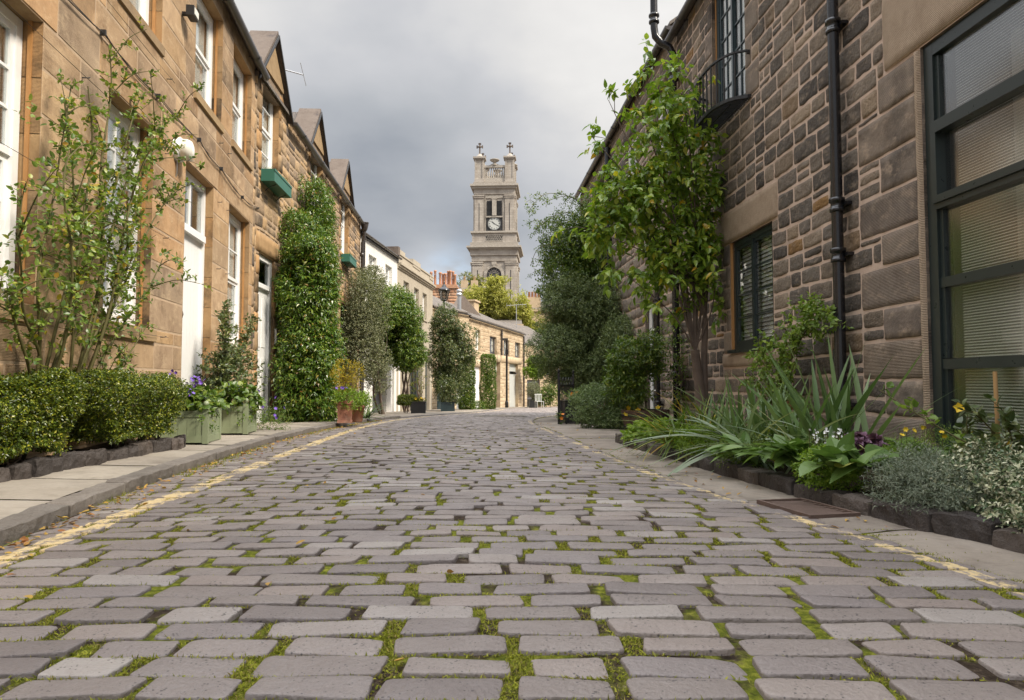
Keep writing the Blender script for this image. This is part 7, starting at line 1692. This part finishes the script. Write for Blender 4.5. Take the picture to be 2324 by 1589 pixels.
bush('wall_climber', 'fresh green creeper ball on the wall of the far cottage', 'climber', (1.9, 50, -1.1), [(1.65, 50.0, 1.75, 0.75, 0.5, 0.75, 2, 0, 2), (2.2, 50.0, 2.1, 0.5, 0.5, 0.5, 2, 0, 1)], 1300, 4, 0.14, 0.13, 0.09, 'l_bright', 505, 0.5, -0.5, 1.5, 0.3, trunk=[((2.1,51,-1.1),(1.8,50.4,1.2),0.05,0.04)])
small_box('planter_box', 'dark low planter by the white chair at the far bend', (1.42, 46, gc(46)+0.02), 0.55, 0.5, 0.5, 'iron')
bush('potted_shrub', 'grey olive bush in the dark planter by the white chair', 'potted plant', (1.42, 46, gc(46)+0.5), [(1.42, 46.0, 0.25, 0.42, 0.4, 0.5, 2, 0, 1), (1.55, 46, -0.3, 0.2, 0.2, 0.3, 2, 0, 0.4)], 700, 4, 0.1, 0.07, 0.03, 'l_grey', 506, 0.7, None)
bush('shrub', 'green shrub with pink flowers behind the white chair', 'shrub', (2.1, 47.5, -1.0), [(2.25, 47.5, -0.3, 0.6, 0.5, 0.7, 2, 0, 1), (2.9, 47.5, 0.2, 0.7, 0.5, 1.1, 2, 0, 1)], 900, 4, 0.12, 0.1, 0.06, 'l_mid', 507, 0.7, -0.4)
e = empty('garden_chair', (1.78, 44.6, gc(44.6)+0.0), 0.3); tag(e, 'small white slatted chair standing at the far bend', 'chair')
b = MB(); b.box(-0.25,0.25,-0.22,0.22,0.42,0.45); b.build('seat', M['ltgrey'], e)
b = MB()
for k in range(5): b.box(-0.22+0.1*k,-0.18+0.1*k,0.2,0.22,0.45,0.86)
b.box(-0.25,0.25,0.195,0.225,0.86,0.92); b.build('backrest', M['ltgrey'], e)
for x in (-0.23, 0.21):
    for y in (-0.21, 0.19): b = MB(); b.box(x, x+0.03, y, y+0.03, 0, 0.42); b.build('leg', M['ltgrey'], e)
# street lantern on its post, and the modern post at the bend
e = empty('street_lamp', (-3.15, 31.5, gc(31.5)), 0.2); tag(e, 'old fashioned black lantern street lamp rising out of the corner shrub', 'street lamp'); zl = 5.05
b = MB(); b.lathe([(0.13,0),(0.13,0.5),(0.09,0.6),(0.07,0.9),(0.05,1.0),(0.045,zl-0.1),(0.07,zl-0.05),(0.04,zl)], (0,0,0), 12); b.tube([(-0.35,0,zl-0.4),(0.35,0,zl-0.4)],0.02,6); b.build('post', M['black'], e)
ln = MB(); n_ = 6
def ringpts(r_, z): return [(r_*math.cos(2*math.pi*k/n_), r_*math.sin(2*math.pi*k/n_), z) for k in range(n_)]
for k in range(n_):
    a_, c_ = ringpts(0.15, zl+0.08)[k], ringpts(0.25, zl+0.50)[k]; ln.tube([a_, c_], 0.014, 5)
for k in range(n_):
    for (r_, z) in ((0.15, zl+0.08), (0.25, zl+0.5)): ln.tube([ringpts(r_, z)[k], ringpts(r_, z)[(k+1) % n_]], 0.016, 5)
ln.lathe([(0.29,0.50),(0.30,0.53),(0.20,0.62),(0.11,0.68),(0.10,0.74),(0.06,0.78),(0.03,0.84),(0.045,0.88),(0.01,0.97)], (0,0,zl), 12); ln.lathe([(0.04,0.0),(0.16,0.06),(0.16,0.08)], (0,0,zl), 12)
lt = ln.build('lantern', M['black'], e)
gl_ = MB(); 
for k in range(n_): q = [ringpts(0.148, zl+0.09)[k], ringpts(0.148, zl+0.09)[(k+1) % n_], ringpts(0.245, zl+0.49)[(k+1) % n_], ringpts(0.245, zl+0.49)[k]]; gl_.add(q, [(0,1,2,3)])
gl_.build('lantern_pane', M['glass_dark'], lt)
e = empty('street_lamp', (-0.34, 44.0, gc(44))); tag(e, 'slim dark lamp post with box head before the far garage', 'street lamp'); hh = 3.42-gc(44)
b = MB(); b.tube([(0,0,0),(0,0,hh-0.1)],0.07,10); b.lathe([(0.11,0),(0.11,0.4),(0.08,0.45)],(0,0,0),10); b.box(-0.1,0.1,-0.3,0.08,hh-0.9,hh-0.6); b.build('post', M['black'], e)
b = MB(); b.tube([(0,0,hh-0.15),(0,-0.15,hh),(-0.1,-0.45,hh+0.05)],0.05,8); b.box(-0.28,0.08,-0.85,-0.3,hh-0.02,hh+0.09); b.build('lamp_head', M['iron'], e)

# ---- right side: far bushes
rg = np.random.default_rng(601)
mb = MB(); base = (1.9, 17.9, -0.25)
def A(x, y, Y): return np.array(at(x, y, Y))
P1 = [[base, A(1370,650,18.2), A(1350,520,18.0), A(1310,450,17.8), A(1240,435,17.4), A(1196,480,17.0)], [base, A(1360,620,18), A(1320,500,17.6), A(1270,480,17.3), A(1215,520,17.2)], [base, A(1380,600,18), A(1390,480,18.2), A(1380,420,18.2)],
      [base, A(1330,640,17.6), A(1280,560,17.2), A(1225,560,17), A(1205,600,17)], [base, A(1300,640,17.5), A(1250,600,17), A(1225,640,17)], [base, A(1350,560,18), A(1330,470,18), A(1290,440,18), A(1235,455,18)], [base, A(1340,600,18), A(1300,520,18), A(1235,500,17.6), A(1205,540,17.4)]]
S = canes(P1, 0.02, 0.004, mb, rg); S2 = []
for s in S:
    for q in range(6):
        i = rg.integers(len(s)//3, len(s)-2); p = s[i]; d = unit(rg.normal(0, 1, 3)+np.array([-0.3,0,-0.1])); Ls = rg.uniform(0.25, 0.55); S2 += canes([[p, p+d*Ls*0.5+np.array([0,0,0.05]), p+d*Ls+np.array([0,0,-0.06])]], 0.007, 0.002, mb, rg, 4)
f1 = cane_foliage(S+S2, rg, 0.2, 16, 0.14, 0.06, 0.032, (0.8,0.8,0.6), K=5, seg=1, up=-0.1)
B, O = sample_blobs([tuple(A(1310,560,17.8))+(0.85,0.7,0.95,2,0,3), tuple(A(1290,630,17.6))+(0.9,0.7,0.55,2,0,2), tuple(A(1365,520,18.3))+(0.5,0.6,1.1,2,0,1.5)], 6500, rg, 0.8, -0.28, 1.4)
f2 = twig_leaves(B, O, 5, 0.16, 0.07, 0.04, rg, leafhang=0.3)
plant('rambling_climber', 'airy rambling climber arching towards the tower above the dark bush', 'climber', base, merge(f1, f2), 'l_mid', mb, 'stem', sname='cane')
bush('dark_bush', 'large dusky fine leaved bush on the right at the bend', 'bush', (1.65, 17.0, -0.25),
     [tuple(A(1345,760,17.0))+(1.12,0.9,1.05,2,0,4), tuple(A(1290,690,16.9))+(0.65,0.8,0.7,2,0,2), tuple(A(1400,700,16.8))+(0.72,0.8,0.85,2,0,2.4), tuple(A(1275,800,16.6))+(0.78,0.8,0.75,2,0,2.5), tuple(A(1385,830,16.2))+(0.6,0.7,0.55,2,0,2), tuple(A(1425,790,15.4))+(0.5,0.6,0.75,2,0,2), tuple(A(1330,850,16.5))+(0.75,0.7,0.5,2,0,1.6)],
     18000, 7, 0.16, 0.06, 0.02, 'l_yew', 602, 0.5, -0.5, 1.6, 0.35, trunk=[((1.6,17,-0.3),(1.6,17,0.9),0.08,0.05)], up=0.5)
bush('shrub', 'low mounded grey green shrub beside the wooden tub', 'shrub', (1.55, 11.6, -0.1), [(1.52, 11.6, 0.28, 0.56, 0.5, 0.40, 2, 0, 3), (1.9, 11.7, 0.52, 0.38, 0.4, 0.34, 2, 0, 1.4), (1.75, 11.2, 0.1, 0.4, 0.3, 0.2, 2, 0, 1)],
     5000, 6, 0.05, 0.030, 0.016, 'l_mound', 603, 0.35, -0.6, 3, 0.3, up=0.6)
e = empty('wooden_tub', (2.12, 10.9, -0.06)); tag(e, 'weathered half barrel tub at the corner of the dark house', 'tub')
b = MB(); n_ = 18
for k in range(n_):
    a0_, a1_ = 2*math.pi*k/n_+0.01, 2*math.pi*(k+1)/n_-0.01; vs_ = []
    for (r_, z) in ((0.31,0.0),(0.365,0.17),(0.385,0.33)):
        for a_ in (a0_, a1_): vs_ += [(r_*math.cos(a_), r_*math.sin(a_), z), ((r_-0.025)*math.cos(a_), (r_-0.025)*math.sin(a_), z)]
    fs = []
    for q in range(2): o_ = q*4; fs += [(o_, o_+2, o_+6, o_+4), (o_+1, o_+5, o_+7, o_+3), (o_, o_+4, o_+5, o_+1), (o_+2, o_+3, o_+7, o_+6)]
    fs += [(8, 10, 11, 9), (0, 1, 3, 2)]; b.add(vs_, fs)
b.lathe([(0.30,0.01),(0.34,0.26)], (0,0,0), 18); b.build('stave', M['barrel'], e)
for (z, r_) in ((0.06, 0.334), (0.24, 0.381)):
    b = MB(); b.lathe([(r_-0.006,z-0.016),(r_+0.004,z-0.016),(r_+0.007,z+0.016),(r_-0.003,z+0.016)], (0,0,0), 36); b.build('hoop', M['iron'], e)
b = MB(); b.lathe([(0.0,0.26),(0.35,0.265),(0.35,0.27)], (0,0,0), 18); b.build('soil', M['soil'], e)
rg = np.random.default_rng(605)
fv, ff = flowers([(1.82,10.75,0.30),(1.95,10.6,0.27),(1.75,10.6,0.20),(2.25,10.55,0.31)], 'p_yellow', 0.05, rg)
en = bush('potted_shrub', 'open leafy rhododendron like shrub in the wooden tub', 'potted plant', (2.1, 10.9, 0.2), [tuple(A(1440,820,10.9))+(0.36,0.36,0.38,2,0,2), tuple(A(1478,800,11.0))+(0.25,0.3,0.3,2,0,1), tuple(A(1430,880,10.8))+(0.32,0.3,0.25,2,0,1.3), tuple(A(1415,850,10.8))+(0.25,0.25,0.2,2,0,0.8)],
     900, 7, 0.11, 0.09, 0.028, 'l_mid', 604, 0.75, -0.2, 2.5, 0.0, trunk=[((2.1,10.9,0.2),(2.12,10.9,0.75),0.02,0.014)], seg=2)
link('flower', np_mesh('flower', fv-np.array(en.location), ff, M['p_yellow']), en)
bush('wall_climber', 'thin leafy climber on the wall between the pipes behind the tree', 'climber', (2.75, 11.1, 0.0), [(2.72, 11.0, 0.9, 0.22, 0.55, 0.65, 2, 0, 1), (2.78, 11.6, 1.4, 0.2, 0.4, 0.4, 2, 0, 0.5)], 260, 5, 0.12, 0.055, 0.032, 'l_mid', 606, 0.9, -0.1, 2, 0.0, trunk=[((2.75,11.1,0),(2.75,11.05,0.7),0.012,0.008)])
# iron gate and railing by the dark bush
e = empty('iron_railing', (0.93, 13.6, gc(13.6)-0.03), math.atan2(1.9, 0.55)); tag(e, 'black scrolled iron railing in front of the dark bush', 'railing')
for x in (0.0, 1.5):
    b = MB(); b.box(x-0.02, x+0.02, -0.02, 0.02, 0, 1.05); b.lathe([(0.015,0),(0.03,0.03),(0.0,0.09)], (x,0,1.05), 8); b.build('post', M['iron'], e)
b = MB(); b.box(0.02,1.48,-0.01,0.01,0.10,0.13); b.box(0.02,1.48,-0.01,0.01,0.78,0.81)
for k in range(1, 12): b.box(0.125*k-0.008, 0.125*k+0.008, -0.008, 0.008, 0.13, 0.78)
for k in range(5): b.tube([(0.18+0.28*k+0.08*math.cos(a_*0.6), 0.0, 0.88+0.08*math.sin(a_*0.6)) for a_ in range(11)], 0.008, 5)
b.build('rail', M['iron'], e)
e = empty('plant_stand', (1.25, 13.9, gc(13.9)-0.03), 0.3); tag(e, 'dark ribbed planter trough among the railing and dark bush', 'planter')
b = MB(); b.box(-0.25,0.3,-0.15,0.2,0.05,0.5); 
for k in range(6): b.box(-0.25+0.1*k,-0.21+0.1*k,-0.165,-0.151,0.05,0.5)
b.build('box', M['iron'], e)
for x in (-0.22,0.25):
    for y in (-0.13,0.17): b = MB(); b.box(x, x+0.03, y, y+0.02, 0, 0.05); b.build('leg', M['iron'], e)
rg = np.random.default_rng(607); fl_pts = [(0.98,13.5,0.0),(1.0,13.5,0.07),(1.3,13.7,0.5),(1.2,13.7,0.47),(1.42,13.7,0.45)]
fv, ff = flowers(fl_pts, 'p_orange', 0.045, rg); B, O = sample_blobs([(1.25,13.85,0.42,0.28,0.2,0.09,2),(0.98,13.6,-0.05,0.08,0.08,0.12,2)], 90, rg, 0.9); f1 = twig_leaves(B, O, 4, 0.07, 0.05, 0.03, rg)
plant('flowering_plant', 'orange flowers among leaves by the iron railing', 'flowering plant', (1.25,13.9,0.3), f1, 'l_mid', None, parts=[('flower', fv, ff, 'p_orange')])

# ---- the leafy tree against the dark house
rg = np.random.default_rng(701); mb = MB(); tb = (2.66, 9.55, 0.08)
f0 = np.array((2.55, 9.5, 1.15)); f1_ = np.array((2.70, 9.5, 1.6))
mb.tube([tb, (2.63,9.55,0.5), (2.58,9.52,0.9), tuple(f0)], [0.085,0.07,0.066,0.06], 12); mb.tube([(2.72,9.62,0.08), (2.70,9.6,0.6), (2.69,9.55,1.1), tuple(f1_)], [0.055,0.05,0.045,0.042], 10)
ends = [(1345,300,9.1),(1385,215,9.1),(1440,180,9.2),(1490,150,9.3),(1548,115,9.3),(1520,230,9.4),(1350,520,9.0),(1400,440,9.1),(1430,330,9.2),(1590,330,9.6),(1610,420,9.6),(1570,240,9.5),(1470,420,9.2),(1600,560,9.4),(1420,620,9.0),(1500,560,9.3),(1630,600,9.3),(1380,380,9.2),(1560,480,9.5)]
shoots = []
for i, q in enumerate(ends):
    q = A(*q); src = f0 if i % 3 else f1_; mid_ = src+(q-src)*0.45+np.array([0.1,0,0.22 if q[2] > 2.6 else 0.05])
    S_ = canes([[src, mid_, q]], 0.021 if q[2] > 3 else 0.013, 0.004, mb, rg, 7); shoots += S_
sub_ = []
for s in shoots:
    for k in range(9):
        i = rg.integers(len(s)//3, len(s)); p = s[min(i, len(s)-1)]; d = unit(np.array([rg.normal(-0.15, 0.8), rg.normal(-0.1, 0.7), rg.normal(0.25, 0.5)])); Ls = rg.uniform(0.2, 0.48)
        sub_ += canes([[p, p+d*Ls*0.5+np.array([0,0,0.05]), p+d*Ls]], 0.006, 0.002, mb, rg, 4)
B, O = [], []
for s in sub_:
    for k in range(4): t_ = rg.uniform(0.2, 1); i = int(t_*(len(s)-1)); B.append(s[i]); O.append(unit(s[-1]-s[0]+rg.normal(0, 0.15, 3)))
B, O = np.array(B), np.array(O)
fA = twig_leaves(B, O, 5, 0.16, 0.12, 0.062, rg, up=0.0, seg=4, prof=prof_leaf, fold=0.14, droop=0.35, hang=0.4, leafhang=0.55, spread=0.9)
bl_t = [tuple(A(1500,300,9.3))+(0.42,0.45,0.8,2,0,3), tuple(A(1570,380,9.5))+(0.36,0.4,0.85,2,0,3), tuple(A(1420,300,9.2))+(0.40,0.4,0.5,2,0,2), tuple(A(1450,440,9.2))+(0.42,0.4,0.55,2,0,2.2), tuple(A(1520,190,9.3))+(0.25,0.3,0.35,2,0,1.2), tuple(A(1390,510,9.1))+(0.3,0.3,0.2,2,0,0.8), tuple(A(1560,520,9.5))+(0.4,0.35,0.5,2,0,1.5), tuple(A(1395,450,9.1))+(0.34,0.3,0.34,2,0,1.2), tuple(A(1440,590,9.2))+(0.3,0.3,0.3,2,0,0.9), tuple(A(1385,520,9.0))+(0.28,0.28,0.2,2,0,0.6), tuple(A(1500,640,9.3))+(0.3,0.3,0.22,2,0,0.6)]
B, O = sample_blobs(bl_t, 760, rg, 0.8, -0.25, 2.2); fB = twig_leaves(B, O, 6, 0.17, 0.12, 0.062, rg, up=0.0, seg=4, fold=0.14, droop=0.35, hang=0.4, leafhang=0.55)
plant('leafy_tree', 'slender multi stemmed tree with large drooping green leaves against the dark house', 'tree', tb, merge(fA, fB), 'l_cherry', mb, 'bark', fname='crown')

# ---- rose bush on the dark wall
rg = np.random.default_rng(711); mb = MB(); base = (2.85, 7.3, 0.1)
P1 = [[base,(2.82,7.5,0.6),(2.80,7.9,1.05)],[base,(2.82,7.2,0.7),(2.85,7.0,1.25)],[base,(2.85,7.1,0.8),(2.9,6.65,1.4)],[base,(2.85,7.0,0.9),(2.9,6.4,1.35),(2.9,6.1,1.25)],[base,(2.8,7.5,0.5),(2.78,8.1,0.75)],[base,(2.8,7.0,0.6),(2.8,6.7,0.95)],[base,(2.8,7.4,0.7),(2.8,7.7,1.2)],[base,(2.8,7.2,0.5),(2.8,6.9,0.75)]]
S = canes(P1, 0.009, 0.003, mb, rg); f1 = cane_foliage(S, rg, 0.35, 24, 0.12, 0.05, 0.03, (0.7,0.9,0.5), K=6, mb=mb)
Bx = [(2.86,6.5,1.33,0.16,0.3,0.14,2,0,1),(2.83,7.3,1.0,0.16,0.4,0.18,2,0,1)]; B, O = sample_blobs(Bx, 120, rg, 0.9); f2 = twig_leaves(B, O, 6, 0.12, 0.052, 0.032, rg, seg=3, prof=prof_wide)
M['l_rose2'] = LM('fresh_rose_leaf', [(0,(0.10,0.17,0.03)),(0.5,(0.16,0.24,0.04)),(1,(0.25,0.32,0.06))], 0.3, 0.5, 0.4)
plant('rose_bush', 'light green rose bush growing up the dark wall beside the small window', 'rose bush', base, merge(f1, f2), 'l_rose2', mb, 'stem', sname='cane')

# ---- the planted bed on the right
def zb(X, Y): return 0.10
spiky('iris_clump', 'tallest broad bladed iris fan in front of the black downpipe', 'plant', (2.46, 5.35, 0.08), 46, 1.0, 0.046, 'l_iris', 801, (0.75,1.52), 0.07, 8, 0.11, group='clumps of iris', fold=0.05)
spiky('iris_clump', 'darker iris clump left of the tallest iris fan', 'plant', (2.25, 6.2, 0.08), 54, 0.74, 0.034, 'l_iris', 802, (0.95,1.52), 0.08, 7, 0.14, group='clumps of iris', fold=0.05)
spiky('iris_clump', 'short iris clump farthest along the bed', 'plant', (2.2, 7.0, 0.08), 30, 0.55, 0.03, 'l_iris', 803, (0.8,1.5), 0.15, 7, 0.12, group='clumps of iris', fold=0.05)
spiky('red_hot_poker', 'grey blue strap leaves arching down over the bed edging', 'plant', (1.88, 5.6, 0.14), 38, 0.80, 0.036, 'l_glauc', 804, (0.25,1.1), 0.85, 9, 0.07, az=(math.pi*0.55, math.pi*1.75))
spiky('red_hot_poker', 'loose grey blue strap leaves behind the broad leaved plants', 'plant', (2.1, 5.0, 0.12), 18, 0.7, 0.036, 'l_glauc', 805, (0.4,1.2), 0.7, 9, 0.07, az=(math.pi*0.6, math.pi*1.6))
spiky('daylily', 'fine grassy daylily clump with some yellow blades', 'plant', (2.02, 7.15, 0.08), 150, 0.66, 0.012, 'l_grass', 806, (0.4,1.35), 0.6, 7, 0.09)
spiky('daylily', 'small yellowing grassy clump drooping over the edging', 'plant', (1.55, 6.45, 0.14), 120, 0.52, 0.014, 'l_grass', 807, (0.3,1.2), 0.9, 7, 0.06, az=(math.pi*0.6, math.pi*1.7))
rg = np.random.default_rng(808)
def broad(label, c, n, L, W, mat, seed, elev=(0.1,1.1), spread=0.08):
    rg = np.random.default_rng(seed); f = rosette(c, n, L, W, rg, spread, elev, 5, 0.45)
    return plant('broadleaf_plant', label, 'plant', c, f, mat, None, group='broad leaved bedding plants')
broad('glossy broad leaves spilling forward onto the channel edge', (1.72,5.05,0.18), 34, 0.20, 0.085, 'l_broad', 816, (0.0,1.0))
broad('broad leaved plant hanging over the edging below the strap leaves', (1.80,4.5,0.20), 50, 0.24, 0.10, 'l_broad', 811)
broad('broad leaved plant just right of the white flowers', (1.93,3.95,0.22), 34, 0.20, 0.12, 'l_broad', 812)
broad('large rounded leaves between the purple plant and the wall', (2.75,5.0,0.15), 34, 0.20, 0.14, 'l_broad', 813, (0.3,1.2), 0.16)
broad('broad leaves behind the edging under the tall irises', (2.15,4.9,0.15), 30, 0.18, 0.09, 'l_broad', 814)
broad('broad bluish leaves beside the pale variegated shrub', (2.62,4.3,0.2), 16, 0.17, 0.12, 'l_broad', 815, (0.3,1.2), 0.1)
def mound(name, label, c, r, n, K, tl, L, W, mat, seed, cat='plant', up=0.5, seg=1, prof=prof_leaf, fl=None, cut=None, group=None, shell=0.6, fold=0.25):
    rg = np.random.default_rng(seed); B, O = sample_blobs([tuple(c)+tuple(r)+(2,0,1)], n, rg, shell, cut, 3); m_ = B[:,2] > 0.06; B, O = B[m_], O[m_]
    f = twig_leaves(B, O, K, tl, L, W, rg, up=up, seg=seg, prof=prof, fold=fold); parts = []; mb = None
    if fl:
        mt, cnt, rr_, hz = fl; mb = MB(); pts = []
        for _ in range(cnt):
            a_ = rg.uniform(0, 6.28); q = math.sqrt(rg.random()); x, y = c[0]+r[0]*0.8*q*math.cos(a_), c[1]+r[1]*0.8*q*math.sin(a_); z = c[2]+r[2]*0.8+rg.uniform(0, hz)
            mb.tube([(x, y, c[2]), (x+rg.normal(0, 0.01), y, z)], 0.002, 4); pts.append((x, y, z))
        fv, ff = flowers(pts, mt, rr_, rg, petals=6); parts.append(('flower', fv, ff, mt))
    return plant(name, label, cat, (c[0], c[1], 0.1), f, mat, mb, 'stem', parts=parts, sname='stem', group=group)
mound('lavender', 'grey green lavender mound spilling onto the edging', (2.10,3.52,0.15), (0.20,0.33,0.14), 1300, 7, 0.07, 0.035, 0.0045, 'l_lav', 821, up=1.0)
mound('lavender', 'smaller grey lavender mound behind the first one', (2.36,3.95,0.18), (0.18,0.26,0.13), 700, 7, 0.07, 0.035, 0.0045, 'l_lav', 822, up=1.0)
mound('variegated_shrub', 'cream and green variegated shrub at the right picture edge', (2.42,3.35,0.18), (0.30,0.45,0.20), 1900, 5, 0.045, 0.026, 0.016, 'l_var', 823, cat='shrub', seg=1, fold=0.15)
mound('variegated_shrub', 'low trailing end of variegated foliage above the nearest edging stones', (2.28,2.85,0.16), (0.20,0.35,0.12), 900, 5, 0.045, 0.024, 0.015, 'l_var', 824, cat='shrub')
mound('ferny_plant', 'bright ferny mound dotted with yellow daisies below the studio window', (2.80,4.45,0.22), (0.34,0.42,0.15), 1300, 7, 0.06, 0.025, 0.003, 'l_bright', 825, up=1.0, fl=('p_yellow', 9, 0.020, 0.06))
mound('heuchera', 'deep purple frilly leaved plant amid the green bed', (2.20,4.3,0.30), (0.09,0.11,0.06), 110, 4, 0.03, 0.04, 0.035, 'l_purple', 826, seg=2, prof=prof_wide)
mound('white_flowers', 'clusters of tiny white flowers on thin green stems', (2.08,4.45,0.20), (0.18,0.22,0.12), 420, 5, 0.05, 0.018, 0.008, 'l_bright', 827, fl=('p_white', 60, 0.011, 0.10))
mound('lady_mantle', 'fresh green leafy mound at the far end of the bed', (1.47,7.45,0.11), (0.20,0.3,0.11), 330, 3, 0.05, 0.055, 0.055, 'l_bright', 828, seg=3, prof=prof_wide)
mound('lady_mantle', 'taller pale green sprig plant beside the wooden tub', (1.72,7.75,0.15), (0.12,0.14,0.14), 110, 4, 0.05, 0.04, 0.035, 'l_bright', 829, seg=2, prof=prof_wide)
mound('ferny_plant', 'lime green feathery plant under the arching strap leaves', (1.66,6.1,0.17), (0.18,0.38,0.13), 720, 6, 0.06, 0.03, 0.012, 'l_bright', 830)
mound('creeping_plant', 'creeping small leaved greenery between irises and edging', (1.80,5.3,0.16), (0.22,0.40,0.12), 800, 5, 0.05, 0.020, 0.012, 'l_mid', 831)
mound('creeping_plant', 'mid green ground foliage filling the bed beneath the rose', (2.5,6.1,0.12), (0.4,0.7,0.14), 900, 5, 0.06, 0.04, 0.022, 'l_mid', 832)
mound('creeping_plant', 'low leaves at the foot of the slender tree', (2.3,7.6,0.10), (0.5,0.5,0.14), 600, 5, 0.06, 0.045, 0.022, 'l_mid', 833)
mound('creeping_plant', 'celery green parsley like leaves over the edging', (1.90,4.15,0.17), (0.14,0.25,0.12), 480, 5, 0.04, 0.024, 0.016, 'l_bright', 834)
# rose stems at the right with long leafy cane
rg = np.random.default_rng(841); mb = MB(); base = (2.72, 3.75, 0.1)
P1 = [[base, A(2290,1060,3.75), A(2180,1000,3.9), A(2080,940,4.1), A(1995,885,4.3)], [base, A(2290,1060,3.7), A(2250,980,3.7), A(2200,930,3.7)], [base, A(2300,1040,3.7), A(2280,960,3.7), A(2275,925,3.7)], [base, A(2320,1040,3.6), A(2330,970,3.6)], [base, A(2260,1060,3.7), A(2200,1010,3.8), A(2190,960,3.8)], [base, A(2300,1100,3.6), A(2260,1040,3.5), A(2290,990,3.5)]]
S = canes(P1, 0.008, 0.003, mb, rg); f1 = cane_foliage(S[:1], rg, 0.25, 14, 0.09, 0.06, 0.04, (0.7,0.7,0.6), K=4, mb=mb)
f2 = cane_foliage(S[1:], rg, 0.2, 30, 0.10, 0.055, 0.038, (0.8,0.8,0.6), K=4, mb=mb)
fv, ff = flowers([tuple(A(2175,925,3.8)), tuple(A(2280,1010,3.6)), tuple(A(2285,1015,3.6))], 'p_yellow', 0.035, rg)
e = plant('rose_bush', 'open rose bush with yellow blooms before the studio window', 'rose bush', base, f2, 'l_dark', mb, 'stem', parts=[('leafy_cane', f1[0], f1[1], 'l_rose2'), ('flower', fv, ff, 'p_yellow')], sname='cane')
b = MB(); b.tube([tuple(A(2262,1120,3.8)), tuple(A(2258,843,3.8))], 0.011, 8); zb0 = A(2262,1120,3.8)
for q in (0.25, 0.5, 0.75): p = A(2262,1120,3.8)*(1-q)+A(2258,843,3.8)*q; b.lathe([(0.011,-0.004),(0.0135,0.0),(0.011,0.004)], tuple(p), 8)
o = b.build('bamboo_cane', plain('pale_bamboo', (0.45,0.27,0.11), 0.5, 0.15, 10), None, base=tuple(zb0)); tag(o, 'straight bamboo cane staking the rose at the studio window', 'cane')
e = empty('rusty_bollard_pipe', (3.05, 5.0, 0.1)); e.name = 'rusty_pipe'; tag(e, 'stubby rusty pipe with a flange beside the studio window corner', 'pipe')
M['rust'] = plain('rusty_iron', (0.13,0.085,0.065), 0.85, 0.35, 9, 0.6)
b = MB(); b.tube([(0,0,-0.05),(0,0,0.32)],0.03,10); b.build('stub', M['rust'], e); b = MB(); b.lathe([(0.035,0.12),(0.055,0.13),(0.055,0.155),(0.035,0.165)],(0,0,0),12); b.build('flange', M['rust'], e)

# rusty drain grate in the channel, manhole frame in the setts far off
e = empty('drain_grate', (1.62, 3.80, -0.001), R(103)); tag(e, 'rusty iron drain grate in the channel beside the bed edging', 'drain')
b = MB(); b.box(-0.24,0.24,-0.15,-0.13,0,0.022); b.box(-0.24,0.24,0.13,0.15,0,0.022); b.box(-0.24,-0.22,-0.13,0.13,0,0.022); b.box(0.22,0.24,-0.13,0.13,0,0.022); b.build('frame', M['rust'], e)
b = MB()
for k in range(9): b.add([(-0.20+0.045*k,-0.13,0.016),(-0.18+0.045*k,-0.13,0.016),(-0.16+0.045*k,0.13,0.016),(-0.18+0.045*k,0.13,0.016)], [(0,1,2,3)])
b.box(-0.22,0.22,-0.13,0.13,0.003,0.006,0); b.build('grating', M['rust'], e)
for i, o_ in enumerate(((0.3,21.5),)):
    e = empty('manhole_cover', (-0.35, 19.5, float(zroad(-0.35, 19.5))+0.004), 0.05); tag(e, 'rectangular metal cover flush in the cobbles at the bend', 'manhole cover')
    b = MB(); b.box(-0.75,0.75,-0.4,0.4,0,0.01)
    for k in range(12): b.box(-0.7+0.12*k,-0.64+0.12*k,-0.36,0.36,0.01,0.014)
    b.build('lid', M['gutter'], e)
# fallen leaves by the kerb and on the setts
rg = np.random.default_rng(901); n = 420
Y = 2.2+14*rg.random(n)**1.4; X = np.array([float(xl(y)) for y in Y])+0.03+np.abs(rg.normal(0, 0.10, n)); k = 60; Y2 = 1.6+10*rg.random(k); X2 = np.array([rg.uniform(float(xl(y)), float(xr(y))) for y in Y2]); Y = np.concatenate([Y, Y2]); X = np.concatenate([X, X2]); n += k
k = 60; Y3 = rg.uniform(3, 14, k); X3 = np.array([float(xr(y)) for y in Y3])+rg.uniform(0, 0.4, k); Y = np.concatenate([Y, Y3]); X = np.concatenate([X, X3]); n += k
P = np.stack([X, Y, zroad(X, Y)+0.008], 1); an = rg.uniform(0, 6.28, n); D = np.stack([np.cos(an), np.sin(an), rg.uniform(-0.1, 0.35, n)], 1); N_ = unit(np.array([0,0,1.0])+rg.normal(0, 0.35, (n, 3)))
V, F = leaves(P, D, N_, rg.uniform(0.018, 0.045, n), rg.uniform(0.012, 0.026, n), rg.uniform(-0.3, 0.4, n), 0.2, 3, prof_wide)
tag(link('fallen_leaves', np_mesh('fallen_leaves', V, F, M['deadleaf'])), 'dry brown and yellow leaves scattered along the gutters', 'leaves', kind='stuff')
# greenery in the window boxes
for (e_, sd) in ((wbx1, 911), (wbx2, 912)):
    rg = np.random.default_rng(sd); B = np.stack([rg.uniform(-0.5, 0.5, 90), rg.uniform(-0.2, -0.05, 90), np.full(90, -0.03)], 1); O = unit(rg.normal(0, 0.5, (90, 3))+np.array([0,0,1.0])); V, F = twig_leaves(B, O, 4, 0.09, 0.035, 0.016, rg)
    link('foliage', np_mesh('foliage', V, F, M['l_bright']), e_)
